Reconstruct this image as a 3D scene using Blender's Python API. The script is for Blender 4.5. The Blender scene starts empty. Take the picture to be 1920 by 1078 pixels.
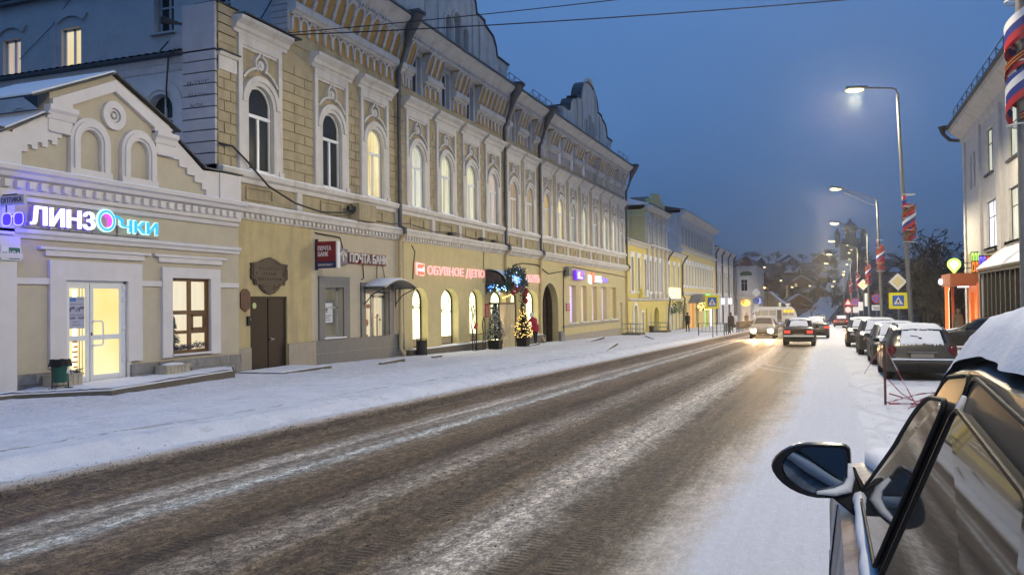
import bpy, bmesh, math, random
from mathutils import Vector, Matrix, noise as mn
from mathutils.geometry import tessellate_polygon
random.seed(7)
R=math.radians
scene=bpy.context.scene
col=scene.collection
W=15.5
def gz(y):
    if y<150: return -0.018*y
    return -2.7+0.0*y
# ------------------------------------------------------------------ materials
def _nt(name):
    m=bpy.data.materials.new(name); m.use_nodes=True
    nt=m.node_tree; b=nt.nodes['Principled BSDF']; return m,nt,b
def nd(nt,t,**k):
    n=nt.nodes.new(t)
    for a,v in k.items():
        if a in n.inputs.keys() if hasattr(n.inputs,'keys') else False: n.inputs[a].default_value=v
        else: setattr(n,a,v)
    return n
def lk(nt,a,b): nt.links.new(a,b)
def noise(nt,scale,detail=4,rough=.6,vec=None,dist=0):
    n=nt.nodes.new('ShaderNodeTexNoise'); n.inputs['Scale'].default_value=scale
    n.inputs['Detail'].default_value=detail; n.inputs['Roughness'].default_value=rough; n.inputs['Distortion'].default_value=dist
    if vec is not None: lk(nt,vec,n.inputs['Vector'])
    return n
def coords(nt,scale=None):
    t=nt.nodes.new('ShaderNodeTexCoord'); o=t.outputs['Object']
    if scale:
        mp=nt.nodes.new('ShaderNodeMapping'); mp.inputs['Scale'].default_value=scale; lk(nt,o,mp.inputs['Vector']); o=mp.outputs['Vector']
    return o
def ramp(nt,fac,stops,interp='LINEAR'):
    r=nt.nodes.new('ShaderNodeValToRGB'); cr=r.color_ramp; cr.interpolation=interp
    while len(cr.elements)<len(stops): cr.elements.new(.5)
    for e,(p,c) in zip(cr.elements,stops):
        e.position=p; e.color=(*c,1) if len(c)==3 else c
    if fac is not None: lk(nt,fac,r.inputs['Fac'])
    return r
def mix(nt,f,a,b,mode='MIX'):
    m=nt.nodes.new('ShaderNodeMix'); m.data_type='RGBA'; m.blend_type=mode
    for s,v in ((m.inputs['Factor'],f),(m.inputs['A'],a),(m.inputs['B'],b)):
        if hasattr(v,'links') or hasattr(v,'is_linked'): lk(nt,v,s)
        elif isinstance(v,(int,float)): s.default_value=v
        else: s.default_value=(*v,1)
    return m.outputs['Result']
def math_(nt,op,a,b=None,c=None):
    m=nt.nodes.new('ShaderNodeMath'); m.operation=op
    for i,v in enumerate((a,b,c)):
        if v is None: continue
        if isinstance(v,(int,float)): m.inputs[i].default_value=v
        else: lk(nt,v,m.inputs[i])
    return m.outputs[0]
def bump(nt,b,h,strength=.3,dist=.02):
    n=nt.nodes.new('ShaderNodeBump'); n.inputs['Strength'].default_value=strength; n.inputs['Distance'].default_value=dist
    lk(nt,h,n.inputs['Height']); lk(nt,n.outputs['Normal'],b.inputs['Normal'])
MATS={}
def mat(name,base,rough=.7,var=.12,scale=3.,bmp=.15,metal=0.,dirt=None,dirt_amt=.0,streak=False,coat=0.,spec=.5):
    if name in MATS: return MATS[name]
    m,nt,b=_nt(name)
    v=coords(nt)
    n=noise(nt,scale,6,.65,v)
    lo=tuple(c*(1-var) for c in base); hi=tuple(min(1,c*(1+var)) for c in base)
    c=ramp(nt,n.outputs['Fac'],[(.3,lo),(.7,hi)]).outputs['Color']
    if dirt:
        v2=coords(nt,(1.6,1.6,.22)) if streak else v
        n2=noise(nt,1.1,8,.72,v2,.3)
        f=ramp(nt,n2.outputs['Fac'],[(.50,(0,0,0)),(.72,(dirt_amt,)*3)]).outputs['Color']
        c=mix(nt,f,c,dirt)
    lk(nt,c,b.inputs['Base Color'])
    b.inputs['Roughness'].default_value=rough; b.inputs['Metallic'].default_value=metal
    b.inputs['Coat Weight'].default_value=coat; b.inputs['Specular IOR Level'].default_value=spec
    if bmp:
        n3=noise(nt,scale*9,5,.7,v); bump(nt,b,n3.outputs['Fac'],bmp,.02)
    MATS[name]=m; return m
def emit(name,colr,strength=1.,var=0.,scale=1.5,base=(.02,.02,.02),col2=None,rough=.3,fold=.8):
    if name in MATS: return MATS[name]
    m,nt,b=_nt(name)
    b.inputs['Base Color'].default_value=(*base,1); b.inputs['Roughness'].default_value=rough
    b.inputs['Emission Strength'].default_value=strength
    if var or col2:
        v=coords(nt,(1,1,.6)); n=noise(nt,scale,3,.5,v)
        c=ramp(nt,n.outputs['Fac'],[(.38,tuple(x*(1-var) for x in colr)),(.64,col2 or colr)])
        fo=noise(nt,5,3,.6,coords(nt,(2.2,2.2,.12))); fr_=ramp(nt,fo.outputs['Fac'],[(.36,(.74,.72,.66)),(.60,(1.1,1.1,1.1))])
        lk(nt,mix(nt,fold,c.outputs['Color'],fr_.outputs['Color'],'MULTIPLY'),b.inputs['Emission Color'])
    else: b.inputs['Emission Color'].default_value=(*colr,1)
    MATS[name]=m; return m
PL=dict(scale=2.2,bmp=.18)
M={}
M['yellow']=mat('yellow_plaster',(.465,.385,.20),.85,.10,dirt=(.28,.23,.15),dirt_amt=.75,streak=True,**PL)
M['ochre']=mat('ochre_plaster',(.385,.325,.205),.85,.15,dirt=(.20,.165,.12),dirt_amt=.8,streak=True,**PL)
M['shopfloor']=mat('pale_yellow_plaster',(.54,.465,.25),.85,.07,dirt=(.40,.31,.19),dirt_amt=.45,streak=True,**PL)
M['cream']=mat('cream_plaster',(.47,.425,.325),.85,.07,dirt=(.46,.38,.26),dirt_amt=.3,streak=True,**PL)
M['white']=mat('white_plaster',(.60,.58,.55),.8,.09,dirt=(.34,.29,.24),dirt_amt=.6,streak=True,**PL)
M['whiteshop']=mat('white_painted_trim',(.63,.61,.61),.75,.05,dirt=(.50,.47,.42),dirt_amt=.25,streak=True,**PL)
M['greywall']=mat('pale_grey_plaster',(.50,.50,.50),.85,.08,dirt=(.33,.32,.31),dirt_amt=.6,**PL)
M['lilac']=mat('grey_lilac_brick',(.46,.43,.43),.85,.12,dirt=(.28,.25,.24),dirt_amt=.6,**PL)
M['deadwhite']=mat('weathered_white_plaster',(.60,.59,.56),.85,.12,dirt=(.26,.24,.22),dirt_amt=.8,streak=True,**PL)
M['lemon']=mat('lemon_yellow_plaster',(.66,.54,.17),.85,.06,dirt=(.5,.38,.10),dirt_amt=.3,streak=True,**PL)
M['paleyellow']=mat('pale_lemon_plaster',(.68,.56,.26),.85,.06,dirt=(.46,.4,.2),dirt_amt=.3,streak=True,**PL)
M['dark_metal']=mat('dark_sheet_metal',(.055,.06,.065),.5,.25,4,.1,.4)
M['pipe']=mat('galvanised_grey_pipe',(.10,.105,.11),.5,.2,5,.1,.3)
M['pipe_light']=mat('painted_downpipe',(.50,.40,.22),.6,.1,5,.1)
M['roofmetal']=mat('grey_roof_sheet',(.16,.17,.18),.5,.2,2,.1,.2)
M['snow']=mat('snow',(.80,.82,.86),.75,.03,3,.25)
M['bluegrey_snow']=M['snow']
M['plinth']=mat('grey_stone_plinth',(.23,.22,.21),.85,.25,6,.4,dirt=(.13,.12,.11),dirt_amt=.5)
M['tile_grey']=mat('grey_tile',(.12,.13,.14),.55,.1,4,.05)
M['tile_beige']=mat('beige_grey_tile',(.30,.27,.22),.6,.1,4,.1)
M['concrete']=mat('concrete',(.11,.098,.078),.85,.2,6,.4,dirt=(.1,.09,.07),dirt_amt=.5)
M['stone_planter']=mat('cast_stone',(.42,.38,.30),.9,.15,8,.3,dirt=(.25,.2,.15),dirt_amt=.5)
M['brown_door']=mat('dark_brown_door',(.017,.009,.007),.5,.2,6,.05,spec=.25)
M['plaque']=mat('dark_bronze_plaque',(.035,.024,.019),.45,.3,9,.2,.3)
M['plaque_relief']=mat('bronze_relief',(.075,.053,.042),.5,.2,9,.1,.3)
M['wood']=mat('brown_window_wood',(.13,.062,.022),.4,.2,7,.1)
M['pvc']=mat('white_pvc',(.72,.74,.76),.35,.02,3,0)
M['oldframe']=mat('grey_old_window_frame',(.42,.43,.43),.6,.1,5,.1)
M['black']=mat('black_plastic',(.011,.011,.012),.6,.1,8,0,spec=.25)
M['blackmetal']=mat('black_painted_metal',(.018,.018,.018),.45,.2,8,.05)
M['cable']=mat('black_cable',(.01,.01,.011),.6,.1,8,0)
M['glassdark']=mat('dark_window_glass',(.032,.034,.033),.08,.3,.6,0,spec=.28)
M['glassdim']=mat('dim_window_glass',(.035,.04,.05),.06,.25,.8,0,spec=.7)
M['redsign']=mat('red_sign_panel',(.19,.014,.025),.35,.05,3,0)
M['bluesign']=mat('navy_sign_panel',(.02,.03,.10),.35,.05,3,0)
M['whitesign']=mat('white_sign_face',(.68,.69,.72),.4,.03,3,0)
M['signgrey']=mat('grey_white_letters',(.50,.50,.50),.4,.05,3,0)
M['green']=mat('green_painted_metal',(.012,.085,.055),.45,.1,6,.05)
M['greensign']=mat('green_plate',(.02,.13,.07),.4,.05,3,0)
M['yellowsign']=mat('fluorescent_yellow',(.80,.72,.02),.4,.03,3,0)
M['bluepaint']=mat('traffic_blue',(.02,.10,.45),.4,.03,3,0)
M['steel']=mat('galvanised_steel',(.30,.31,.32),.45,.15,5,.05,.6)
M['polegrey']=mat('grey_lamp_post',(.16,.165,.17),.5,.15,5,.08,.3)
M['rust']=mat('rusty_iron',(.12,.045,.03),.7,.3,9,.2)
M['tape']=mat('red_white_tape',(.38,.07,.08),.5,.35,9,0)
M['tape_white']=mat('white_tape',(.62,.48,.47),.5,.2,9,0)
M['needles']=mat('dark_fir_needles',(.016,.045,.026),.8,.4,4,0)
M['bark']=mat('dark_bark',(.035,.028,.024),.9,.3,8,.3)
M['twig']=mat('dark_winter_twigs',(.025,.024,.026),.9,.3,4,0)
M['skin']=mat('skin',(.45,.27,.2),.6,.05,8,0)
M['cloth_black']=mat('black_cloth',(.014,.014,.017),.9,.2,9,.2)
M['cloth_red']=mat('crimson_coat',(.30,.012,.045),.85,.15,9,.2)
M['cloth_white']=mat('white_jacket',(.62,.63,.66),.85,.08,9,.2)
M['cloth_khaki']=mat('khaki_coat',(.14,.12,.09),.85,.15,9,.2)
M['orange']=mat('orange_cladding',(.38,.10,.035),.45,.06,4,.02)
M['redribbon']=mat('red_ribbon',(.42,.02,.03),.5,.1,5,0)
M['blueribbon']=mat('blue_ribbon',(.015,.035,.22),.5,.1,5,0)
M['whiteribbon']=mat('white_ribbon',(.68,.69,.72),.5,.05,5,0)
M['orangeribbon']=mat('orange_ribbon',(.50,.13,.02),.5,.1,5,0)
# lit things
E_={}
E_['warm']=emit('warm_room_light',(1.0,.78,.30),.95,.18,.9,col2=(1.0,.86,.48))
E_['pale']=emit('pale_room_light',(.90,.86,.52),.85,.10,1.2,col2=(.95,.93,.70))
E_['pale2']=emit('cool_room_light',(.78,.80,.66),.85,.10,1.2,col2=(.92,.93,.78))
E_['pink']=emit('pinkish_room_light',(.74,.60,.50),.8,.08,1.2)
E_['tan']=emit('dim_tan_room_light',(.50,.35,.18),.75,.12,1.2)
E_['amber']=emit('amber_room_light',(.75,.50,.14),.85,.2,1.2)
E_['dimgrey']=emit('dim_grey_curtain',(.30,.31,.26),.7,.2,1.5)
E_['door']=emit('yellow_shop_light',(1.0,.80,.28),1.15,.10,.7,col2=(1.0,.88,.50),fold=0.)
E_['peach']=emit('peach_room_light',(1.0,.80,.45),.95,.1,.7,col2=(.95,.84,.62),fold=.15)
E_['shopwhite']=emit('bright_shop_light',(.95,.90,.50),3.8,.35,1.6,col2=(1,.98,.68))
E_['cream']=emit('bank_hall_light',(.85,.68,.38),.75,.25,1.1,col2=(.9,.8,.55))
E_['peachlilac']=emit('peach_lilac_light',(1.0,.72,.42),1.3,.15,.5,col2=(.75,.55,1.0))
E_['hallyellow']=emit('blind_lit_room',(.95,.92,.60),1.4,.1,3)
E_['whitesign']=emit('white_letter_glow',(.93,.92,1.0),1.7)
E_['violet']=emit('violet_backlight',(.16,.10,1.0),2.5)
E_['cyan']=emit('cyan_letter_glow',(.02,.60,.95),1.0)
E_['cyanedge']=emit('pale_cyan_edge_glow',(.65,.95,1.0),1.2)
E_['magenta']=emit('magenta_glow',(.75,.05,.85),1.5)
E_['neonblue']=emit('blue_neon_panel',(.002,.001,1.0),40)
E_['neonwhite']=emit('pale_neon_tube',(.55,.5,1.0),1.5)
E_['pinkneon']=emit('pink_neon',(1.0,.45,.45),1.7)
E_['rededge']=emit('red_letter_side',(.85,.05,.06),.9)
E_['redglow']=emit('red_logo_glow',(1.0,.10,.03),1.4)
E_['purple']=emit('purple_sign_glow',(.14,.02,.75),1.5)
E_['orangeglow']=emit('orange_sign_glow',(1.0,.22,.03),1.7)
E_['limeglow']=emit('lime_sign_glow',(.55,1.0,.18),1.7)
E_['greenglow']=emit('green_sign_glow',(.10,1.0,.16),2.2)
E_['coolshop']=emit('cool_white_shop_light',(.85,.85,1.0),1.7,.2,1.0)
E_['lamp']=emit('street_lamp_lens',(1.0,.82,.33),3.0)
E_['lampfar']=emit('far_lamp_lens',(1.0,.82,.42),3.5)
E_['sodium']=emit('sodium_lamp_lens',(1.0,.45,.07),22)
E_['headlight']=emit('headlight_beam',(1.0,.80,.48),140)
E_['tail']=emit('tail_light_glow',(1.0,.06,.03),1.6)
E_['fairy']=emit('warm_fairy_light',(1.0,.62,.16),7)
E_['fairyblue']=emit('blue_fairy_light',(.08,.25,1.0),7)
E_['fairywhite']=emit('cool_fairy_light',(.45,.85,1.0),6)
E_['roomred']=emit('red_orange_shop_light',(1.0,.28,.08),1.4,.3,1.2)
# ------------------------------------------------------------------ mesh builder
class Fr:
    def __init__(s,O,S,N,shear=0,z0=0): s.O=Vector(O); s.S=Vector(S); s.N=Vector(N); s.sh=shear; s.z0=z0
    def __call__(s,a,z,o): return s.O+s.S*a+Vector((0,0,z))+s.N*(o+(z-s.z0)*s.sh if s.sh else o)
ID=Fr((0,0,0),(1,0,0),(0,1,0))     # local: a->x, z->z, o->y
LF=Fr((-W,0,0),(0,1,0),(1,0,0))    # left facades: s along the street, o outward
class MB:
    def __init__(s,fr=ID): s.v=[]; s.f=[]; s.m=[]; s.fr=fr; s.mi=0
    def add(s,vs,fs,raw=False):
        k=len(s.v); s.v+= [Vector(p) for p in vs] if raw else [s.fr(*p) for p in vs]
        for f in fs: s.f.append([i+k for i in f]); s.m.append(s.mi)
        return s
    def box(s,a0,a1,z0,z1,o0,o1):
        p=[(a,z,o) for o in (o0,o1) for z in (z0,z1) for a in (a0,a1)]
        return s.add(p,[(0,1,3,2),(4,6,7,5),(0,4,5,1),(2,3,7,6),(0,2,6,4),(1,5,7,3)])
    def prism(s,poly,o0,o1,holes=(),back=True,front=True,walls=True):
        loops=[list(poly)]+[list(h) for h in holes]
        tri=tessellate_polygon([[Vector((p[0],p[1],0)) for p in L] for L in loops])
        flat=[p for L in loops for p in L]; n=len(flat)
        vs=[(p[0],p[1],o1) for p in flat]+[(p[0],p[1],o0) for p in flat]
        fs=[]
        if front: fs+=[tuple(t) for t in tri]
        if back: fs+=[tuple(i+n for i in t) for t in tri]
        k=0
        for L in loops:
            if walls:
                for i in range(len(L)):
                    j=(i+1)%len(L); fs.append((k+i,k+j,k+j+n,k+i+n))
            k+=len(L)
        return s.add(vs,fs)
    def sweep(s,prof,a0,a1):   # profile [(o,z)] swept along a
        n=len(prof); vs=[(a0,z,o) for o,z in prof]+[(a1,z,o) for o,z in prof]
        fs=[(i,(i+1)%n,(i+1)%n+n,i+n) for i in range(n)]+[tuple(range(n)),tuple(range(n,2*n))]
        return s.add(vs,fs)
    def arc(s,ca,cz,r0,r1,o0,o1,t0=0,t1=180,n=12):
        A=[R(t0+(t1-t0)*i/n) for i in range(n+1)]
        vs=[];fs=[]
        for t in A:
            for r in (r0,r1):
                for o in (o0,o1): vs.append((ca+r*math.cos(t),cz+r*math.sin(t),o))
        full=abs(t1-t0)>=359.9
        for i in range(n):
            a=i*4;b=((i+1)*4)
            if full and i==n-1: b=0
            fs+=[(a,a+1,b+1,b),(a+2,b+2,b+3,a+3),(a+1,a+3,b+3,b+1),(a,b,b+2,a+2)]
        if not full: fs+=[(0,2,3,1),(4*n,4*n+1,4*n+3,4*n+2)]
        return s.add(vs,fs)
    def disc(s,ca,cz,r,o0,o1,n=20,rz=None):
        rz=rz or r
        return s.prism([(ca+r*math.cos(2*math.pi*i/n),cz+rz*math.sin(2*math.pi*i/n)) for i in range(n)],o0,o1)
    def tube(s,pts,r,n=6,raw=True,cap=True):
        pts=[Vector(p) if raw else s.fr(*p) for p in pts]; rs=r if isinstance(r,(list,tuple)) else [r]*len(pts)
        vs=[];fs=[];ref=None
        for i,p in enumerate(pts):
            d=(pts[min(i+1,len(pts)-1)]-pts[max(i-1,0)]).normalized()
            u=d.cross(Vector((0,0,1)) if abs(d.z)<.9 else Vector((1,0,0))).normalized()
            if ref is not None:
                u=(ref-d*ref.dot(d)); u=u.normalized() if u.length>1e-6 else d.orthogonal().normalized()
            ref=u; w=d.cross(u)
            for k in range(n):
                t=2*math.pi*k/n; vs.append(p+(u*math.cos(t)+w*math.sin(t))*rs[i])
        for i in range(len(pts)-1):
            for k in range(n): fs.append((i*n+k,i*n+(k+1)%n,(i+1)*n+(k+1)%n,(i+1)*n+k))
        if cap: fs+=[tuple(range(n))[::-1],tuple(range((len(pts)-1)*n,len(pts)*n))]
        return s.add(vs,fs,raw=True)
    def lathe(s,c,prof,n=16,axis='z',raw=True):
        vs=[];fs=[];c=Vector(c)
        for r,h in prof:
            for k in range(n):
                t=2*math.pi*k/n; a,b=r*math.cos(t),r*math.sin(t)
                vs.append(c+(Vector((a,b,h)) if axis=='z' else Vector((h,a,b)) if axis=='x' else Vector((a,h,b))))
        m=len(prof)
        for i in range(m-1):
            for k in range(n): fs.append((i*n+k,i*n+(k+1)%n,(i+1)*n+(k+1)%n,(i+1)*n+k))
        fs+=[tuple(range(n))[::-1],tuple(range((m-1)*n,m*n))]
        return s.add(vs,fs,raw=True)
    def blob(s,c,rx,ry,rz,n=10,m=7,jit=0):
        vs=[];fs=[];c=Vector(c)
        for i in range(m+1):
            a=math.pi*i/m
            for k in range(n):
                t=2*math.pi*k/n; p=Vector((rx*math.sin(a)*math.cos(t),ry*math.sin(a)*math.sin(t),rz*math.cos(a)))
                if jit: p*=1+jit*mn.noise(p*3/max(rx,rz)+c)
                vs.append(c+p)
        for i in range(m):
            for k in range(n): fs.append((i*n+k,i*n+(k+1)%n,(i+1)*n+(k+1)%n,(i+1)*n+k))
        return s.add(vs,fs,raw=True)
    def quad(s,a,b,c,d): return s.add([a,b,c,d],[(0,1,2,3)],raw=True)
def tag(o,label=None,cat=None,group=None,kind=None):
    if label: o['label']=label
    if cat: o['category']=cat
    if group: o['group']=group
    if kind: o['kind']=kind
    return o
def thing(name,label,cat,loc=(0,0,0),rz=0,group=None):
    o=bpy.data.objects.new(name,None); col.objects.link(o); o.location=loc; o.rotation_euler=(0,0,rz); o.empty_display_size=.2
    return tag(o,label,cat,group)
def rootloc(o):
    v=Vector(o.location)
    while o.parent: o=o.parent; v+=Vector(o.location)
    return v
def obj(name,mb,mats,parent=None,local=False,smooth=None,bevel=0):
    me=bpy.data.meshes.new(name)
    vs=mb.v
    if parent is not None and not local:
        off=rootloc(parent); vs=[p-off for p in vs]
    me.from_pydata([tuple(p) for p in vs],[],mb.f)
    for m in (mats if isinstance(mats,(list,tuple)) else [mats]): me.materials.append(m)
    me.polygons.foreach_set('material_index',mb.m)
    bm=bmesh.new(); bm.from_mesh(me); bmesh.ops.remove_doubles(bm,verts=bm.verts,dist=1e-5)
    bmesh.ops.recalc_face_normals(bm,faces=bm.faces); bm.to_mesh(me); bm.free()
    if smooth is not None:
        me.polygons.foreach_set('use_smooth',[True]*len(me.polygons))
        if smooth<180: me.set_sharp_from_angle(angle=R(smooth))
    me.update()
    o=bpy.data.objects.new(name,me); col.objects.link(o)
    if bevel:
        b=o.modifiers.new('b','BEVEL'); b.width=bevel; b.segments=2; b.limit_method='ANGLE'
    if parent is not None: o.parent=parent
    return o
def copy_tree(o,parent=None):
    c=o.copy(); col.objects.link(c); c.parent=parent
    for ch in list(o.children): copy_tree(ch,c)
    return c
def text_mb(body,fr,a0,a1,z0,z1,o0,o1,bold=.0,fit=True,shearx=0):
    cu=bpy.data.curves.new('t','FONT'); cu.body=body; cu.extrude=.5; cu.offset=bold; cu.resolution_u=3; cu.shear=shearx
    to=bpy.data.objects.new('t',cu); col.objects.link(to)
    dg=bpy.context.evaluated_depsgraph_get(); ev=to.evaluated_get(dg); me=ev.to_mesh()
    P=[v.co.copy() for v in me.vertices]; F=[tuple(p.vertices) for p in me.polygons]
    ev.to_mesh_clear(); bpy.data.objects.remove(to); bpy.data.curves.remove(cu)
    mb=MB(fr)
    if not P: return mb
    x0=min(p.x for p in P);x1=max(p.x for p in P);y0=min(p.y for p in P);y1=max(p.y for p in P)
    sz=(z1-z0)/(y1-y0); sa=(a1-a0)/(x1-x0)
    mb.add([(a0+(p.x-x0)*sa,z0+(p.y-y0)*sz,o0+(p.z+.5)*(o1-o0)) for p in P],F)
    return mb
def archloop(c,hw,z0,zs,n=10,rz=None):
    rz=rz or hw
    return [(c-hw,z0),(c+hw,z0)]+[(c+hw*math.cos(math.pi*i/n),zs+rz*math.sin(math.pi*i/n)) for i in range(n+1)]
def rect(a0,a1,z0,z1): return [(a0,z0),(a1,z0),(a1,z1),(a0,z1)]
# ================================================================== long merchant building
mb_=thing('merchant_building','long ochre two-storey merchant building with white arched windows and a bracketed cornice','building',(-W,40,-.7))
S0,S1=18.37,67.4
WIN=[20.15,23.9,26.75,30.18,32.9,35.63,38.34,41.26,43.84,46.88,49.6,52.32,55.1,57.95,60.75,63.5,66.05]
WLIT=['dark','dark','warm','pale2','pale','pale','pink','tan','tan','amber','warm','dimgrey','pale','dimgrey','pale','pale2','dimgrey']
HW=.57;Z0=5.5;ZS=7.45
# ground floor openings
shop=[(29.68,31.04),(32.32,34.1),(35.35,36.9),(37.95,40.0),(40.7,42.3),(43.1,45.1)]
def shoparch(a,b,n=10): return archloop((a+b)/2,(b-a)/2,-.22,1.72,n,.55)
gate=archloop(47.5,1.52,-1.6,1.35,14,1.4)
psb=[(51.5,53.0),(54.28,55.63),(57.0,58.34),(59.72,61.14),(62.45,64.2)]
def panel(name,poly,holes,o0,o1,m): return obj(name,MB(LF).prism(poly,o0,o1,holes),m,mb_)
panel('ground_floor_wall',rect(18.9,22.72,-1.0,4.1),[rect(19.67,21.42,-.9,1.89)],-.3,.03,M['yellow'])
panel('ground_floor_wall',rect(22.72,28.95,-1.2,4.1),[rect(23.46,24.6,.5,2.2),rect(26.06,27.76,-1.1,2.1)],-.3,.0,M['cream'])
panel('ground_floor_wall',rect(28.95,45.75,-1.7,4.1),[shoparch(a,b) for a,b in shop[:3]]+[archloop((a+b)/2,(b-a)/2,-1.5,1.72,10,.5) for a,b in shop[3:5]]+[shoparch(*shop[5])],-.42,.03,M['shopfloor'])
panel('ground_floor_wall',rect(45.75,S1,-2,4.1),[gate]+[rect(a,b,.25,2.7) for a,b in psb]+[rect(65.2,66.35,-1.9,1.5)],-.4,.0,M['shopfloor'])
panel('upper_floor_wall',rect(S0,S1,4.1,9.95),[archloop(s,HW,Z0,ZS) for s in WIN],-.35,0,M['ochre'])
AW=[(30.2,.45),(33.0,.45),(35.7,.42),(41.25,.42),(43.85,.42)]+[(s,.36) for s in WIN[9:]]
panel('attic_wall',rect(21.64,S1,9.95,12.5),[rect(s-h,s+h,10.2,11.75) for s,h in AW],-.45,0,M['greywall'])
b=MB(LF); b.sweep([(0,9.77),(.05,9.77),(.05,10.16),(0,10.16)],21.6,S1); obj('attic_frieze',b,M['ochre'],mb_)
# wall body behind (keeps light out) and roofs
b=MB(); b.box(-30,-W-.46,-2,8.5,18.9,22.4); b.box(-30,-W-.46,-2,9.3,22.4,45.6); b.box(-30,-W-2.62,-2,9.3,45.6,49.3); b.box(-W-2.62,-W-.46,3.0,9.3,45.6,49.3); b.box(-30,-W-.46,-2,9.3,49.3,S1-.05); b.box(-30,-W-.46,9.2,12.45,22.3,S1-.05); obj('building_core',b,M['greywall'],mb_)
b=MB(LF); b.sweep([(.95,12.62),(.95,12.68),(-.6,12.95),(-7,14.3),(-14.5,12.9),(-14.5,12.6)],21.5,S1+.3); obj('roof',b,M['roofmetal'],mb_)
# string course with dentils
b=MB(LF); b.sweep([(0,4.08),(.08,4.08),(.10,4.16),(.10,4.24),(.22,4.28),(.26,4.40),(.30,4.44),(.30,4.49),(0,4.52)],19.0,S1+.05)
s=19.1
while s<S1: b.box(s,s+.11,4.13,4.25,.09,.17); s+=.235
obj('string_course',b,M['white'],mb_)
b=MB(LF); b.sweep([(0,4.49),(.29,4.495),(.27,4.53),(0,4.55)],19.0,S1); obj('ledge_snow',b,M['snow'],mb_)
# sill course
b=MB(LF); b.sweep([(0,5.12),(.06,5.12),(.08,5.24),(.17,5.30),(.20,5.40),(.20,5.44),(0,5.46)],S0,S1+.03)
obj('sill_snow_line',MB(LF).sweep([(.02,5.455),(.19,5.44),(.17,5.475),(.02,5.50)],S0,S1),M['snow'],mb_)
for i,s in enumerate(WIN[:-1]):
    e=(s+WIN[i+1])/2
    b.box(e-.13,e+.13,4.55,5.13,.0,.10)
obj('sill_course',b,M['white'],mb_)
for s in WIN:
    b=MB(LF)
    for x0,x1,z0,z1 in ((s-.62,s+.62,4.66,4.71),(s-.62,s+.62,5.0,5.05),(s-.62,s-.57,4.71,5.0),(s+.57,s+.62,4.71,5.0)): b.box(x0,x1,z0,z1,0,.045)
    obj('apron_panel',b,M['ochre'],mb_)
# rusticated piers: every course is a proud block, the joints stay open
edges=[S0]+[x for s in WIN for x in (s-1.03,s+1.03)]+[S1]
zc=[5.5+.302*i for i in range(13)]
rnd=random.Random(3)
for k in range(0,len(edges),2):
    a0,a1=edges[k],edges[k+1]
    if a1-a0<.12: continue
    top=9.3 if k>0 else 8.0
    b=MB(LF)
    for i,z in enumerate(zc):
        if z>9.1: break
        z1=z+.262
        if a1-a0<.5: b.box(a0,a1,z,z1,0,.036)
        else:
            c=a0+(a1-a0)*(.32 if i%2 else .68) if a1-a0<1.2 else a0+(a1-a0)*(.4 if i%2 else .72)
            b.box(a0,c-.02,z,z1,0,.032+.010*rnd.random()); b.box(c+.02,a1,z,z1,0,.032+.010*rnd.random())
    obj('rusticated_pier',b,M['ochre'],mb_)
b=MB(LF)
for i in range(5): b.box(S0,19.12,8.62+.27*i,8.62+.27*i+.235,0,.06)
b.box(S0,19.12,9.72,9.95,-.55,.02)
obj('corner_tower',b,M['ochre'],mb_)
b=MB(LF); b.box(S0,19.1,8.12,8.5,0,.08); b.sweep([(0,8.5),(.1,8.52),(.16,8.6),(0,8.62)],S0-.02,19.14); obj('tower_band',b,M['white'],mb_)
obj('tower_cap',MB(LF).box(S0-.05,19.2,9.95,9.985,-.75,.1),M['dark_metal'],mb_); obj('tower_flashing',MB(LF).box(S0-.05,19.15,8.61,8.645,-.9,.2),M['dark_metal'],mb_)
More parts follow.
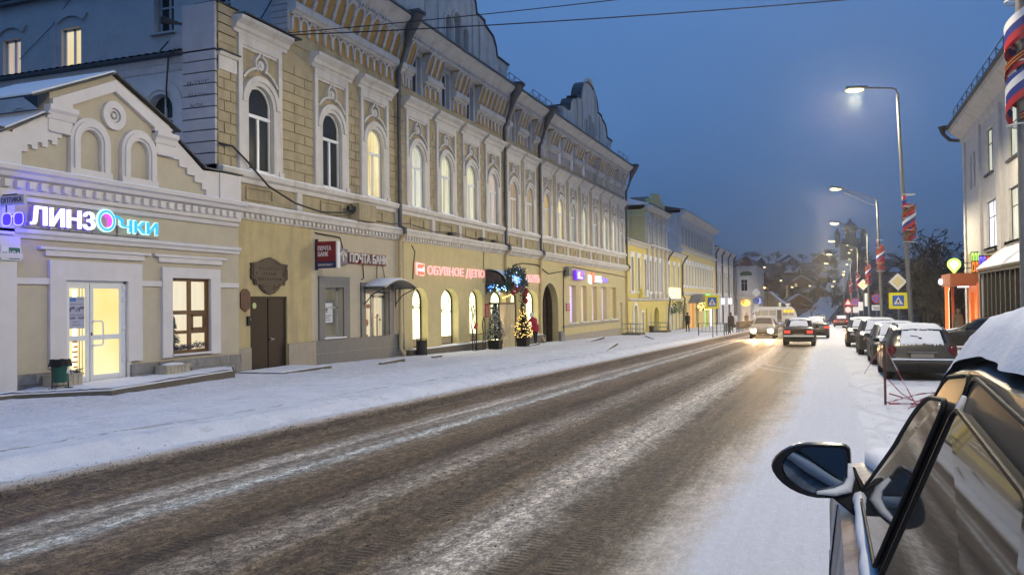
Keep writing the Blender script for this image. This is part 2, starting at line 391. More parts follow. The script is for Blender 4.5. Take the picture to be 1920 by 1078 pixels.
# windows with surrounds
def arched_window(s,lit):
    b=MB(LF)
    for sg in (-1,1):
        a,c=sorted((s+sg*.585,s+sg*1.0)); b.box(a,c,5.46,ZS,0,.11)
        a,c=sorted((s+sg*.83,s+sg*1.0)); b.box(a,c,ZS,9.06,0,.11)
        a,c=sorted((s+sg*.80,s+sg*1.03)); b.box(a,c,5.46,5.62,0.0,.14)
    b.box(s-1.0,s+1.0,9.06,9.36,0,.11); b.box(s-.80,s+.80,8.98,9.06,0,.07)
    b.arc(s,ZS,.575,.70,0,.10,n=14); b.arc(s,ZS,.70,.86,0,.15,n=14)
    b.arc(s,ZS+.12,.93,1.0,0,.12,t0=36,t1=80,n=6); b.arc(s,ZS+.12,.93,1.0,0,.12,t0=100,t1=144,n=6)
    b.arc(s,8.66,.225,.285,0,.13,t0=-52,t1=66,n=9); b.arc(s,8.66,.225,.285,0,.13,t0=114,t1=232,n=9)
    b.box(s-.11,s-.05,8.86,9.0,0,.12); b.box(s+.05,s+.11,8.86,9.0,0,.12)
    b.arc(s,8.64,.07,.145,0,.10,0,360,12); b.disc(s,8.64,.055,0,.12,10)
    b.sweep([(0,9.33),(.12,9.33),(.14,9.42),(.20,9.46),(.24,9.56),(.40,9.66),(.42,9.76),(0,9.80)],s-1.22,s+1.22)
    obj('window_surround',b,M['white'],mb_)
    f=MB(LF); o0,o1=-.10,-.03
    f.arc(s,ZS,HW-.06,HW+.01,o0,o1,n=12)
    f.box(s-HW,s-HW+.07,Z0,ZS,o0,o1);f.box(s+HW-.07,s+HW,Z0,ZS,o0,o1);f.box(s-HW,s+HW,Z0,Z0+.09,o0,o1)
    f.box(s-HW,s+HW,7.08,7.18,o0,o1+.01); f.box(s-.045,s+.045,Z0,7.1,o0,o1+.01)
    f.box(s-HW-.02,s+HW+.02,Z0-.04,Z0+.015,-.1,.16)
    fo=obj('window',f,M['pvc'] ,mb_)
    p=MB(LF); p.prism(archloop(s,HW-.03,Z0+.03,ZS,12),-.085,-.07)
    obj('pane',p,M['glassdark'] if lit=='dark' else E_[lit],fo)
for s,l in zip(WIN,WLIT): arched_window(s,l)
# attic windows
for i,(s,h) in enumerate(AW):
    f=MB(LF); 
    for x0,x1,z0,z1 in ((s-h,s-h+.06,10.2,11.75),(s+h-.06,s+h,10.2,11.75),(s-h,s+h,10.2,10.27),(s-h,s+h,11.68,11.75),(s-.035,s+.035,10.2,11.75),(s-h,s+h,11.1,11.16)): f.box(x0,x1,z0,z1,-.24,-.17)
    fo=obj('attic_window',f,M['pvc'],mb_)
    lit=M['glassdim'] if i<5 or i in (9,) else E_['coolshop'] if i in (6,7,8) else E_['pale2']
    obj('pane',MB(LF).box(s-h+.03,s+h-.03,10.23,11.72,-.23,-.215),lit,fo)
# machicolated bracket panels
def bracket(s0,s1,n):
    p=(s1-s0)/n
    w=MB(LF)
    w.sweep([(0,10.74),(.13,10.74),(.17,10.8),(.26,10.84),(.26,11.02),(.20,11.1),(0,11.1)],s0-.03,s1+.03)
    m=max(2,round((s1-s0)/.46)); q=(s1-s0)/m
    for i in range(m):
        c=s0+q*(i+.5); w.arc(c,10.50,q/2-.07,q/2+.004,0,.10,n=7)
        w.prism([(c-q/2-.002,10.50),(c-q/2+.075,10.50),(c-q/2+.06,10.24),(c-q/2,10.16)],0,.10)
        w.prism([(c+q/2,10.16),(c+q/2-.06,10.24),(c+q/2-.075,10.50),(c+q/2+.002,10.50)],0,.10)
        w.box(c-q/2,c+q/2,10.50+q/2-.02,10.75,0,.10)
    sl=Fr((-W,0,0),(0,1,0),(1,0,0),.36,11.08)
    w.fr=sl
    for i in range(n+1):
        c=s0+p*i; lo=c-(.07 if i else 0); hi=c+(.07 if i<n else 0)
        for k in range(4): w.box(lo-.015*(k%2)*(i>0),hi+.015*(k%2)*(i<n),11.06+.19*k,11.06+.19*k+.175,-.25,.11)
    for i in range(n):
        c=s0+p*(i+.5); w.arc(c,11.80,p/2-.10,p/2+.01,-.2,.12,n=8)
    w.fr=LF
    bo=obj('bracket_arcade',w,M['white'],mb_)
    y=MB(sl); y.box(s0+.02,s1-.02,11.06,12.0,-.3,.05); y.fr=LF; y.box(s0+.01,s1-.01,10.05,10.74,.0,.025); obj('arcade_recess',y,mat('recess_ochre',(.46,.28,.08),.85,.1,2,.1),bo)
bracket(21.7,29.0,13)
BR=[(29.15,29.72,1),(30.85,32.3,3),(33.65,35.1,3),(36.35,40.0,7),(40.35,40.75,1),(41.85,43.3,3),(44.5,45.6,2)]
for i in range(9,16): BR.append((WIN[i]+.55,WIN[i+1]-.55,3))
BR.append((45.9,46.35,1)); BR.append((66.6,67.3,1))
for q in BR: bracket(*q)
# main cornice
b=MB(LF); b.sweep([(0,11.98),(.42,11.98),(.44,12.1),(.50,12.16),(.52,12.24),(.74,12.42),(.86,12.50),(.88,12.6),(0,12.64)],21.6,S1+.1)
s=21.7
while s<S1: b.box(s,s+.09,12.06,12.16,.42,.52); s+=.2
obj('main_cornice',b,M['white'],mb_)
b=MB(LF); b.sweep([(.5,12.61),(.93,12.595),(.95,12.66),(.5,12.70)],21.5,S1+.2); obj('eave_edge',b,M['blackmetal'],mb_)
# dutch gables
def gable(c,hwid):
    k=hwid/6.3
    half=[(6.3,12.4),(6.3,13.75),(6.55,13.78),(6.55,13.98),(4.9,14.0),(4.75,14.45),(4.4,14.85),(3.6,15.05),(3.3,15.1),(3.3,15.3),(2.6,15.35)]
    half=[(x*k,z) for x,z in half]
    top=[(2.3*k*math.cos(R(a)),15.35+1.55*math.sin(R(a))) for a in range(0,181,15)]
    poly=[(c+x,z) for x,z in half]+[(c+x,z) for x,z in top]+[(c-x,z) for x,z in reversed(half)]
    holes=[archloop(c+d,w,13.0,zs,6) for d,w,zs in ((-.95,.25,14.0),(0,.32,14.35),(.95,.25,14.0))]
    g=obj('dutch_gable',MB(LF).prism(poly,-.5,.12,holes),M['deadwhite'],mb_)
    t=MB(LF)
    t.arc(c,15.35,1.75*k,1.95*k,.1,.19,n=14); t.box(c-1.95*k,c-1.75*k,13.2,15.35,.1,.19); t.box(c+1.75*k,c+1.95*k,13.2,15.35,.1,.19)
    for d,w,zs in ((-.95,.25,14.0),(0,.32,14.35),(.95,.25,14.0)):
        t2=MB(LF); t2.arc(c+d,zs,w+.03,w+.16,.1,.2,n=8)
        for sg in (-1,1): t2.box(c+d+sg*(w+.03)-.0 if sg>0 else c+d-(w+.14),c+d+(w+.14) if sg>0 else c+d-(w+.03),12.8,zs,.1,.18)
        obj('window_hood',t2,M['deadwhite'],g)
    for sg in (-1,1):
        x0,x1=sorted((c+sg*2.6*k,c+sg*3.2*k)); t.box(x0,x1,12.9,15.1,.1,.2)
        x0,x1=sorted((c+sg*3.7*k,c+sg*4.5*k)); t.box(x0,x1,13.0,13.5,.1,.15)
        x0,x1=sorted((c+sg*5.2*k,c+sg*6.0*k)); t.box(x0,x1,12.9,13.6,.1,.15)
    obj('gable_moulding',t,M['deadwhite'],g)
    e=MB()
    line=[(c+x,z) for x,z in half[3:]]+[(c+x,z) for x,z in top]+[(c-x,z) for x,z in reversed(half[3:])]
    vs=[];fs=[]
    for a,z in line: vs+=[LF(a,z+.02,-.55),LF(a,z+.02,.2),LF(a,z+.09,.2),LF(a,z+.09,-.55)]
    for i in range(len(line)-1):
        q=i*4
        for j in range(4): fs.append((q+j,q+(j+1)%4,q+4+(j+1)%4,q+4+j))
    e.add(vs,fs,raw=True); obj('gable_coping',e,M['dark_metal'],g)
    for d,w,zs in ((-.95,.25,14.0),(0,.32,14.35),(.95,.25,14.0)):
        f=MB(LF); f.box(c+d-w,c+d-w+.06,13,zs,-.2,-.1); f.box(c+d+w-.06,c+d+w,13,zs,-.2,-.1); f.box(c+d-w,c+d+w,zs-.07,zs,-.2,-.1)
        fo=obj('gable_window',f,M['pvc'],g); obj('pane',MB(LF).prism(archloop(c+d,w,13,zs,6),-.18,-.16),M['glassdim'],fo)
    # low roof behind the gable
    rr=MB(LF); rr.prism([(c-5*k,12.7),(c+5*k,12.7),(c+3*k,14.9),(c-3*k,14.9)],-4.5,-.5); obj('gable_roof',rr,M['roofmetal'],g)
gable(34.0,6.3); gable(56.5,6.3)
# roof railings, chimneys
b=MB(LF)
for a0,a1 in ((39.5,41.2),(43.2,46.6),(63.5,66.5)):
    n=max(2,int((a1-a0)/1.1))
    for i in range(n+1):
        s=a0+(a1-a0)*i/n; b.tube([b.fr(s,12.7,.55),b.fr(s,13.35,.55)],.018,5); b.tube([b.fr(s,13.33,.55),b.fr(s,12.8,.05)],.014,5)
    b.tube([b.fr(a0,13.35,.55),b.fr(a1,13.35,.55)],.018,5); b.tube([b.fr(a0,13.05,.55),b.fr(a1,13.05,.55)],.014,5)
obj('roof_railing',b,M['blackmetal'],mb_)
for a,h in ((41.9,13.6),(43.0,13.3),(65.2,13.4)):
    c=MB(LF); c.box(a,a+.8,12.6,h,-1.6,-.7); c.box(a-.08,a+.88,h,h+.12,-1.7,-.6); obj('chimney',c,M['plinth'],mb_)
# downpipes with box hoppers
def downpipe(s,foot,light_below=True):
    b=MB(LF)
    P=[(s,12.15,.72),(s,11.2,.40),(s,10.6,.16),(s,9.9,.17),(s,9.0,.17),(s,6,.17),(s,4.62,.17),(s,4.5,.38),(s,4.3,.38)]
    b.tube([LF(*p) for p in P],.085,8)
    b.tube([LF(s,12.75,.98),LF(s,12.45,.86),LF(s,12.1,.70),LF(s,11.5,.5)],[.30,.27,.2,.10],8)
    for i in range(10): b.box(s-.31+.062*i,s-.31+.062*i+.04,12.72,12.80+.05*(i%2),.70,1.22)
    for z in (10.4,8.6,7.2,5.9): b.tube([LF(s,z,.17),LF(s,z+.06,.17)],.10,8)
    d=obj('downpipe',b,M['pipe'],mb_,smooth=50)
    b=MB(LF); b.tube([LF(s,4.3,.38),LF(s,4.05,.15),LF(s,3.6,.14),LF(s,foot+.35,.14),LF(s,foot+.12,.32)],.075,8); obj('lower_pipe',b,M['pipe_light'],d,smooth=50)
for s,f in ((28.45,-.45),(39.8,-.62),(45.36,-.72),(67.5,-1.1)): downpipe(s,f)
# side wall of the lower block and of the attic block (they face along the street)
SF=Fr((0,18.37,0),(1,0,0),(0,-1,0))
panelS=lambda name,poly,holes,o0,o1,m,fr=SF: obj(name,MB(fr).prism(poly,o0,o1,holes),m,mb_)
panelS('side_wall',rect(-30,-15.53,3,8.68),[archloop(-17.5,.46,5.9,7.16),archloop(-22.9,.46,5.9,7.16)],-.45,-.0,M['greywall'])
b=MB(SF)
for i in range(10): b.box(-16.62,-15.5,5.5+.32*i,5.5+.32*i+.285,0,.09)
b.box(-16.62,-15.5,8.62,9.95,-.6,.09)
obj('side_pier',b,M['lilac'],mb_)
b=MB(SF); b.box(-17.05,-16.62,8.6,9.2,-.6,.02); b.sweep([(0,8.2),(.04,8.22),(.05,8.4),(0,8.44)],-30,-16.62); obj('side_cornice',b,M['lilac'],mb_)
for c in (-17.5,-22.9):
    b=MB(SF); b.arc(c,7.16,.56,.86,0,.06,n=14); b.box(c-.86,c-.56,5.9,7.16,0,.06); b.box(c+.56,c+.86,5.9,7.16,0,.06)
    obj('side_archivolt',b,M['greywall'],mb_)
for c in (-17.5,-22.9):
    f=MB(SF); f.box(c-.03,c+.03,5.9,7.6,-.3,-.22); f.box(c-.46,c+.46,6.9,6.97,-.3,-.22); fo=obj('window',f,M['oldframe'],mb_); obj('pane',MB(SF).prism(archloop(c,.46,5.9,7.16),-.29,-.27),M['glassdark'],fo)
b=MB(); vs=[];fs=[];n=190
for i in range(n+1):
    x=-30+(13.4)*i/n; dz=.035*(1 if (i%4) in (1,2) else 0)
    vs+=[(x,8.70+dz,18.15),(x,9.75+dz,21.7)]
for i in range(n): fs.append((2*i,2*i+1,2*i+3,2*i+2))
b.add([(x,z,y) for x,z,y in vs],fs); b.box(-30,-16.6,8.62,8.69,18.16,18.5); obj('corrugated_roof',b,M['dark_metal'],mb_)
BF=Fr((0,21.75,0),(1,0,0),(0,-1,0))
bw=[(-25.13,-24.2,9.95,11.45),(-28.0,-27.1,9.9,11.4),(-20.95,-20.1,10.75,12.4),(-18.6,-17.8,10.6,12.2)]
obj('rear_upper_wall',MB(BF).prism(rect(-33,-15.53,8.4,14.6),-.4,0,[rect(a,c,z0,z1) for a,c,z0,z1 in bw]),M['greywall'],mb_)
b=MB(BF)
for i in range(15): b.box(-16.12,-15.503,9.6+.2*i,9.6+.2*i+.18,0,.16)
obj('attic_side_pier',b,M['lilac'],mb_)
b=MB(BF); b.box(-33,-26.2,12.72,12.95,0,.3); obj('rear_eave',b,M['dark_metal'],mb_)
for i,(a,c,z0,z1) in enumerate(bw):
    f=MB(BF); lit=i<2; d=-.16 if lit else -.3
    for x0,x1,y0,y1 in ((a,a+.07,z0,z1),(c-.07,c,z0,z1),(a,c,z0,z0+.07),(a,c,z1-.07,z1),((a+c)/2-.045,(a+c)/2+.045,z0,z1)): f.box(x0,x1,y0,y1,d-.08,d)
    if not lit: f.box(a,c,z0+.9,z0+.97,d-.08,d+.01)
    f.box(a-.08,c+.08,z0-.07,z0,-.1,.12)
    fo=obj('rear_window',f,M['pvc'] if lit else M['oldframe'],mb_); obj('pane',MB(BF).box(a+.03,c-.03,z0+.03,z1-.03,d-.06,d-.045),E_['peach' if i==0 else 'pink'] if lit else M['glassdark'],fo)
    if lit:
        h=MB(BF); h.arc((a+c)/2,z1-.55,.95,1.25,0,.08,t0=50,t1=130,n=8); h.box(a-.5,a-.25,z0-.6,z1+.1,0,.05); obj('window_hood',h,M['greywall'],mb_)
# little gable behind the corner window's cap
b=MB(LF); b.prism([(19.1,9.7),(21.7,9.7),(20.4,10.25)],-.6,-.25); obj('cap_gable',b,M['white'],mb_)
b=MB(LF); b.box(19.0,21.7,9.8,9.84,-.3,.46); obj('cap_flashing',b,M['dark_metal'],mb_)
# ---- ground floor: carved-door bay
obj('plinth_tiles',MB(LF).box(18.95,19.66,-.6,.42,.03,.08),M['tile_beige'],mb_); obj('plinth_tiles',MB(LF).box(21.43,22.7,-1,.44,.03,.08).box(22.72,22.9,-1,.46,0,.07),M['tile_beige'],mb_)
d=MB(LF); d.box(19.68,20.52,-.42,1.87,-.15,-.02); d.box(20.56,21.41,-.42,1.87,-.15,-.02); d.box(19.67,21.42,1.83,1.89,-.2,0)
d=obj('entrance_door',d,M['brown_door'],mb_,bevel=.006)
h=MB(LF); h.disc(20.66,.62,.05,-.02,.01,10); h.box(20.62,20.76,.60,.64,0,.05); obj('handle',h,M['steel'],d)
h=MB(LF); h.disc(19.9,1.62,.09,-.02,.0,14); obj('sticker',h,mat('pale_green_sticker',(.42,.52,.22),.5,.05,3,0),d)
# ---- post bank bay
t=MB(LF); t.box(22.92,28.95,-1.2,.46,0,.06)
g=obj('grey_tile_plinth',t,M['tile_grey'],mb_)
t=MB(LF)
for k in range(10):
    a=22.9+.62*k; t.box(a,a+.012,-1.1,.455,.058,.063)
for z in (-.4,0.02): t.box(22.93,28.94,z,z+.012,.058,.063)
obj('tile_joint',t,M['tile_beige'],g)
t=MB(LF); t.prism(rect(23.12,24.98,.47,2.56),0,.055,[rect(23.46,24.6,.5,2.2)]); obj('window_tile_frame',t,M['tile_grey'],mb_)
t=MB(LF); t.box(25.75,26.05,.47,2.25,0,.055); t.box(27.77,28.1,.47,2.25,0,.055); t.box(25.75,28.1,2.12,2.4,0,.05); obj('door_tile_frame',t,M['tile_grey'],mb_)
f=MB(LF)
for x0,x1,z0,z1 in ((23.46,23.53,.5,2.2),(24.53,24.6,.5,2.2),(23.46,24.6,.5,.57),(23.46,24.6,2.13,2.2),(23.46,24.6,1.5,1.55)): f.box(x0,x1,z0,z1,-.26,-.2)
fo=obj('bank_window',f,M['oldframe'],mb_); obj('pane',MB(LF).box(23.5,24.56,.53,2.17,-.25,-.235),emit('dim_office_glass',(.30,.27,.20),.55,.3,1.2),fo)
po=MB(LF); po.box(23.56,24.35,.98,1.72,-.225,-.215); po=obj('window_poster',po,M['whitesign'],fo)
obj('poster_border',MB(LF).prism(rect(23.54,24.40,.93,1.78),-.216,-.205,[rect(23.6,24.31,1.02,1.68)]),M['tile_grey'],po)
q=MB(LF); q.box(23.86,24.0,1.42,1.5,-.215,-.209); q.box(23.9,23.96,1.34,1.42,-.215,-.209); q.box(23.7,24.2,1.24,1.27,-.215,-.209); q.box(23.72,24.1,1.17,1.195,-.215,-.209); q.box(23.75,24.15,1.1,1.12,-.215,-.209); obj('poster_print',q,M['tile_grey'],po)
sn=MB(LF); sn.box(23.35,24.7,.49,.53,-.18,.1); obj('sill_snow',sn,M['snow'],mb_)
f=MB(LF)
for x0,x1,z0,z1 in ((26.06,26.16,-.5,2.1),(27.66,27.76,-.5,2.1),(26.06,27.76,2.0,2.1),(26.70,26.80,-.5,2.0),(26.8,26.9,-.42,1.95),(27.55,27.65,-.42,1.95),(26.8,27.65,-.42,-.28),(26.8,27.65,1.86,1.96)): f.box(x0,x1,z0,z1,-.2,-.12)
fo=obj('bank_door',f,M['steel'],mb_); obj('pane',MB(LF).box(26.1,27.7,-.45,2.05,-.18,-.165),E_['cream'],fo)
h=MB(LF); h.tube([LF(26.98,.25,-.04),LF(26.98,1.25,-.04)],.018,6); h.box(26.96,27.0,.35,.38,-.12,-.03); h.box(26.96,27.0,1.12,1.15,-.12,-.03); obj('handle',h,M['black'],fo)
q=MB(LF); q.box(26.2,26.66,1.48,1.62,-.163,-.15); q.disc(26.42,.95,.13,-.163,-.15,14); q.box(26.3,26.5,.35,.52,-.163,-.15); q.box(27.18,27.26,1.15,1.25,-.163,-.15); q.box(27.34,27.44,1.0,1.08,-.163,-.15); obj('door_stickers',q,M['redsign'],fo)
def awning(name,a0,a1,z0,rise,out,m,parent):
    b=MB(LF); vs=[];fs=[];n=12
    for i in range(n+1):
        t=i/n; a=a0+(a1-a0)*t; z=z0+rise*math.sin(math.pi*t)
        vs+=[(a,z,.02),(a,z-.03,out),(a,z+.025,.02),(a,z-.005,out)]
    for i in range(n):
        q=i*4; fs+=[(q,q+1,q+5,q+4),(q+2,q+6,q+7,q+3),(q+1,q+3,q+7,q+5)]
    b.add(vs,fs); return obj(name,b,m,parent,smooth=60)
aw=awning('door_awning',25.85,28.35,2.22,.30,.95,M['steel'],mb_)
b=MB(LF); 
for i in range(1):
    vs=[];fs=[];n=12
    for k in range(n+1):
        t=k/n; a=25.9+2.4*t; z=2.25+.30*math.sin(math.pi*t); th=.045*min(1,4*t*(1-t)+.2)
        vs+=[(a,z,.05),(a,z-.03,.92),(a,z+th,.08),(a,z-.03+th,.88)]
    for k in range(n):
        q=k*4; fs+=[(q+2,q+6,q+7,q+3),(q+1,q+3,q+7,q+5),(q,q+4,q+6,q+2)]
    b.add(vs,fs)
obj('awning_snow',b,M['snow'],aw,smooth=60)
b=MB(LF)
for a in (25.95,28.25):
    b.tube([LF(a,2.2,.9),LF(a,1.95,.35),LF(a,1.6,.04)],.02,5); b.tube([LF(a,2.2,.9),LF(a,2.2,.05)],.02,5); b.tube([LF(a,2.2,.05),LF(a,1.5,.05)],.02,5)
obj('awning_bracket',b,M['dark_metal'],aw)
# ---- shoe shop bay
obj('shop_plinth',MB(LF).box(29.1,37.6,-1.4,-.22,.03,.22),M['concrete'],mb_); obj('shop_plinth',MB(LF).box(42.4,45.7,-1.6,-.24,.03,.2),M['concrete'],mb_)
obj('ledge_snow',MB(LF).box(29.4,37.3,-.23,-.18,-.35,.24),M['snow'],mb_); obj('ledge_snow',MB(LF).box(42.8,45.5,-.24,-.19,-.35,.2),M['snow'],mb_)
for i,(a,c) in enumerate(shop):
    if i in (3,4): z0=-1.2
    else: z0=-.2
    f=MB(LF); lp=archloop((a+c)/2,(c-a)/2,z0,1.72,10,.55 if i not in(3,4) else .5); inn=archloop((a+c)/2,(c-a)/2-.06,z0+.06,1.72,10,.49 if i not in (3,4) else .44)
    f.prism(lp,-.36,-.28,[inn])
    if i in (3,4): f.box(a,c,1.3,1.4,-.36,-.28)
    fo=obj('shop_window',f,M['black'],mb_); obj('pane',MB(LF).prism(archloop((a+c)/2,(c-a)/2-.03,z0+.03,1.72,10,.52),-.345,-.33),E_['shopwhite'] if i!=4 else E_['hallyellow'],fo)
    if i<3 or i==5:
        lf=MB()
        rr=random.Random(i)
        for k in range(60):
            u=rr.random(); s=a+.1+(c-a-.2)*(.25+.75*u); z=1.05+.95*rr.random()*(.4+.6*u)
            if z>1.72+.5*math.sqrt(max(0,1-((s-(a+c)/2)/((c-a)/2))**2))-.1: continue
            p=LF(s,z,-.30); r=.05+.05*rr.random(); d=Vector((0,rr.uniform(-1,1),rr.uniform(-1,.3))).normalized()
            t=Vector((0,-d.z,d.y))*r*.3
            lf.quad(p-t,p+d*r*1.6-t*.2,p+d*r*1.6+t*.2,p+t)
        obj('window_foliage',lf,mat('pale_green_leaves',(.12,.16,.08),.7,.3,5,0),fo)
        st=MB(LF); st.box(a+.1,c-.1,z0+.06,z0+.38,-.325,-.30); obj('display_shelf',st,mat('display_beige',(.35,.28,.18),.6,.2,5,0),fo)
# glazed porch of the shop
f=MB(LF)
for x0,x1,z0,z1,o0,o1 in ((37.7,37.78,-.8,1.6,.5,.58),(39.95,40.07,-.8,2.0,.5,.6),(37.7,40.07,1.53,1.63,.5,.58),(37.7,37.78,1.53,1.63,.03,.55),(39.99,40.07,1.53,1.63,.03,.55),(39.99,40.07,-.8,-.7,.03,.55),(37.7,40.05,-.8,-.7,.5,.58)): f.box(x0,x1,z0,z1,o0,o1)
fo=obj('glass_porch',f,mat('dark_brown_frame',(.05,.03,.022),.4,.1,5,0),mb_)
obj('porch_pane',MB(LF).box(37.78,39.95,-.7,1.53,.535,.545),emit('curtained_porch_glass',(.42,.34,.20),.8,.25,2.2),fo)
obj('notice',MB(LF).box(39.3,39.7,.35,.47,.55,.556),M['whitesign'],fo)
# shop canopy with snow
cn=MB(); vs=[];fs=[];n=8
for i in range(n+1):
    a=R(90*i/n); o=.05+1.0*math.sin(a); z=2.53+.67*math.cos(a)
    vs+=[LF(37.3,z,o),LF(40.6,z,o)]
for i in range(n): fs.append((2*i,2*i+1,2*i+3,2*i+2))
cn.add(vs,fs,raw=True); k=MB(LF); cn.fr=LF; cn.prism([(37.3,2.48),(40.6,2.48),(40.6,2.54),(37.3,2.54)],.03,1.05); cn.sweep([(.05,2.53),(1.03,2.54),(.75,3.0),(.05,3.2)],37.3,37.35)
cn=obj('shop_canopy',cn,M['dark_metal'],mb_,smooth=40)
b=MB(); vs=[];fs=[]
for i in range(n+1):
    a=R(84*i/n); o=.06+1.03*math.sin(a); z=2.54+.71*math.cos(a)
    for q in range(9):
        s=37.32+3.26*q/8; w=.02*mn.noise((s*2,i*.8,0)); vs.append(LF(s,z+w+.02,o+w))
for i in range(n):
    for q in range(8): fs.append((i*9+q,i*9+q+1,i*9+q+10,i*9+q+9))
b.add(vs,fs,raw=True); obj('canopy_snow',b,M['snow'],cn,smooth=180)
# ---- carriage gate, bank windows
b=MB(LF); b.prism(gate,-.80,-.66); gp=obj('carriage_gate',b,mat('dark_brown_gate',(.022,.012,.009),.7,.35,2.5,.2),mb_)
b=MB(LF); b.prism(archloop(47.5,1.56,-1.6,1.35,14,1.44),-.75,-.38,[gate]); obj('gate_vault',b,mat('darkened_vault_plaster',(.06,.045,.035),.9,.3,3,.2),gp)  # shade of the deep passage put into the vault's dark colour
b=MB(LF)
for x in (46.3,46.9,47.5,48.1,48.7): b.box(x-.02,x+.02,-1.0,2.2,-.66,-.62)
for z in (0,1.1): b.box(46,49,z,z+.05,-.66,-.61)
obj('gate_batten',b,M['brown_door'],gp)
b=MB(LF); b.box(45.98,46.1,-1.2,-.3,.0,.16); b.box(49.02,49.75,-1.2,-.2,.0,.18); obj('gate_bollard',b,M['plinth'],mb_)
for i,(a,c) in enumerate(psb):
    f=MB(LF)
    for x0,x1,z0,z1 in ((a,a+.07,.25,2.7),(c-.07,c,.25,2.7),(a,c,.25,.32),(a,c,2.63,2.7),(a,c,1.9,1.96)): f.box(x0,x1,z0,z1,-.34,-.27)
    fo=obj('bank_hall_window',f,M['pvc'],mb_); obj('pane',MB(LF).box(a+.04,c-.04,.28,2.67,-.33,-.315),E_['peachlilac'] if i<4 else E_['amber'],fo)
b=MB(LF); 
for a,c in psb: b.box(a-.1,c+.1,.2,.26,-.1,.12)
obj('sill_snow',b,M['snow'],mb_)
b=MB(LF); b.sweep([(0,-.02),(.06,0),(.06,.1),(0,.14)],49.9,65.0); b.box(49.8,65.1,-1.9,-.5,0,.1); obj('bank_plinth',b,M['tile_beige'],mb_)
f=MB(LF); f.box(65.2,65.3,-1.3,1.5,-.3,-.2); f.box(66.25,66.35,-1.3,1.5,-.3,-.2); f.box(65.2,66.35,1.4,1.5,-.3,-.2)
fo=obj('side_door',f,M['pvc'],mb_); obj('pane',MB(LF).box(65.28,66.28,-1.3,1.42,-.28,-.26),E_['peach'],fo); obj('door_sticker',MB(LF).box(65.5,66.1,-.6,-.1,-.255,-.25),M['orange'],fo)
# cables on the wall
def cable(pts,r=.02): return obj('facade_cable',MB(LF).tube([LF(*p) for p in pts],r,5),M['cable'],mb_,smooth=180)
cable([(18.3,6.05,.1),(18.8,6.05,.15),(19.3,5.75,.2),(20.2,5.1,.3),(21.4,4.72,.38),(22.8,4.6,.36),(24.3,4.72,.3),(25.2,4.85,.2)],.03)
cable([(25.2,4.9,.22),(26,4.62,.36),(27.4,4.6,.36),(29,4.75,.36)])
cable([(29.1,4.7,.36),(31,4.58,.38),(33,4.7,.38),(35,4.57,.38),(37.5,4.66,.38),(40.4,4.58,.38)],.018)
cable([(37.0,4.5,.1),(37.0,3.3,.06),(36.95,2.6,.05)],.015)
cable([(29.6,3.95,.05),(29.9,3.7,.05),(29.75,3.2,.05),(29.7,2.6,.05)],.018)
cable([(41,3.55,.06),(42.5,3.75,.06),(45,3.75,.06),(47,3.3,.06),(49.5,3.5,.06),(50.6,3.6,.2)],.03)
cable([(50.0,3.6,.1),(49.9,2,.08),(49.9,-.9,.08)],.035)
cable([(52,3.9,.08),(58,3.75,.08),(64,3.7,.08),(68,3.55,.1)],.02)
cable([(22.95,3.95,.04),(24.4,3.9,.04),(24.55,3.6,.04),(24.55,3.4,.04)],.02)
cable([(25.9,3.05,.03),(25.95,2.55,.03),(25.8,2.5,.03)],.02); cable([(26.9,3.05,.03),(26.8,2.4,.06)],.015); cable([(27.3,3.05,.03),(27.4,2.8,.03),(27.45,2.55,.03)],.012)
b=MB(LF); b.box(25.05,26.2,4.55,5.14,.0,.42); obj('balcony_stub',b,M['ochre'],mb_)
b=MB(LF); b.box(24.6,25.0,4.85,5.0,.2,.3); b.tube([LF(24.8,4.75,.3),LF(24.75,5.05,.28),LF(24.95,4.95,.3),LF(24.8,4.8,.3)],.03,5); obj('cable_coil',b,M['cable'],mb_)
for s in (33,36.4,38): obj('floodlight',MB(LF).box(s,s+.5,4.62,4.72,.05,.28),M['blackmetal'],mb_)
b=MB(LF); b.box(50.3,51.0,3.25,3.85,.1,.35); obj('junction_box',b,M['plinth'],mb_)
b=MB(SF)
def scrawl(seed,x0,x1,z0,h):
    rr=random.Random(seed); x=x0
    while x<x1:
        w=rr.uniform(.03,.07); p=[SF(x+rr.uniform(0,w),z0+rr.uniform(0,h),.093) for _ in range(4)]
        for i in range(3):
            d=(p[i+1]-p[i]); t=Vector((-d.z,0,d.x)).normalized()*.007
            b.quad(p[i]-t,p[i+1]-t,p[i+1]+t,p[i]+t)
        x+=w+.02
scrawl(1,-16.45,-15.7,7.72,.12); scrawl(2,-16.4,-15.75,7.36,.14); scrawl(5,-16.35,-15.9,7.1,.1)
obj('graffiti',b,M['black'],mb_)
b=MB(SF); b.tube([SF(-16.75,8.75,.2),SF(-16.95,8.5,.25),SF(-17.15,7.7,.12),SF(-17.22,7.2,.0)],.025,5); b.tube([SF(-17.3,8.75,.2),SF(-16.9,8.95,.3)],.02,5); obj('side_cable',b,M['cable'],mb_)
b=MB(BF); b.tube([BF(-27.1,10.6,.05),BF(-25.5,11.6,.06),BF(-23.9,13.2,.05)],.011,5); b.tube([BF(-16.05,12.6,.2),BF(-16.0,11.2,.22),BF(-16.6,10.3,.3)],.02,5); obj('side_cable',b,M['cable'],mb_)
b=MB(SF); b.tube([SF(-16.6,9.45,.1),SF(-16.9,9.5,.35)],[.03,.09],6); b.box(-17.0,-16.85,9.4,9.58,.3,.5); obj('floodlight',b,M['blackmetal'],mb_)
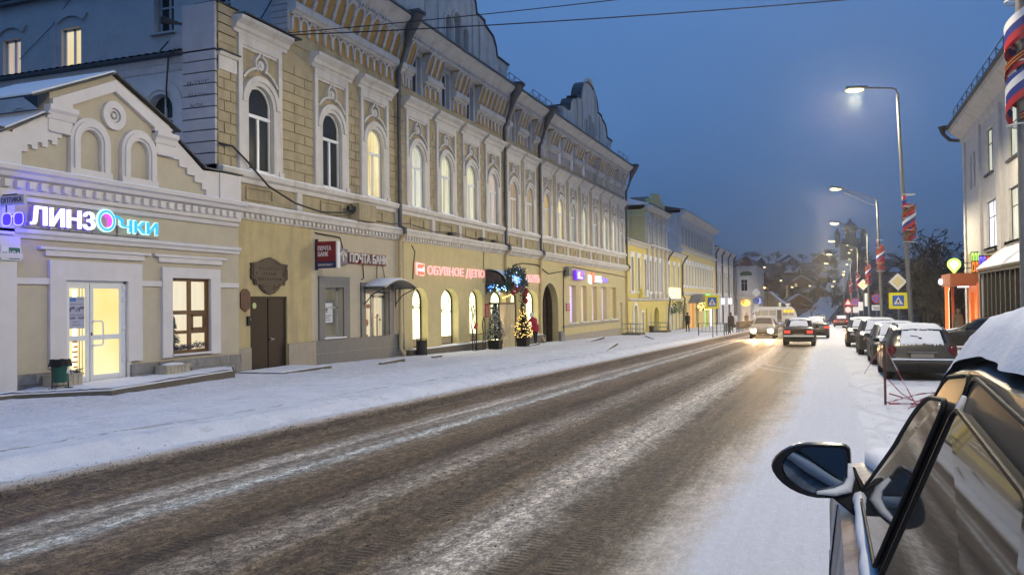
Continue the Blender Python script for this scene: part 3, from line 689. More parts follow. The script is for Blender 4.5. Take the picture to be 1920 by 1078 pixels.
# ================================================================== white single-storey optics shop
KF=Fr((-W+.2,0,0),(0,1,0),(1,0,0))
sh=thing('optics_shop','cream one-storey shop with a white stepped gable, two blind arches and a lit glass door','building',(-W+.2,15,0))
def S(name,b,m,par=None,**k): return obj(name,b,m,par or sh,**k)
gp=[(8.5,4.3),(18.97,4.3),(18.97,5.22),(18.15,5.24),(17.5,5.2),(16.95,5.55),(16.4,5.92),(16.4,6.13),(14.62,6.96),(12.95,6.18),(12.95,5.78),(12.05,5.24),(11.3,5.18),(8.5,5.18)]
dr=(13.3,14.99,-.6,2.22); wi=(16.4,17.78,.44,2.34)
S('front_wall',MB(KF).prism(rect(8.5,18.97,-.9,4.35),-.35,0,[rect(*dr),rect(*wi)]),M['cream'])
S('gable_wall',MB(KF).prism(gp,-.35,.0),M['cream'])
S('shop_core',MB().box(-26,-W-.2,-.8,4.6,8.55,18.3),M['whiteshop'])
S('flat_roof',MB().box(-26,-W-.1,4.6,4.7,8.5,18.35),M['snow'])
# white upper fields of the gable with toothed lower edge
def teeth(a0,a1,z0,z1,top,n):   # lower edge climbs from (a0,z0) to (a1,z1) in teeth
    p=[]; w=(a1-a0)/n
    for i in range(n):
        z=z0+(z1-z0)*i/max(1,n-1); p+= [(a0+w*i,z),(a0+w*(i+.55),z),(a0+w*(i+.55),z+.16),(a0+w*(i+1),z+.16)]
    return p+top
b=MB(KF)
b.prism(teeth(12.25,13.2,4.82,5.08,[(13.2,5.77),(12.97,5.77),(12.05,5.22),(12.05,4.5),(12.25,4.5)],4),0,.06)
b.box(11.2,12.05,4.4,5.16,0,.08); b.box(8.5,11.2,4.4,5.16,0,.05)
pr=[(17.62,4.62)]
t=[(17.62-.28*i) for i in range(5)]; lo=[]
for i in range(4):
    z=4.68+.16*i; lo+=[(17.62-.27*i,z),(17.62-.27*i-.15,z),(17.62-.27*i-.15,z+.16),(17.62-.27*(i+1),z+.16)]
b.prism([(18.12,4.5),(18.12,5.22),(17.5,5.18),(16.45,5.86),(16.3,5.86),(16.3,5.32)]+list(reversed(lo))+[(17.62,4.5)],0,.06)
b.box(18.12,18.97,4.4,5.21,0,.10)
# raking bands, shoulder blocks
b.prism([(12.95,6.05),(14.62,6.84),(14.62,6.58),(13.45,6.02),(13.45,5.85),(12.95,5.85)],0,.10)
b.prism([(16.4,6.02),(14.62,6.84),(14.62,6.58),(15.8,5.98),(15.8,5.85),(16.4,5.85)],0,.10)
for a in (12.86,15.85):
    b.box(a,a+.6,5.36,5.62,0,.08); b.sweep([(0,5.62),(.10,5.62),(.14,5.74),(.2,5.80),(.2,5.9),(0,5.9)],a-.05,a+.66); b.box(a+.02,a+.58,5.34,5.37,0,.12)
b.arc(14.6,6.02,.17,.33,0,.09,0,360,24); b.arc(14.6,6.02,.10,.15,0,.05,0,360,18); b.disc(14.6,6.02,.05,0,.06,10)
for c in (13.93,15.33):
    b.arc(c,5.28,.28,.54,0,.10,n=14); b.arc(c,5.28,.34,.46,.05,.14,n=14)
    for sg in (-1,1):
        x0,x1=sorted((c+sg*.28,c+sg*.54)); b.box(x0,x1,4.62,5.28,0,.10); x0,x1=sorted((c+sg*.34,c+sg*.46)); b.box(x0,x1,4.62,5.28,.05,.14)
    b.box(c-.56,c+.56,4.5,4.66,0,.13)
b.box(13.4,15.9,4.44,4.52,0,.12)
S('gable_trim',b,M['whiteshop'])
def roofpiece(a0,z0,a1,z1,depth,th=.035,over=.13):
    b=MB(KF)
    vs=[(a0,z0,over),(a1,z1,over),(a1,z1,-depth),(a0,z0,-depth)]
    vs+= [(a,z+th,o) for a,z,o in vs]
    b.add(vs,[(0,1,2,3),(4,7,6,5),(0,4,5,1),(1,5,6,2),(2,6,7,3),(3,7,4,0)]); return b
for q in ((12.45,5.98,14.63,6.98,3.2),(16.66,6.02,14.61,6.98,3.2),(11.75,5.10,13.05,5.80,2.2),(17.55,5.24,16.35,5.96,2.2)):
    r=S('gable_roof',roofpiece(*q),M['dark_metal'])
    a0,z0,a1,z1,dp=q; S('roof_snow',roofpiece(a0+.04*(1 if a1>a0 else -1),z0+.055,a1,z1+.055,dp-.05,.04,over=.05),M['snow'],r)
S('parapet_cap',MB(KF).box(17.5,19.0,5.235,5.27,-.4,.16),M['dark_metal']); S('parapet_cap',MB(KF).box(8.4,11.8,5.18,5.22,-.4,.16),M['dark_metal'])
# main cornice and bands
b=MB(KF)
b.sweep([(0,3.94),(.05,3.94),(.07,4.0),(.07,4.22),(.18,4.26),(.22,4.34),(.30,4.38),(.32,4.46),(0,4.5)],8.4,19.0)
s=8.5
while s<18.9: b.box(s,s+.14,4.05,4.2,.06,.16); s+=.275
b.sweep([(0,3.80),(.06,3.80),(.10,3.88),(0,3.93)],12.2,18.9)
b.sweep([(0,3.05),(.05,3.05),(.07,3.12),(.12,3.16),(.12,3.22),(0,3.26)],8.5,18.95)
for a0,a1 in ((12.65,15.66),(15.8,18.38)):
    b.box(a0,a1,2.85,2.91,0,.10); b.box(a0+.16,a1-.16,2.72,2.85,0,.06)
b.box(12.1,12.9,2.12,2.25,0,.05); b.box(15.44,16.06,2.12,2.25,0,.05); b.box(18.16,18.92,2.12,2.25,0,.05)
for a0,a1,z0,z1,h in ((12.9,15.42,.36,2.64,dr),(16.07,18.15,.36,2.6,wi)):
    b.box(a0,h[0],z0,z1,0,.07); b.box(h[1],a1,z0,z1,0,.07); b.box(h[0],h[1],h[3],z1,0,.07)
b.box(13.05,13.3,-.2,.4,-.02,.03); b.box(14.99,15.1,-.2,.36,-.02,.03)
b.box(11.3,12.08,-.8,2.62,0,.14); b.box(11.22,12.16,2.62,2.72,0,.2); b.box(11.2,12.14,2.72,3.05,0,.16); b.box(11.4,12.05,3.1,4.0,0,.12)
S('white_trim',b,M['whiteshop'])
S('cornice_snow',MB(KF).sweep([(-.0,4.475),(.33,4.46),(.30,4.49),(0,4.53)],8.4,19.0),M['snow'])
for a0,a1 in ((12.12,12.92),(15.07,18.97)):
    b=MB(KF)
    a=a0; k=0
    for z0,z1 in ((-.6,-.2),(-.2,.05),(.05,.28)):
        a=a0-.2*(k%2); k+=1
        while a<a1: b.box(max(a,a0),min(a+.42,a1),z0+.008,z1,0,.075+.02*random.random()); a+=.43
    S('stone_plinth',b,M['plinth'])
# glazed double door
f=MB(KF); a0,a1,z0,z1=13.3,14.99,-.02,2.22
m=13.98
for x0,x1,y0,y1 in ((a0,a0+.07,z0,z1),(a1-.07,a1,z0,z1),(a0,a1,z1-.07,z1),(a0+.07,a0+.15,z0,z1-.07),(m-.10,m-.012,z0,z1-.07),(m+.012,m+.10,z0,z1-.07),(a1-.17,a1-.07,z0,z1-.07)): f.box(x0,x1,y0,y1,-.10,-.02)
for x0,x1 in ((a0+.15,m-.1),(m+.1,a1-.17)):
    for y0,y1 in ((z0,z0+.14),(.90,1.01),(z1-.17,z1-.07)): f.box(x0,x1,y0,y1,-.10,-.025)
for z in (.35,1.1,1.75,2.0): f.box(a1-.10,a1-.03,z,z+.12,-.03,.015); 
for z in (1.75,1.1): f.box(a0+.02,a0+.08,z,z+.1,-.03,.015)
d=S('glass_door',f,M['pvc'],bevel=.004)
b=MB(KF); 
S('pane',MB(KF).box(m+.06,a1-.12,z0+.1,z1-.1,-.07,-.055),E_['door'],d)
S('pane',MB(KF).box(a0+.12,m-.06,z0+.1,z1-.1,-.075,-.06),emit('bright_shelf_light',(1,.84,.35),1.2,.1,1,col2=(1,.92,.6),fold=0.),d)
q=MB(KF); q.box(13.56,13.66,.15,2.02,-.058,-.054); q.mi=1
for i in range(7): q.box(13.55+.02*(i%2),13.68,.2+.11*i,.245+.11*i,-.056,-.052)
q.mi=2; q.box(13.72,13.74,.12,2.05,-.058,-.05); q.box(13.80,13.815,.12,2.05,-.058,-.05)
S('shop_shelf',q,[E_['shopwhite'],mat('shelf_orange',(.6,.25,.08),.6,.2,6,0),mat('pale_wood',(.5,.36,.18),.6,.1,6,0)],d)
h=MB(KF); h.tube([KF(m+.06,1.32,-.02),KF(m+.06,1.32,.06),KF(m+.24,1.32,.07),KF(m+.28,1.27,.07),KF(m+.28,.82,.07),KF(m+.24,.78,.07),KF(m+.06,.78,.06),KF(m+.06,.78,-.02)],.016,8)
S('handle',h,M['pvc'],d,smooth=60)
S('keyhole',MB(KF).box(m+.03,m+.06,1.0,1.07,-.02,-.012),M['black'],d)
# brown timber window
f=MB(KF); a0,a1,z0,z1=wi; o0,o1=-.12,-.03; m=17.08
for x0,x1,y0,y1 in ((a0,a0+.07,z0,z1),(a1-.11,a1,z0,z1),(a0,a1,z0,z0+.08),(a0,a1,z1-.08,z1),(m-.06,m+.06,z0,z1),(a0,a1,1.42,1.52),(a0,a1,.93,1.01),(m+.05,m+.13,1.01,1.42),(a1-.19,a1-.1,1.01,1.42),(m+.05,a1-.1,1.36,1.44),(m+.05,a1-.1,.99,1.08)): f.box(x0,x1,y0,y1,o0,o1+.004*((x0*7)%3))
w=S('timber_window',f,M['wood'],bevel=.004)
S('pane',MB(KF).box(a0+.03,a1-.05,z0+.04,z1-.04,-.085,-.07),E_['peach'],w)
S('window_sill',MB(KF).box(a0-.02,a1+.04,z0-.05,z0,-.1,.10),M['whiteshop'],w)
# small artificial tree and tinsel in the shop window
tr=thing('window_tree','small sparse artificial fir standing behind the brown timber window','tree',tuple(KF(16.6,.52,-.05)))
b=MB(); rr=random.Random(4)
for k in range(150):
    t=rr.random(); z=.55+.85*t; a=rr.uniform(-1,1); L=.30*(1-t)+.03
    p=KF(16.56,z,-.055); q=KF(16.56+a*L,z-.10*abs(a)+.04*rr.random(),-.045); u=Vector((0,0,.014))
    if q.y<-0: pass
    b.quad(p-u,q-u*.4,q+u*.4,p+u)
obj('branches',b,mat('grey_green_fir',(.03,.05,.045),.8,.4,5,0),tr)
obj('stem',MB().tube([KF(16.56,.46,-.055),KF(16.56,1.38,-.055)],.012,5),M['bark'],tr)
b=MB(); rr=random.Random(5)
for k in range(260):
    s=16.48+1.18*rr.random(); z=.52+.10*rr.random()+(.09*rr.random() if s>17.15 else .02)
    p=KF(s,z,-.05+.05*rr.random()); d=Vector((rr.uniform(-.3,.3),rr.uniform(-1,1),rr.uniform(-1,1))).normalized()*.045; t=d.cross(Vector((1,0,0))).normalized()*.006
    b.quad(p-d-t,p+d-t,p+d+t,p-d+t)
tag(obj('tinsel_garland',b,mat('navy_tinsel',(.012,.016,.07),.35,.3,8,0,.3)),'dark blue tinsel lying along the sill of the brown timber window','garland')
# ---- signs of the shop
sg=thing('shop_sign','glowing white and cyan ЛИНЗОЧКИ letters above the optics shop door','sign',tuple(KF(14.1,3.5,.05)))
b=text_mb('ЛИНЗ',KF,12.40,13.98,3.33,3.73,.10,.16,bold=.012); obj('white_letters',b,E_['whitesign'],sg)
obj('letter_back',text_mb('ЛИНЗ',KF,12.38,14.0,3.31,3.75,.06,.095,bold=.03),emit('violet_letter_side',(.12,.08,.7),1.0),sg)
b=MB(KF); b.arc(14.30,3.575,.185,.235,.10,.15,0,360,32); obj('ring_letter',b,E_['cyan'],sg)
b=MB(KF); b.arc(14.30,3.575,.236,.262,.09,.145,0,360,32); b.arc(14.30,3.575,.160,.184,.09,.145,0,360,32); obj('ring_edge',b,E_['cyanedge'],sg)
cr=[(14.30+.158*math.cos(R(a)),3.575+.158*math.sin(R(a))) for a in range(-60,111,12)]+[(14.22+.14*math.cos(R(a)),3.545+.14*math.sin(R(a))) for a in range(80,-50,-12)]
obj('crescent',MB(KF).prism(cr,.10,.14),E_['magenta'],sg)
b=MB(KF); b.tube([KF(14.5,3.66,.12),KF(14.58,3.70,.12),KF(14.66,3.69,.12),KF(14.74,3.62,.12)],.032,6); obj('swash',b,E_['cyan'],sg)
obj('cyan_letters',text_mb('ЧКИ',KF,14.72,15.84,3.36,3.64,.115,.16,bold=.0),E_['cyan'],sg)
obj('cyan_letter_edge',text_mb('ЧКИ',KF,14.695,15.865,3.335,3.665,.07,.11,bold=.02),E_['cyanedge'],sg)
b=MB(KF); b.box(12.3,15.95,3.28,3.32,.02,.05); b.box(12.3,15.95,3.76,3.79,.0,.02)
for x in (12.9,13.4,14.0,14.7,15.3): b.box(x,x+.02,3.26,3.5,.0,.06)
obj('mounting_rail',b,M['steel'],sg)
PFR=lambda y:Fr((0,y,0),(1,0,0),(0,-1,0))
bs=thing('optician_blade_sign','pale ОПТИКА board over blue neon spectacles hanging at the shop corner','sign',(-15.1,11.8,3.6))
Y=11.8; P=PFR(Y)
obj('board',MB(P).box(-15.22,-14.57,3.655,3.835,-.03,.05),mat('pale_sign_board',(.40,.41,.52),.5,.05,3,0),bs)
obj('lettering',text_mb('ОПТИКА',P,-15.18,-14.61,3.695,3.795,.05,.056,bold=.02),M['bluesign'],bs)
GX=(-15.04,-14.72); GZ=3.38
def lens(c,w): return [(c+w*math.copysign(abs(math.cos(t))**.75,math.cos(t)),GZ+.115*math.copysign(abs(math.sin(t))**.75,math.sin(t))-.02*(math.sin(t)<0)) for t in [2*math.pi*i/20 for i in range(20)]]
b=MB(P)
for c in GX: b.prism(lens(c,.13),.0,.03)
g=obj('spectacles',b,E_['neonblue'],bs)
b=MB(P)
for c in GX:
    L=lens(c,.13); b.tube([P(x,z,.04) for x,z in L+[L[0]]],.0085,6)
b.tube([P(GX[0]+.125,GZ+.03,.04),P(-14.88,GZ+.055,.04),P(GX[1]-.125,GZ+.03,.04)],.0085,6); obj('neon_tube',b,E_['neonwhite'],g)
b=MB(P); b.box(-15.1,-15.08,3.45,3.66,.0,.02); b.box(-15.35,-14.8,3.84,3.87,.0,.02); b.box(-15.3,-15.27,3.2,3.87,-.01,.02); obj('bracket',b,M['blackmetal'],bs)
hp=thing('house_number_plate','small green and white house number plate reading 142 в on the shop pilaster','sign',tuple(KF(11.9,2.7,.2)))
obj('plate',MB(KF).box(11.70,12.13,2.58,2.85,.17,.19),M['whitesign'],hp); obj('green_field',MB(KF).box(11.86,12.10,2.60,2.83,.19,.194),M['greensign'],hp)
obj('number',text_mb('142 в',KF,11.88,12.08,2.66,2.77,.194,.198,bold=.02),M['whitesign'],hp); obj('street_name',text_mb('ая',KF,11.72,11.82,2.66,2.74,.19,.194,bold=.02),M['greensign'],hp)
po=thing('hours_poster','grey-blue opening hours poster reading 8-19 on the left door leaf','poster',tuple(KF(13.6,1.5,-.05)))
DF=KF
obj('sheet',MB(DF).box(13.44,13.86,1.17,1.86,-.05,-.045),mat('poster_grey',(.36,.38,.50),.6,.04,3,0),po)
obj('blue_header',MB(DF).box(13.48,13.64,1.76,1.83,-.045,-.042),mat('poster_blue',(.05,.16,.50),.5,.05,3,0),po)
b=text_mb('8⁰⁰-19⁰⁰',DF,13.46,13.84,1.53,1.65,-.045,-.042,bold=.03)
for x in (text_mb('10.00 - 18.00',DF,13.46,13.85,1.375,1.425,-.045,-.042,bold=.02),):
    k=len(b.v); b.v+=x.v; b.f+=[[i+k for i in f] for f in x.f]; b.m+=x.m
obj('hours',b,mat('poster_ink',(.06,.02,.10),.5,.05,3,0),po)
b=MB(DF)
for z,x0,x1 in ((1.69,13.47,13.84),(1.46,13.47,13.84),(1.30,13.56,13.72),(1.24,13.55,13.75),(1.80,13.68,13.82)):
    x=x0
    while x<x1: w=random.uniform(.02,.05); b.box(x,min(x+w,x1),z,z+.016,-.045,-.0425); x+=w+.012
obj('small_print',b,mat('poster_grey_ink',(.12,.13,.22),.5,.05,3,0),po)
# platform, planters, bin
pf=[(-15.28,9.0),(-14.7,10.6),(-14.65,11.6),(-13.4,12.75),(-14.25,17.5),(-15.28,18.7)]
pl=thing('entrance_platform','low concrete step with snow on it in front of the optics shop','step',(-14.5,14.5,-.1))
def plan(poly,z0,z1): return MB(Fr((0,0,0),(1,0,0),(0,0,1))).add([(x,0,z0) for x,y in poly],[]) 
def slab(poly,z0,z1):
    b=MB(); n=len(poly); b.add([(x,z0,y) for x,y in poly]+[(x,z1,y) for x,y in poly],[tuple(range(n)),tuple(range(n,2*n))]+[(i,(i+1)%n,(i+1)%n+n,i+n) for i in range(n)]); return b
obj('concrete_slab',slab(pf,-.6,-.045),M['concrete'],pl)
ip=[(-15.27,9.0),(-14.72,10.6),(-14.68,11.62),(-13.45,12.78),(-14.30,17.47),(-15.27,18.6)]
def snowpatch(poly,z,th,name,par,res=.16,seed=0):
    xs=[p[0] for p in poly]; ys=[p[1] for p in poly]
    def inside(x,y):
        c=False;n=len(poly)
        for i in range(n):
            x0,y0=poly[i];x1,y1=poly[(i+1)%n]
            if (y0>y)!=(y1>y) and x<(x1-x0)*(y-y0)/(y1-y0)+x0: c=not c
        return c
    b=slab(poly,z-.01,z+th*.35)
    nx=int((max(xs)-min(xs))/res)+1; ny=int((max(ys)-min(ys))/res)+1; g={}
    vs=[];fs=[]
    for i in range(nx+1):
        for j in range(ny+1):
            x=min(xs)+i*res;y=min(ys)+j*res
            if inside(x,y):
                g[i,j]=len(vs); vs.append((x,z+th*(.75+.6*mn.noise((x*1.7+seed,y*1.7,3))+.25*mn.noise((x*6,y*6,seed))),y))
    for (i,j) in list(g):
        if all(k in g for k in ((i+1,j),(i+1,j+1),(i,j+1))): fs.append((g[i,j],g[i+1,j],g[i+1,j+1],g[i,j+1]))
    b.add(vs,fs); return obj(name,b,M['snow'],par)
snowpatch(ip,-.045,.05,'snow_cover',pl)
def stone_planter(c,w,d,h,zb,label,left=True):
    t=thing('stone_planter',label,'planter',(c[0],c[1],zb))
    b=MB(); b.box(-d/2,d/2,0,h,-w/2,w/2); b.box(-d/2-.02,d/2+.02,h-.04,h,-w/2-.02,w/2+.02)
    n=int(w/.12)
    for i in range(n): y=-w/2+.06+.12*i; b.box(d/2,d/2+.012,.02,h-.05,y-.045,y+.045)
    obj('trough',b,M['stone_planter'],t,local=True,bevel=.008)
    b=MB(); b.blob((0,0,h-.01),d/2*.95,w/2*.95,.05,12,6,.3); obj('snow',b,M['snow'],t,local=True,smooth=180); return t
p1=stone_planter((-15.0,13.0),.62,.42,.28,-.03,'worn pale stone trough with dead stalks left of the shop door')
b=MB(); rr=random.Random(8)
for k in range(60):
    a=Vector((rr.uniform(-.12,.12),rr.uniform(-.0,.3),.30)); d=Vector((rr.uniform(-.05,.2),rr.uniform(-.12,.12),rr.uniform(-.02,.07))); b.tube([a,a+d],.006,3)
obj('dead_stalks',b,mat('dead_stalks',(.07,.05,.04),.9,.3,9,0),p1,local=True)
stone_planter((-15.02,16.15),.78,.36,.24,-.03,'small cream stone trough below the brown timber window')
bn=thing('litter_bin','dark green tilting litter bin with a torn black liner left of the shop door','bin',(-14.55,12.55,-.0))
b=MB(); b.lathe((0,0,.12),[(.13,0),(.15,.05),(.17,.42),(.165,.42),(.14,.06)],14); obj('bucket',b,M['green'],bn,local=True,smooth=40)
b=MB(); b.tube([(-.0,-.19,-.02),(0,-.19,.52)],.014,6); b.tube([(0,.19,-.02),(0,.19,.52)],.014,6); b.tube([(0,-.19,.05),(0,.19,.05)],.012,6); b.tube([(-.1,-.19,0),(.12,-.19,0)],.012,6); b.tube([(-.1,.19,0),(.12,.19,0)],.012,6); obj('frame',b,M['blackmetal'],bn,local=True)
b=MB(); rr=random.Random(2); n=22; vs=[];fs=[]
for i in range(n):
    a=2*math.pi*i/n; r0,r1,r2=.155,.19,.20+.035*rr.random()
    vs+=[(r0*math.cos(a),.53,r0*math.sin(a)),(r1*math.cos(a),.57+.02*rr.random(),r1*math.sin(a)),(r2*math.cos(a),.47-.04*rr.random(),r2*math.sin(a))]
for i in range(n):
    j=(i+1)%n; fs+=[(3*i,3*i+1,3*j+1,3*j),(3*i+1,3*i+2,3*j+2,3*j+1)]
b.add(vs,fs); obj('bin_liner',b,M['black'],bn,local=True)
b=MB(Fr((.165,0,0),(0,1,0),(1,0,0))); b.prism([(-.0,.30),(.02,.30),(.035,.38),(.05,.30),(.07,.30),(.045,.45),(.025,.45)],0,.008); obj('pale_mark',b,M['whitesign'],bn,local=True)
# ---- wall plaques and bank signs
pq=thing('carved_plaque','large dark carved wooden plaque with a scalloped outline above the brown double door','plaque',tuple(LF(20.53,2.5,.05)))
out=[]
half=[(0,1.94),(.22,1.98),(.42,2.10),(.52,2.22),(.72,2.22),(.75,2.34),(.87,2.40),(.87,2.70),(.83,2.74),(.87,2.79),(.87,2.86),(.55,2.88),(.30,2.98),(0,3.05)]
out=[(20.53+x,z) for x,z in half]+[(20.53-x,z) for x,z in reversed(half[1:-1])]
obj('board',MB(LF).prism(out,.03,.09),M['plaque'],pq,bevel=.012)
inn=[(20.53+(a-20.53)*.9,2.5+(z-2.5)*.9) for a,z in out]; inn2=[(20.53+(a-20.53)*.86,2.5+(z-2.5)*.86) for a,z in out]
obj('moulding',MB(LF).prism(inn,.09,.105,[inn2]),M['plaque_relief'],pq)
b=MB(LF)
for z,w in ((2.66,.5),(2.52,.35),(2.36,.55)):
    x=20.53-w
    while x<20.53+w: q=random.uniform(.05,.09); b.box(x,x+q*.8,z,z+.085,.09,.10); x+=q+.015
for sg in (-1,1): b.arc(20.53+sg*.25,2.15,.05,.08,.09,.105,0,270,8); b.arc(20.53+sg*.68,2.55,.05,.08,.09,.105,0,270,8)
obj('carved_lettering',b,M['plaque_relief'],pq)
ps=thing('wooden_plaque','small reddish brown wooden plaque beside the brown double door','plaque',tuple(LF(19.43,1.75,.05)))
b=MB(LF); b.prism([(19.22,1.58),(19.28,1.52),(19.33,1.5),(19.43,1.44),(19.53,1.5),(19.58,1.52),(19.64,1.58),(19.64,1.98),(19.58,2.04),(19.5,2.1),(19.36,2.1),(19.28,2.04),(19.22,1.98)],.03,.07); obj('board',b,mat('reddish_brown_wood',(.10,.035,.02),.35,.25,6,.1),ps,bevel=.008)
b=MB(LF)
for i in range(6): b.box(19.29+.02*(i%2),19.57-.02*(i%3),1.62+.06*i,1.65+.06*i,.07,.076)
obj('engraving',b,M['plaque_relief'],ps)
ic=thing('door_intercom','small black intercom box left of the brown double door','intercom',tuple(LF(19.57,1.2,.05)))
obj('housing',MB(LF).box(19.50,19.62,1.05,1.32,.03,.08),M['black'],ic,bevel=.006); obj('button',MB(LF).disc(19.63,1.23,.04,.03,.06,10),M['steel'],ic)
# Pochta Bank blade (box sign), emblem, letters
bl=thing('bank_blade_sign','dark red and navy box sign reading ПОЧТА БАНК БАНКОМАТ fixed square to the wall','sign',(-15.0,23.1,3.2))
P=PFR(23.0)
obj('red_face',MB(P).box(-15.42,-14.68,3.02,3.66,-.07,.07),M['redsign'],bl); obj('navy_face',MB(P).box(-15.42,-14.68,2.80,3.02,-.07,.07),M['bluesign'],bl)
obj('pale_side',MB(P).box(-14.68,-14.62,2.80,3.66,-.08,.08),M['whitesign'],bl)
obj('lettering',text_mb('ПОЧТА\nБАНК',P,-15.36,-14.86,3.18,3.52,.07,.078,bold=.03),M['whitesign'],bl); obj('small_lettering',text_mb('БАНКОМАТ',P,-15.35,-14.8,2.87,2.95,.07,.078,bold=.02),M['signgrey'],bl)
b=MB(P); b.box(-15.5,-15.4,2.75,3.75,-.02,.02); b.tube([P(-15.5,3.3,0),P(-15.42,3.3,0)],.02,5); obj('bracket',b,M['blackmetal'],bl)
em=thing('bank_emblem','navy square box with a pale winged emblem between the bank blade sign and letters','sign',tuple(LF(24.4,3.25,.1)))
obj('box',MB(LF).box(24.15,24.72,2.98,3.52,.0,.14),M['bluesign'],em)
b=MB(LF)
for sg in (-1,1):
    for k in range(5):
        a=R(100-26*k); x=24.43+sg*.05; b.prism([(x,3.2+.02*k),(x+sg*.18*math.cos(a*.8),3.26+.16*math.sin(a)),(x+sg*(.18*math.cos(a*.8)+.025),3.24+.16*math.sin(a)),(x+sg*.03,3.17+.02*k)],.14,.15)
    b.disc(24.43+sg*.045,3.38,.03,.14,.15,8)
b.prism([(24.40,3.34),(24.46,3.34),(24.47,3.12),(24.43,3.05),(24.39,3.12)],.14,.152); b.box(24.36,24.5,3.42,3.45,.14,.15)
obj('winged_emblem',b,M['signgrey'],em)
bt=thing('bank_letters_sign','unlit grey ПОЧТА БАНК letters on a dark red strip above the bank entrance','sign',tuple(LF(26.1,3.25,.1)))
obj('red_strip',MB(LF).box(24.80,27.52,3.04,3.44,.0,.06),M['redsign'],bt); obj('lettering',text_mb('ПОЧТА БАНК',LF,24.86,27.46,3.08,3.41,.10,.16,bold=.02),M['signgrey'],bt); obj('letter_side',text_mb('ПОЧТА БАНК',LF,24.85,27.47,3.07,3.42,.06,.10,bold=.03),M['redsign'],bt)
# shoe shop signs
sd=thing('shoe_depot_sign','glowing pink red ОБУВНОЕ ДЕПО letters with a square logo over the shoe shop windows','sign',tuple(LF(33.5,3,.1)))
def neon_text(body,a0,a1,z0,z1,par,bold=.02,fr=LF,o=.05):
    obj('letter_body',text_mb(body,fr,a0-.01,a1+.01,z0-.01,z1+.01,o+.02,o+.06,bold=.014),E_['pinkneon'],par)
    obj('letter_face',text_mb(body,fr,a0+.01,a1-.01,z0+.02,z1-.02,o+.06,o+.068,bold=-.026),E_['rededge'],par)
neon_text('ОБУВНОЕ ДЕПО',30.95,37.05,2.76,3.18,sd)
b=MB(LF); b.prism([(29.92,2.80),(30.5,2.74),(30.6,2.82),(30.6,3.24),(30.3,3.26),(29.92,3.28)],.06,.12); obj('logo_edge',b,E_['pinkneon'],sd)
obj('logo_field',MB(LF).box(29.99,30.54,2.79,3.21,.12,.135),E_['redglow'],sd); obj('logo_mark',text_mb('od',LF,30.0,30.5,2.92,3.1,.135,.145,bold=.05),E_['whitesign'],sd)
ob=thing('shoe_sign','glowing pink ОБУВЬ letters right of the snowy shop canopy','sign',tuple(LF(44.2,2.95,.1))); neon_text('ОБУВЬ',43.0,45.45,2.74,3.14,ob)
for nm,lab,a,z,w,h in (('red_wall_plaque','narrow red plaque on the wall left of the glazed shop porch',37.18,.92,.42,.66),('red_wall_plaque','small square dark red plaque between the gate and the bank windows',50.6,1.05,.75,.5)):
    t=thing(nm,lab,'plaque',tuple(LF(a,z,.05))); obj('board',MB(LF).box(a,a+w,z,z+h,.03,.06),M['redribbon'],t); b=MB(LF)
    for i in range(5): b.box(a+.06,a+w-.06-.03*(i%2),z+.08+.1*i,z+.11+.1*i,.06,.064)
    obj('print',b,M['whiteribbon'],t)
pb=thing('bank_light_box','square violet light box with a white and red mark above the bank windows','sign',tuple(LF(53.1,3.4,.1)))
obj('box',MB(LF).box(52.2,54.1,3.1,3.68,.1,.28),E_['purple'],pb); b=MB(LF); b.prism([(52.5,3.3),(53.0,3.3),(53.0,3.6),(52.7,3.56),(52.5,3.45)],.28,.29); b.box(52.5,53.6,3.15,3.24,.28,.29); obj('white_mark',b,E_['whitesign'],pb); obj('red_mark',MB(LF).disc(53.3,3.45,.3,.28,.29,14,.12),E_['rededge'],pb)
pt=thing('bank_name_sign','glowing white ПСБ letters with an orange red logo and small blue Банк on the wall','sign',tuple(LF(58,3.3,.1)))
obj('logo_white',MB(LF).prism([(55.75,2.92),(56.25,2.84),(56.25,3.42),(56.0,3.5),(55.75,3.4)],.08,.2),E_['whitesign'],pt); obj('logo_red',MB(LF).prism([(56.35,2.95),(57.1,3.05),(57.1,3.45),(56.7,3.66),(56.35,3.55)],.08,.2),E_['redglow'],pt)
obj('lettering',text_mb('ПСБ',LF,57.3,59.1,2.98,3.45,.08,.2,bold=.01),E_['whitesign'],pt); obj('letter_back',text_mb('ПСБ',LF,57.25,59.15,2.94,3.49,.04,.078,bold=.07),M['bluesign'],pt); obj('small_lettering',text_mb('Банк',LF,59.5,61.0,3.06,3.36,.06,.14,bold=.02),E_['violet'],pt)
# ================================================================== farther buildings on the left
def window_box(parent,fr,a0,a1,z0,z1,frame,pane,bars=1,depth=.12,trim=0,name='window'):
    f=MB(fr); t=.06
    for x0,x1,y0,y1 in [(a0,a0+t,z0,z1),(a1-t,a1,z0,z1),(a0+t,a1-t,z0,z0+t),(a0+t,a1-t,z1-t,z1)]+[((a0+a1)/2-.025,(a0+a1)/2+.025,z0+t,z1-t)]*(bars>0)+[(a0+t,a1-t,z0+.66*(z1-z0),z0+.66*(z1-z0)+.05)]*(bars>0): f.box(x0,x1,y0,y1,-depth-.06,-depth)
    if trim:
        f.box(a0-trim,a0,z0-trim,z1+trim,0,.06); f.box(a1,a1+trim,z0-trim,z1+trim,0,.06); f.box(a0,a1,z1,z1+trim,0,.06); f.box(a0-trim*1.3,a1+trim*1.3,z0-trim,z0,0,.09); f.box(a0-trim*1.3,a1+trim*1.3,z1+trim,z1+trim*1.8,0,.10)
    fo=obj(name,f,frame,parent); obj('pane',MB(fr).box(a0+.03,a1-.03,z0+.03,z1-.03,-depth-.045,-depth-.03),pane,fo); return fo
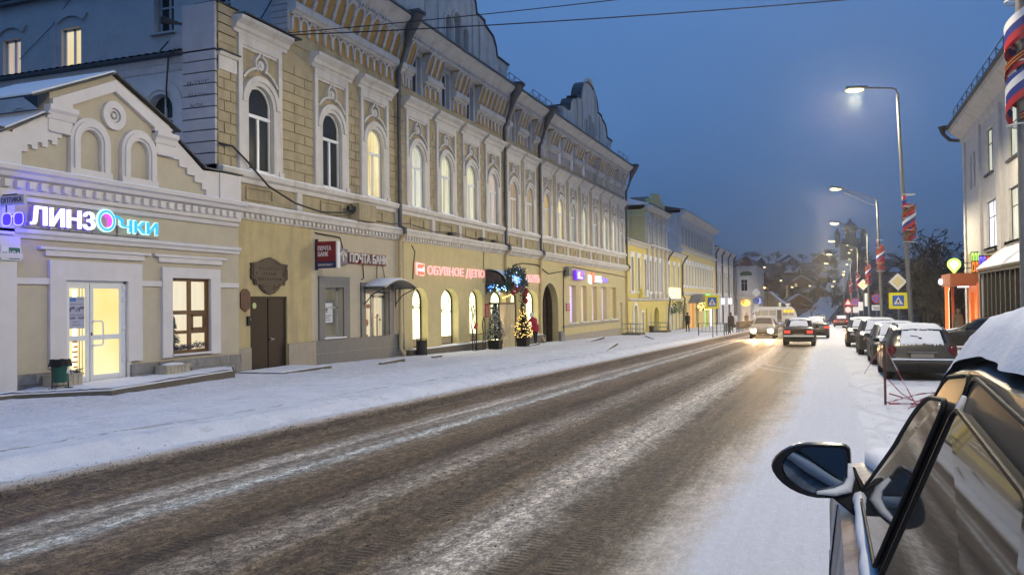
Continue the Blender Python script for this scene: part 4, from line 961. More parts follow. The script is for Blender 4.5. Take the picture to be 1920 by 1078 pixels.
def wallp(parent,fr,poly,holes,m,th=.35,name='wall'): return obj(name,MB(fr).prism(poly,-th,0,holes),m,parent)
ym=thing('yellow_mansion','lemon yellow two-storey mansion with a tall mezzanine and white columns, next to the merchant building','building',(-W,80,-1.3))
up=[(69.5,70.5),(72.1,73.1),(74.9,75.9)]+[(77.3,78.2),(79.6,80.5),(81.9,82.8)]+[(87.2,88.1),(90.2,91.1),(93.2,94.1)]
mz=[(77.2,78.2),(79.5,80.5),(81.8,82.8),(84.0,85.0)]
lowh=[archloop(71,.9,-1.3,.4,8),rect(73.4,74.6,-1.2,.6),rect(75.6,76.2,-1.2,.9),rect(77.2,78.2,-1.2,.5),archloop(80.7,1.3,-2,.1,8,.9),rect(86.5,87.6,-1.7,.8),rect(88.6,89.8,-1.9,.8),rect(91,92.2,-1.7,.8),rect(93.4,94.4,-1.7,.8)]
wallp(ym,LF,rect(67.6,95.8,-3,1.75),lowh,M['lemon'])
wallp(ym,LF,rect(67.6,95.8,1.75,6.7),[rect(a,c,2.5,5.4) for a,c in up],M['lemon'])
wallp(ym,LF,rect(76.0,86.3,6.6,10.2),[rect(a,c,6.95,9.0) for a,c in mz],M['paleyellow'],name='mezzanine_wall')
obj('building_core',MB().box(-28,-W-.36,-3,6.7,67.65,95.7).box(-26,-W-.36,6.6,10.1,76.05,86.2),M['paleyellow'],ym)
obj('roof',MB(LF).sweep([(.5,6.75),(.55,6.82),(-6,8.4),(-12.5,6.8),(-12.5,6.7)],67.5,98.5),M['snow'],ym)
b=MB(LF); b.sweep([(0,6.35),(.12,6.4),(.3,6.6),(.5,6.66),(.5,6.76),(0,6.8)],67.5,76.0); b.sweep([(0,6.35),(.12,6.4),(.3,6.6),(.5,6.66),(.5,6.76),(0,6.8)],86.3,95.9); b.sweep([(0,1.6),(.25,1.7),(.25,1.82),(0,1.86)],68,95.8); obj('cornice',b,M['white'],ym)
obj('eave_edge',MB(LF).box(67.5,76.2,6.77,6.82,.4,.56).box(86.2,98.5,6.77,6.82,.4,.56).box(75.7,86.7,10.5,10.56,.4,.66),M['dark_metal'],ym)
b=MB(LF); b.sweep([(0,10.0),(.2,10.05),(.5,10.35),(.6,10.38),(.6,10.5),(0,10.52)],75.8,86.6); obj('mezzanine_cornice',b,M['white'],ym)
b=MB(LF)
for s in (76.4,78.85,81.15,83.4,85.7):
    b.box(s-.28,s+.28,1.9,9.7,0,.22); b.box(s-.36,s+.36,9.3,9.8,0,.34); b.box(s-.34,s+.34,1.86,2.3,0,.3); b.box(s-.36,s+.36,6.5,6.75,0,.3)
obj('pilasters',b,M['white'],ym)
obj('mezzanine_roof',MB(LF).sweep([(.55,10.55),(-4,11.8),(-10,10.6),(-10,10.5)],75.8,86.6),M['snow'],ym)
b=MB(LF); b.prism([(78.6,10.5),(86.2,10.5),(86.2,10.9),(85.6,10.9),(85.6,11.35),(84.6,11.4),(83,11.95),(81,11.95),(79.8,11.55),(79.8,11.2),(78.6,11.2)],-.4,.05); b.box(78.5,79.9,11.2,11.35,-.5,.12); b.box(80.9,83.1,11.95,12.1,-.5,.12); obj('roof_parapet',b,M['paleyellow'],ym)
obj('chimney',MB(LF).box(72,73.4,8,11.7,-6,-5).box(71.8,73.6,11.5,11.8,-6.1,-4.9),M['plinth'],ym)
for i,(a,c) in enumerate(up): window_box(ym,LF,a,c,2.5,5.4,M['pvc'],M['glassdim'] if i!=4 else E_['dimgrey'],trim=.24)
for a,c in mz: window_box(ym,LF,a,c,6.95,9.0,M['pvc'],E_['dimgrey'] if a>80 else M['glassdim'],trim=.16)
window_box(ym,LF,73.4,74.6,-1.2,.6,M['pvc'],M['whitesign'],0,.1,.1); window_box(ym,LF,77.2,78.2,-1.2,.5,M['pvc'],M['whitesign'],0,.1)
d=MB(LF); d.prism(archloop(71,.9,-1.3,.4,8),-.25,-.2,[archloop(71,.75,-1.2,.35,8)]); d.arc(71,.4,.9,1.15,0,.1,n=8); d.box(69.85,70.1,-1.6,.4,0,.1); d.box(71.9,72.15,-1.6,.4,0,.1); dd=obj('arched_door',d,M['pvc'],ym); obj('pane',MB(LF).prism(archloop(71,.8,-1.3,.4,8),-.24,-.22),M['whitesign'],dd)
obj('gate_recess',MB(LF).prism(archloop(80.7,1.3,-2,.1,8,.9),-.33,-.28),mat('olive_recess',(.22,.19,.02),.8,.1,3,.1),ym); obj('recess_base',MB(LF).box(79.4,82,-2.5,-1.1,-.3,-.2),M['tile_grey'],ym)
for k,(a,c) in enumerate(((86.5,87.6),(88.6,89.8),(91,92.2),(93.4,94.4))): window_box(ym,LF,a,c,-1.7,.8,M['pvc'],M['glassdark'],0,.1,.12,name='shop_opening')
b=MB(LF); b.box(87,94,1.86,3.0,.03,.2); obj('lit_blind_sign',b,E_['hallyellow'],ym)
b=MB(LF); rr=random.Random(3); g=MB()
for k in range(170):
    p=LF(rr.uniform(86.5,95),rr.uniform(.3,1.5),rr.uniform(.1,.55)); d=Vector((rr.uniform(-1,1),rr.uniform(-1,1),rr.uniform(-1,.6))).normalized()*.22; t=d.orthogonal().normalized()*.07
    g.quad(p-t,p+d-t*.3,p+d+t*.3,p+t)
obj('hanging_greenery',g,mat('dusty_greenery',(.08,.13,.07),.8,.4,3,0),ym)
b=MB(LF)
for s in (86.2,95.9):
    b.tube([LF(s+1,6.7,.6),LF(s+.6,6.2,.3),LF(s,5.6,.12),LF(s,2.2,.12),LF(s+.5,1.8,.3),LF(s+.5,.4,.12),LF(s,-1.6,.12)],.09,6)
obj('downpipe',b,M['pipe'],ym)
b=MB(LF); b.box(74.2,75.0,1.95,2.6,.05,.4); obj('air_conditioner',b,M['pvc'],ym); b=MB(LF); b.box(72.5,73.4,1.95,2.7,.05,.35); obj('yellow_box',b,M['lemon'],ym)
obj('plinth',MB(LF).box(67.7,70,-2.5,-.9,0,.08).box(82.3,95.8,-2.8,-1.5,0,.08),M['plinth'],ym)
b=MB(Fr((0,75.99,0),(1,0,0),(0,-1,0))); b.box(-17.2,-W,9.4,9.7,0,.1); b.box(-17.4,-16.9,6.8,9.5,0,.06); obj('mezzanine_side_trim',b,M['paleyellow'],ym)
b=MB(LF); b.box(88.0,90.0,6.9,9.2,-1.6,-.5); obj('dormer_house',b,M['wood'],ym); b=MB(LF); b.prism([(87.6,9.1),(90.4,9.1),(89,10.1)],-2,-.3); obj('dormer_roof',b,M['snow'],ym)
# white and yellow three-storey
wb=thing('three_storey_building','tall pale building with a white top floor and yellow lower floors beyond the yellow mansion','building',(-W,110,-2))
tw=[97.2+2.35*i for i in range(12)]
wallp(wb,LF,rect(96,126.8,7.0,11.7),[rect(s-.45,s+.45,8.2,10.0) for s in tw],M['white'],name='top_wall')
wallp(wb,LF,rect(96,126.8,-3.5,7.0),[rect(s-.5,s+.5,3.4,5.9) for s in tw]+[rect(97.5,99.5,-2.6,1.3),rect(102.5,105,-2.6,1.3),rect(107,109,-2.6,1.3),rect(114.5,118,-2.6,1.2),rect(120,125,-2.6,1.4)],M['paleyellow'])
obj('building_core',MB().box(-27,-W-.36,-3,11.7,96.02,126.7),M['greywall'],wb)
obj('side_wall',MB(Fr((0,96,0),(1,0,0),(0,-1,0))).box(-27,-W,-3,11.7,0,.05),M['white'],wb)
b=MB(LF); b.sweep([(0,11.2),(.2,11.3),(.6,11.75),(.7,11.8),(.7,12),(0,12.05)],95.8,127.2); b.sweep([(0,7.3),(.1,7.35),(.3,7.55),(.3,7.7),(0,7.75)],96,126.8); b.sweep([(0,2.2),(.2,2.25),(.3,2.45),(.3,2.6),(0,2.62)],96,126.8); obj('cornice',b,M['white'],wb)
for i,s in enumerate(tw):
    window_box(wb,LF,s-.45,s+.45,8.2,10.0,M['oldframe'],M['glassdim'],trim=.13); window_box(wb,LF,s-.5,s+.5,3.4,5.9,M['pvc'],M['glassdim'],trim=.3)
obj('yellow_frieze',MB(LF).box(96,126.8,7.76,8.0,0,.03).box(96,126.8,6.75,7.29,0,.04),M['paleyellow'],wb)
obj('roof',MB(LF).sweep([(.75,12),(-5,13.2),(-12,12)],95.8,127.2),M['dark_metal'],wb)
obj('chimney',MB(LF).box(92.5,94.5,10,13.3,-5,-3).box(97,99,11.8,13.3,-4,-2.6),M['plinth'],wb)
b=MB(LF); b.box(97.5,99.5,-2.6,1.3,-.3,-.25); b.box(107,109,-2.6,1.3,-.3,-.25); obj('dark_doorway',b,M['black'],wb)
obj('lit_doorway',MB(LF).box(102.5,105,-2.6,1.3,-.3,-.25),E_['roomred'],wb); obj('lit_shop',MB(LF).box(114.5,118,-2.6,1.2,-.3,-.25),emit('lime_white_shop',(.55,.85,.3),1.0,.2,1),wb); obj('lit_shop',MB(LF).box(120,125,-2.6,1.4,-.3,-.25),E_['coolshop'],wb)
awning('shop_awning',100.4,109.5,1.3,1.1,1.3,M['steel'],wb)
b=MB(); rr=random.Random(9); b2=MB()
for k in range(150):
    p=LF(rr.uniform(101,110),rr.uniform(.4,1.3),rr.uniform(.9,1.4)); d=Vector((rr.uniform(-1,1),rr.uniform(-1,1),rr.uniform(-1,.3))).normalized()*.25; t=d.orthogonal().normalized()*.06
    b.quad(p-t,p+d-t*.3,p+d+t*.3,p+t)
    if k%4==0: b2.blob(p,.08,.08,.08,5,4)
g=obj('fir_garland',b,M['needles'],wb); obj('garland_light',b2,E_['fairy'],g)
gs=thing('green_shop_sign','square green glowing sign on the pale three-storey building','sign',tuple(LF(116,1.9,.3))); obj('box',MB(LF).box(113.5,117.5,1.2,2.4,.1,.4),E_['greenglow'],gs)
rs=thing('round_shop_sign','round red glowing sign at the end of the grey shop awning','sign',tuple(LF(110,1.6,1))); obj('disc',MB(LF).disc(110.4,1.6,1.0,1.0,1.1,14,.55),E_['pinkneon'],rs)
# plain pale building
b3=thing('pale_building','plain pale two-storey building with dark downpipes and white lit shop windows','building',(-W,140,-2.5))
w3=[130+3.1*i for i in range(8)]
wallp(b3,LF,rect(126.9,153,-4,9.4),[rect(s-.6,s+.6,2.9,5.6) for s in w3]+[rect(s-1.1,s+1.1,-3.0,.8) for s in w3[1:]],M['white'])
obj('building_core',MB().box(-26,-W-.36,-4,9.3,127,152.8),M['greywall'],b3)
b=MB(LF); b.sweep([(0,8.9),(.5,9.3),(.6,9.6),(0,9.65)],126.9,153.3); b.sweep([(0,7),(.2,7.2),(0,7.3)],126.9,153); b.sweep([(0,2),(.2,2.2),(0,2.3)],126.9,153); obj('cornice',b,M['white'],b3)
for s in w3: window_box(b3,LF,s-.6,s+.6,2.9,5.6,M['oldframe'],mat('pale_blind_glass',(.3,.3,.28),.3,.1,2,0),trim=.2)
b=MB(LF)
for s in w3[1:]: b.box(s-1.1,s+1.1,-3.0,.8,-.3,-.25)
obj('lit_shop_window',b,E_['coolshop'],b3)
b=MB(LF)
for s in (127.2,135,144,152.3): b.tube([LF(s,9.4,.6),LF(s,8.6,.15),LF(s,-2,.15)],.13,6)
obj('downpipe',b,M['pipe'],b3); obj('roof',MB(LF).sweep([(.65,9.65),(-5,11),(-11,9.6)],126.8,153.3),M['dark_metal'],b3)
b=MB(LF); b.box(133,136,.9,1.9,.05,.3); b.box(143,147,.9,1.9,.05,.3); obj('lit_fascia',b,E_['coolshop'],b3)
# corner building facing us
b4=thing('corner_building','white corner building with a green attic panel and a three-part dark window facing the street','building',(-13.9,165,-2.7))
CF=Fr((0,160,0),(1,0,0),(0,-1,0))
wallp(b4,CF,[(-15.6,-4),(-12.4,-4),(-12.4,7.7),(-15.6,7.7)],[rect(-14.9,-13.7,3.2,5.4),rect(-14.9,-13.3,-2.8,.6)],M['white'])
CS=Fr((-12.4,0,0),(0,1,0),(1,0,0))
wallp(b4,CS,rect(160,182,-4,7.7),[rect(s-.7,s+.7,3.2,5.6) for s in (163.5,168,172.5,177)]+[rect(s-1.2,s+1.2,-3,.6) for s in (163.5,168,172.5,177)],M['white'])
obj('building_core',MB().box(-24,-12.8,-4,7.6,160.4,181.8),M['greywall'],b4)
b=MB(CF); b.sweep([(0,7.3),(.3,7.5),(.4,7.8),(0,7.9)],-15.7,-12); b.box(-15.6,-15.1,2.3,7.4,0,.15); b.box(-12.9,-12.4,2.3,7.4,0,.15); b.sweep([(0,1.7),(.3,1.9),(.3,2.2),(0,2.3)],-15.7,-12); b.fr=CS; b.sweep([(0,7.3),(.3,7.5),(.4,7.8),(0,7.9)],159.7,182.2); b.sweep([(0,1.7),(.3,1.9),(.3,2.2),(0,2.3)],159.7,182.2)
for s in (161,166,170.5,175,180): b.box(s-.4,s+.4,2.3,7.4,0,.25)
obj('cornice',b,M['white'],b4)
obj('attic_panel',MB(CF).prism([(-15,6.1),(-12.9,6.1),(-12.9,6.6),(-13.5,6.9),(-14.4,6.9),(-15,6.6)],0,.08),mat('dark_green_panel',(.03,.09,.05),.6,.1,3,0),b4)
window_box(b4,CF,-14.9,-13.7,3.2,5.4,M['pvc'],M['black'],1,.1,.15)
for s in (163.5,168,172.5,177): window_box(b4,CS,s-.7,s+.7,3.2,5.6,M['pvc'],M['glassdim'],1,.1,.15)
obj('lit_shop_window',MB(CF).box(-14.9,-13.3,-2.8,.6,-.25,-.2),E_['pink'],b4); obj('blue_sign',MB(CS).box(161,168,.9,1.8,.1,.4),emit('pale_blue_sign',(.45,.45,1.0),1.6),b4)
obj('roof',MB(CF).prism([(-15.9,7.85),(-12,7.85),(-12.9,8.6),(-14,9.8),(-15.3,9.0)],-20,.2),mat('patchy_red_roof',(.12,.06,.055),.8,.5,.8,.2,dirt=(.55,.55,.58),dirt_amt=.8),b4)
tag(obj('orange_shop_sign',MB(CF).disc(-14.1,1.0,.85,.05,.3,12,.6),emit('amber_sign',(1,.42,.04),2.6,.5,1.5,col2=(1,.7,.15))),'blurry orange and yellow glowing sign on the white corner building','sign')
hh=thing('gabled_house','small yellowish gabled house standing behind the minibus','building',(-10.3,185,-2.7))
GF=Fr((0,185,0),(1,0,0),(0,-1,0))
obj('wall',MB(GF).prism([(-13,-4),(-9.0,-4),(-9.0,1.0),(-11.5,3.2),(-13,3.2)],-12,0),mat('dull_yellow_house',(.42,.34,.18),.85,.1,2,.1),hh); b=MB(GF); b.add([(-13,3.25,.4),(-11.5,3.25,.4),(-8.6,.75,.4),(-8.6,.75,-12),(-11.5,3.25,-12),(-13,3.25,-12)],[(0,1,4,5),(1,2,3,4)]); obj('roof',b,M['snow'],hh); obj('lit_corner',MB(GF).box(-9.5,-9.05,-2.5,.9,0,.1),E_['pale'],hh)
# ================================================================== three-storey building on the right
rb=thing('office_building','tall whitish three-storey building with deep lit windows behind the glass annex','building',(8,46,-.8))
RF=Fr((8,0,0),(0,1,0),(-1,0,0))
win=[(47.9,49.9,8.0,10.35),(47.5,50.2,4.05,6.6),(41.6,44.4,4.05,6.6),(41.6,44.2,7.9,10.4),(36,38.5,4.05,6.6),(36,38.5,7.9,10.4),(30,32.5,4.05,6.6),(30,32.5,7.9,10.4)]
nich=[(53.2,53.8,7.9,9.9),(54.4,55.0,7.9,9.9)]
wallp(rb,RF,rect(20,57.2,4.2,11.6),[rect(*w) for w in win+nich],M['white'],.6)
wallp(rb,RF,rect(20,57.2,-2.5,4.2),[rect(52.4,54.8,-1.5,2.2)],M['ochre'],.6,name='lower_wall')
obj('building_core',MB().box(8.62,22,-2.5,11.5,20.1,57.1),M['greywall'],rb); obj('niche_back',MB(RF).box(53,55.2,7.8,10,-.3,-.2),M['greywall'],rb)
for i,w in enumerate(win): window_box(rb,RF,*w,M['blackmetal'],E_['pale2'] if i!=1 else E_['coolshop'],1,.13)
b=MB(RF)
for w in win: b.box(w[0]-.1,w[1]+.1,w[2]-.1,w[2],-.3,.12)
obj('window_sill',b,M['dark_metal'],rb)
b=MB(RF)
for s in (51.6,46.0,40,34.4,28.5): b.box(s-.45,s+.45,-2,11.0,0,.14)
b.box(56.6,57.22,-2,11.4,0,.1); b.sweep([(0,10.9),(.1,11),(.15,11.3),(.75,11.75),(.8,11.95),(0,12)],19.9,57.6); obj('pilasters',b,M['white'],rb)
obj('roof',MB(RF).sweep([(.95,11.97),(.95,12.05),(-6,13.6),(-14,12)],19.8,57.9),M['dark_metal'],rb)
b=MB(RF)
for i in range(22): s=56.6-1.7*i; b.tube([RF(s,12.1,.6),RF(s,12.95,.6)],.025,5); b.tube([RF(s,12.9,.6),RF(s,12.2,-.1)],.018,5)
for z in (12.5,12.95): b.tube([RF(56.6,z,.6),RF(20,z,.6)],.022,5)
obj('roof_railing',b,M['blackmetal'],rb)
b=MB(RF); b.tube([RF(57.6,12.2,1.1),RF(57.6,11.7,1.05),RF(57.5,11.3,.7),RF(57.4,11.2,.2)],[.26,.12,.11,.11],8); obj('rain_funnel',b,M['dark_metal'],rb)
obj('orange_portal',MB(RF).prism(rect(52.2,55.2,-1.6,2.4),-.1,.2,[rect(53.2,54.4,-1.7,1.9)]),emit('lit_orange_portal',(1,.20,.02),.5,.15,1,base=(.6,.14,.03)),rb); obj('portal_pane',MB(RF).box(53.2,54.4,-1.6,1.9,-.2,-.1),E_['amber'],rb)
an=thing('glass_annex','low glazed annex with a snowy lean-to roof along the tall whitish building','building',(7,40,-.7))
AF=Fr((6.9,0,0),(0,1,0),(-1,0,0))
b=MB(AF)
for i in range(20): s=26+1.0*i; b.box(s-.07,s+.07,-1.2,2.72,-.1,.06)
b.box(26,45,.55,.65,-.1,.04); b.box(25.9,45.1,2.7,2.86,-.3,.12); b.box(25.9,45.1,-1.5,-.5,-.2,.04); obj('frame',b,mat('dark_bronze_frame',(.04,.036,.032),.5,.1,4,0),an)
obj('glazing',MB(AF).box(26,45,-.6,2.75,-.08,-.05),mat('dusty_annex_glass',(.10,.10,.09),.12,.35,.7,0),an); obj('end_wall',MB(Fr((0,45,0),(1,0,0),(0,1,0))).box(6.9,7.97,-1.5,2.8,-.1,0),M['greywall'],an)
b=MB(AF); b.sweep([(.22,2.86),(.22,2.92),(-1.07,3.95),(-1.07,3.86)],25.8,45.2); obj('roof',b,M['dark_metal'],an)
b=MB(); vs=[];fs=[]
for i in range(61):
    for j in range(9):
        t=j/8; s=25.9+19.2*i/60; n=mn.noise((s*1.3,t*4,0)); vs.append(AF(s,2.95+1.03*t+(.05+.05*n if 0<j<8 else -.01),.20-1.26*t))
for i in range(60):
    for j in range(8): fs.append((i*9+j,i*9+j+1,i*9+j+10,i*9+j+9))
b.add(vs,fs,raw=True); obj('roof_snow',b,M['snow'],an,smooth=180)
oc=thing('orange_entrance_canopy','orange entrance canopy on a glowing post at the corner of the tall whitish building','canopy',(6.8,55.5,-1))
b=MB(); b.box(6.5,7.9,2.25,2.95,52.3,56.2); obj('fascia',b,M['orange'],oc)
obj('lit_post',MB().box(6.62,6.82,-1.0,2.25,55.6,55.8),emit('glowing_orange_post',(1,.22,.05),1.0,.15,1,base=(.6,.14,.03)),oc); obj('rear_post',MB().box(7.0,7.14,-1.0,2.25,55.9,56.04),M['orange'],oc); obj('post_foot',MB().box(6.5,6.95,-1.02,-.92,55.5,55.9),M['concrete'],oc)
obj('neon_strip',MB().tube([(6.86,55.56,2.2),(6.80,55.56,1.95),(6.80,55.56,-.8)],.02,6),emit('pale_orange_neon',(1,.5,.3),3),oc)
obj('ceiling_lamp',MB().box(7.1,7.6,2.17,2.24,53.5,54.3),E_['whitesign'],oc); obj('end_lamp',MB().blob((6.42,55.8,2.55),.14,.2,.2,8,6),E_['whitesign'],oc)
pn=thing('pin_sign','lime green glowing map-pin shaped sign on a bracket above the orange canopy','sign',(7.2,55,3.4))
PF=Fr((0,55,0),(1,0,0),(0,-1,0)); tp=[(7.05+.36*math.cos(R(a)),3.55+.36*math.sin(R(a))) for a in range(-30,211,12)]+[(7.05,2.98)]
obj('pin',MB(PF).prism(tp,-.08,.08),E_['limeglow'],pn); inn=[(7.05+(x-7.05)*.6,3.55+(z-3.55)*.6) for x,z in tp]; obj('pin_centre',MB(PF).prism(inn,.08,.09),emit('pale_lime_core',(.85,1,.6),2.4),pn); obj('bracket',MB().tube([(7.4,55,3.6),(8,55,3.6)],.025,5).tube([(7.4,55,3.3),(8,55,3.3)],.025,5),M['blackmetal'],pn)
for nm,lab,m,y,x0,x1,z0,z1 in (('neon_sign','narrow lime green neon sign on the tall whitish building','limeglow',52.0,7.5,7.95,3.2,4.1),('neon_sign','orange neon sign on the tall whitish building','orangeglow',50.5,7.3,7.98,2.9,3.55),('neon_sign','violet and white neon sign above the glass annex','violet',47.5,7.2,7.55,3.1,3.7),('neon_sign','red neon letters above the glass annex','rededge',46.5,7.35,7.95,3.15,3.65)):
    t=thing(nm,lab,'sign',(x0,y,z0)); q=Fr((0,y,0),(1,0,0),(0,-1,0)); obj('panel',MB(q).box(x0,x1,z0,z1,0,.1),M['black'],t)
    b=MB(q); n=max(2,int((x1-x0)/.14)); 
    for i in range(n): w=(x1-x0)/n; b.prism(rect(x0+w*i+.02,x0+w*(i+.85),z0+.06,z1-.06),.1,.13,[rect(x0+w*i+.05,x0+w*(i+.85)-.03,z0+.14,z1-.2)])
    obj('letters',b,E_[m],t)
# ================================================================== ground, road, snow
def sstep(t): t=max(0,min(1,t)); return t*t*(3-2*t)
def hillz(x,y):
    if y<150: z=gz(y)
    else: z=-2.7-.8*sstep((y-150)/60)+30*sstep((y-215)/420)
    k=sstep((y-230)/100)
    z+=.8*k*(3.0*mn.noise((x*.012,y*.012,1))+1.2*mn.noise((x*.04,y*.04,2)))
    if y>120 and x>8: z-=2.0*sstep((x-8)/15)*sstep((y-120)/40)*(1-sstep((y-300)/100))
    return z
b=MB(); vs=[];fs=[]
xs=[-400,-250,-160,-100,-70,-50,-40,-32,-26,-20,-15,-10,-6,-2,2,6,10,15,20,26,32,40,50,70,100,160,250,400]
ys=[-60,-30,0,30,60,90,120,140,150,160,170,180,195]+[210+12*i for i in range(40)]+[720,820,1000,1500]
for x in xs:
    for y in ys: vs.append((x,hillz(x,y)-.12 if y<150 else hillz(x,y)-.12*(1-sstep((y-150)/20)),y))
m=len(ys)
for i in range(len(xs)-1):
    for j in range(m-1): fs.append((i*m+j,i*m+j+1,(i+1)*m+j+1,(i+1)*m+j))
b.add(vs,fs)
def hillmat():
    m,nt,bs=_nt('snowy_hillside'); v=coords(nt); n=noise(nt,.035,8,.75,v); n2=noise(nt,.35,6,.7,v)
    f=math_(nt,'ADD',math_(nt,'MULTIPLY',n.outputs['Fac'],.6),math_(nt,'MULTIPLY',n2.outputs['Fac'],.4))
    c=ramp(nt,f,[(.46,(.022,.022,.026)),(.55,(.05,.05,.058)),(.66,(.20,.21,.24))]); lk(nt,c.outputs['Color'],bs.inputs['Base Color']); bs.inputs['Roughness'].default_value=.9; return m
tag(obj('ground',b,hillmat(),smooth=180),kind='structure')
def roadmat():
    m,nt,bs=_nt('slushy_road'); v=coords(nt)
    sx=nt.nodes.new('ShaderNodeSeparateXYZ'); lk(nt,v,sx.inputs[0]); X=sx.outputs['X']; Yc=sx.outputs['Y']
    vl=coords(nt,(1.0,.10,1)); vm=coords(nt,(1,.35,1)); vf=coords(nt,(1,.035,1))
    nl=noise(nt,.55,4,.6,vl); nm_=noise(nt,3.2,7,.75,vm); ng=noise(nt,26,5,.75,v); ns=noise(nt,9,4,.65,vf); npz=noise(nt,1.3,6,.7,v)
    x=math_(nt,'ADD',X,math_(nt,'MULTIPLY',math_(nt,'SUBTRACT',nl.outputs['Fac'],.5),.42))
    x=math_(nt,'ADD',x,math_(nt,'MULTIPLY',math_(nt,'SUBTRACT',nm_.outputs['Fac'],.5),.42))
    x=math_(nt,'ADD',x,math_(nt,'MULTIPLY',math_(nt,'SUBTRACT',ng.outputs['Fac'],.5),.26))
    x=math_(nt,'ADD',x,math_(nt,'MULTIPLY',math_(nt,'SUBTRACT',npz.outputs['Fac'],.5),.35))
    x=math_(nt,'ADD',x,math_(nt,'MULTIPLY',math_(nt,'MULTIPLY',ramp(nt,math_(nt,'DIVIDE',Yc,15.0),[(.30,(1,1,1)),(1.0,(0,0,0))]).outputs['Color'],ramp(nt,math_(nt,'ADD',X,2.2),[(.3,(0,0,0)),(1.0,(1,1,1))]).outputs['Color']),.34))
    br=(.185,.150,.108); bd=(.105,.080,.056); gy=(.215,.19,.16); wh=(.50,.49,.485); wl=(.38,.37,.355); dk=(.150,.132,.110); sn=(.80,.81,.84)
    dk_=lambda c:tuple(q*.80 for q in c)
    S_=[(-8.6,sn),(-7.75,sn),(-7.45,(.50,.46,.42)),(-7.2,(.24,.19,.13)),(-6.75,bd),(-6.5,br),(-6.15,(.16,.12,.08)),(-5.95,wl),(-5.82,(.60,.59,.59)),(-5.70,(.27,.25,.23)),(-5.48,(.32,.305,.29)),(-5.30,(.78,.77,.77)),(-5.16,(.25,.22,.19)),(-4.95,br),(-4.5,(.145,.108,.07)),(-4.2,bd),(-3.95,(.27,.24,.21)),(-3.75,(.36,.34,.315)),(-3.5,br),(-3.15,bd),(-2.8,br),(-2.62,(.36,.34,.32)),(-2.38,(.62,.61,.605)),(-2.14,(.42,.41,.395)),(-1.92,(.13,.11,.088)),(-1.7,(.085,.068,.05)),(-1.3,(.115,.10,.082)),(-1.08,(.16,.145,.125)),(-.92,(.34,.33,.315)),(-.74,(.58,.575,.59)),(-.5,sn)]
    f=math_(nt,'DIVIDE',math_(nt,'ADD',x,8.6),9.6)
    c=ramp(nt,f,[((a+8.6)/9.6,k if k==sn else (min(.8,k[0]*1.25),min(.8,k[1]*1.12),min(.8,k[2]*.93))) for a,k in S_]).outputs['Color']
    # long tyre streaks and grain
    f2=ramp(nt,ns.outputs['Fac'],[(.40,(.70,.69,.68)),(.5,(1,1,1)),(.62,(1.32,1.31,1.3))]).outputs['Color']
    road=ramp(nt,f,[((-7.5+8.6)/9.6,(0,0,0)),((-7.1+8.6)/9.6,(1,1,1)),((-1.2+8.6)/9.6,(1,1,1)),((-.85+8.6)/9.6,(.4,.4,.4)),((-.55+8.6)/9.6,(.08,.08,.08))]).outputs['Color']
    c=mix(nt,math_(nt,'MULTIPLY',road,.8),c,f2,'MULTIPLY')
    ngr=noise(nt,55,3,.8,v); f3=ramp(nt,ngr.outputs['Fac'],[(.40,(.42,.40,.37)),(.52,(1,1,1)),(.63,(1.55,1.55,1.57))]).outputs['Color']
    c=mix(nt,math_(nt,'MULTIPLY',road,.85),c,f3,'MULTIPLY')
    ngb=noise(nt,17,5,.8,coords(nt,(1,.55,1))); f5=ramp(nt,ngb.outputs['Fac'],[(.42,(.36,.34,.31)),(.52,(1,1,1)),(.60,(1.6,1.6,1.62))]).outputs['Color']
    c=mix(nt,math_(nt,'MULTIPLY',road,.8),c,f5,'MULTIPLY')
    clod=noise(nt,6.5,8,.85,coords(nt,(1,.6,1))); f4=ramp(nt,clod.outputs['Fac'],[(.53,(0,0,0)),(.58,(1,1,1))]).outputs['Color']
    # clods only between the lanes
    g=math_(nt,'MULTIPLY',f4,ramp(nt,f,[((-7.3+8.6)/9.6,(.5,)*3),((-6.6+8.6)/9.6,(.9,)*3),((-6.2+8.6)/9.6,(.1,)*3),((-4.5+8.6)/9.6,(.15,)*3),((-4.0+8.6)/9.6,(.9,)*3),((-2.9+8.6)/9.6,(.9,)*3),((-2.3+8.6)/9.6,(.7,)*3),((-1.8+8.6)/9.6,(.15,)*3),((-1.0+8.6)/9.6,(0,0,0))]).outputs['Color'])
    c=mix(nt,math_(nt,'MULTIPLY',g,.62),c,(.05,.036,.024))
    # tread bars in the freshest tyre tracks
    w=nt.nodes.new('ShaderNodeTexWave'); w.bands_direction='Y'; w.inputs['Scale'].default_value=4.6; w.inputs['Distortion'].default_value=1.5; w.inputs['Detail'].default_value=2; lk(nt,v,w.inputs['Vector'])
    tr=None
    for cx,wd in ((-4.32,.10),(-1.95,.07),(-1.62,.07),(-6.42,.07),(-3.0,.07)):
        t=math_(nt,'LESS_THAN',math_(nt,'ABSOLUTE',math_(nt,'SUBTRACT',math_(nt,'ADD',X,math_(nt,'MULTIPLY',math_(nt,'SUBTRACT',nl.outputs['Fac'],.5),.3)),cx)),wd); tr=t if tr is None else math_(nt,'MAXIMUM',tr,t)
    pres=ramp(nt,npz.outputs['Fac'],[(.40,(0,0,0)),(.55,(1,1,1))]).outputs['Color']
    tr=math_(nt,'MULTIPLY',math_(nt,'MULTIPLY',tr,w.outputs['Fac']),pres)
    c=mix(nt,math_(nt,'MULTIPLY',tr,.7),c,(.045,.032,.022))
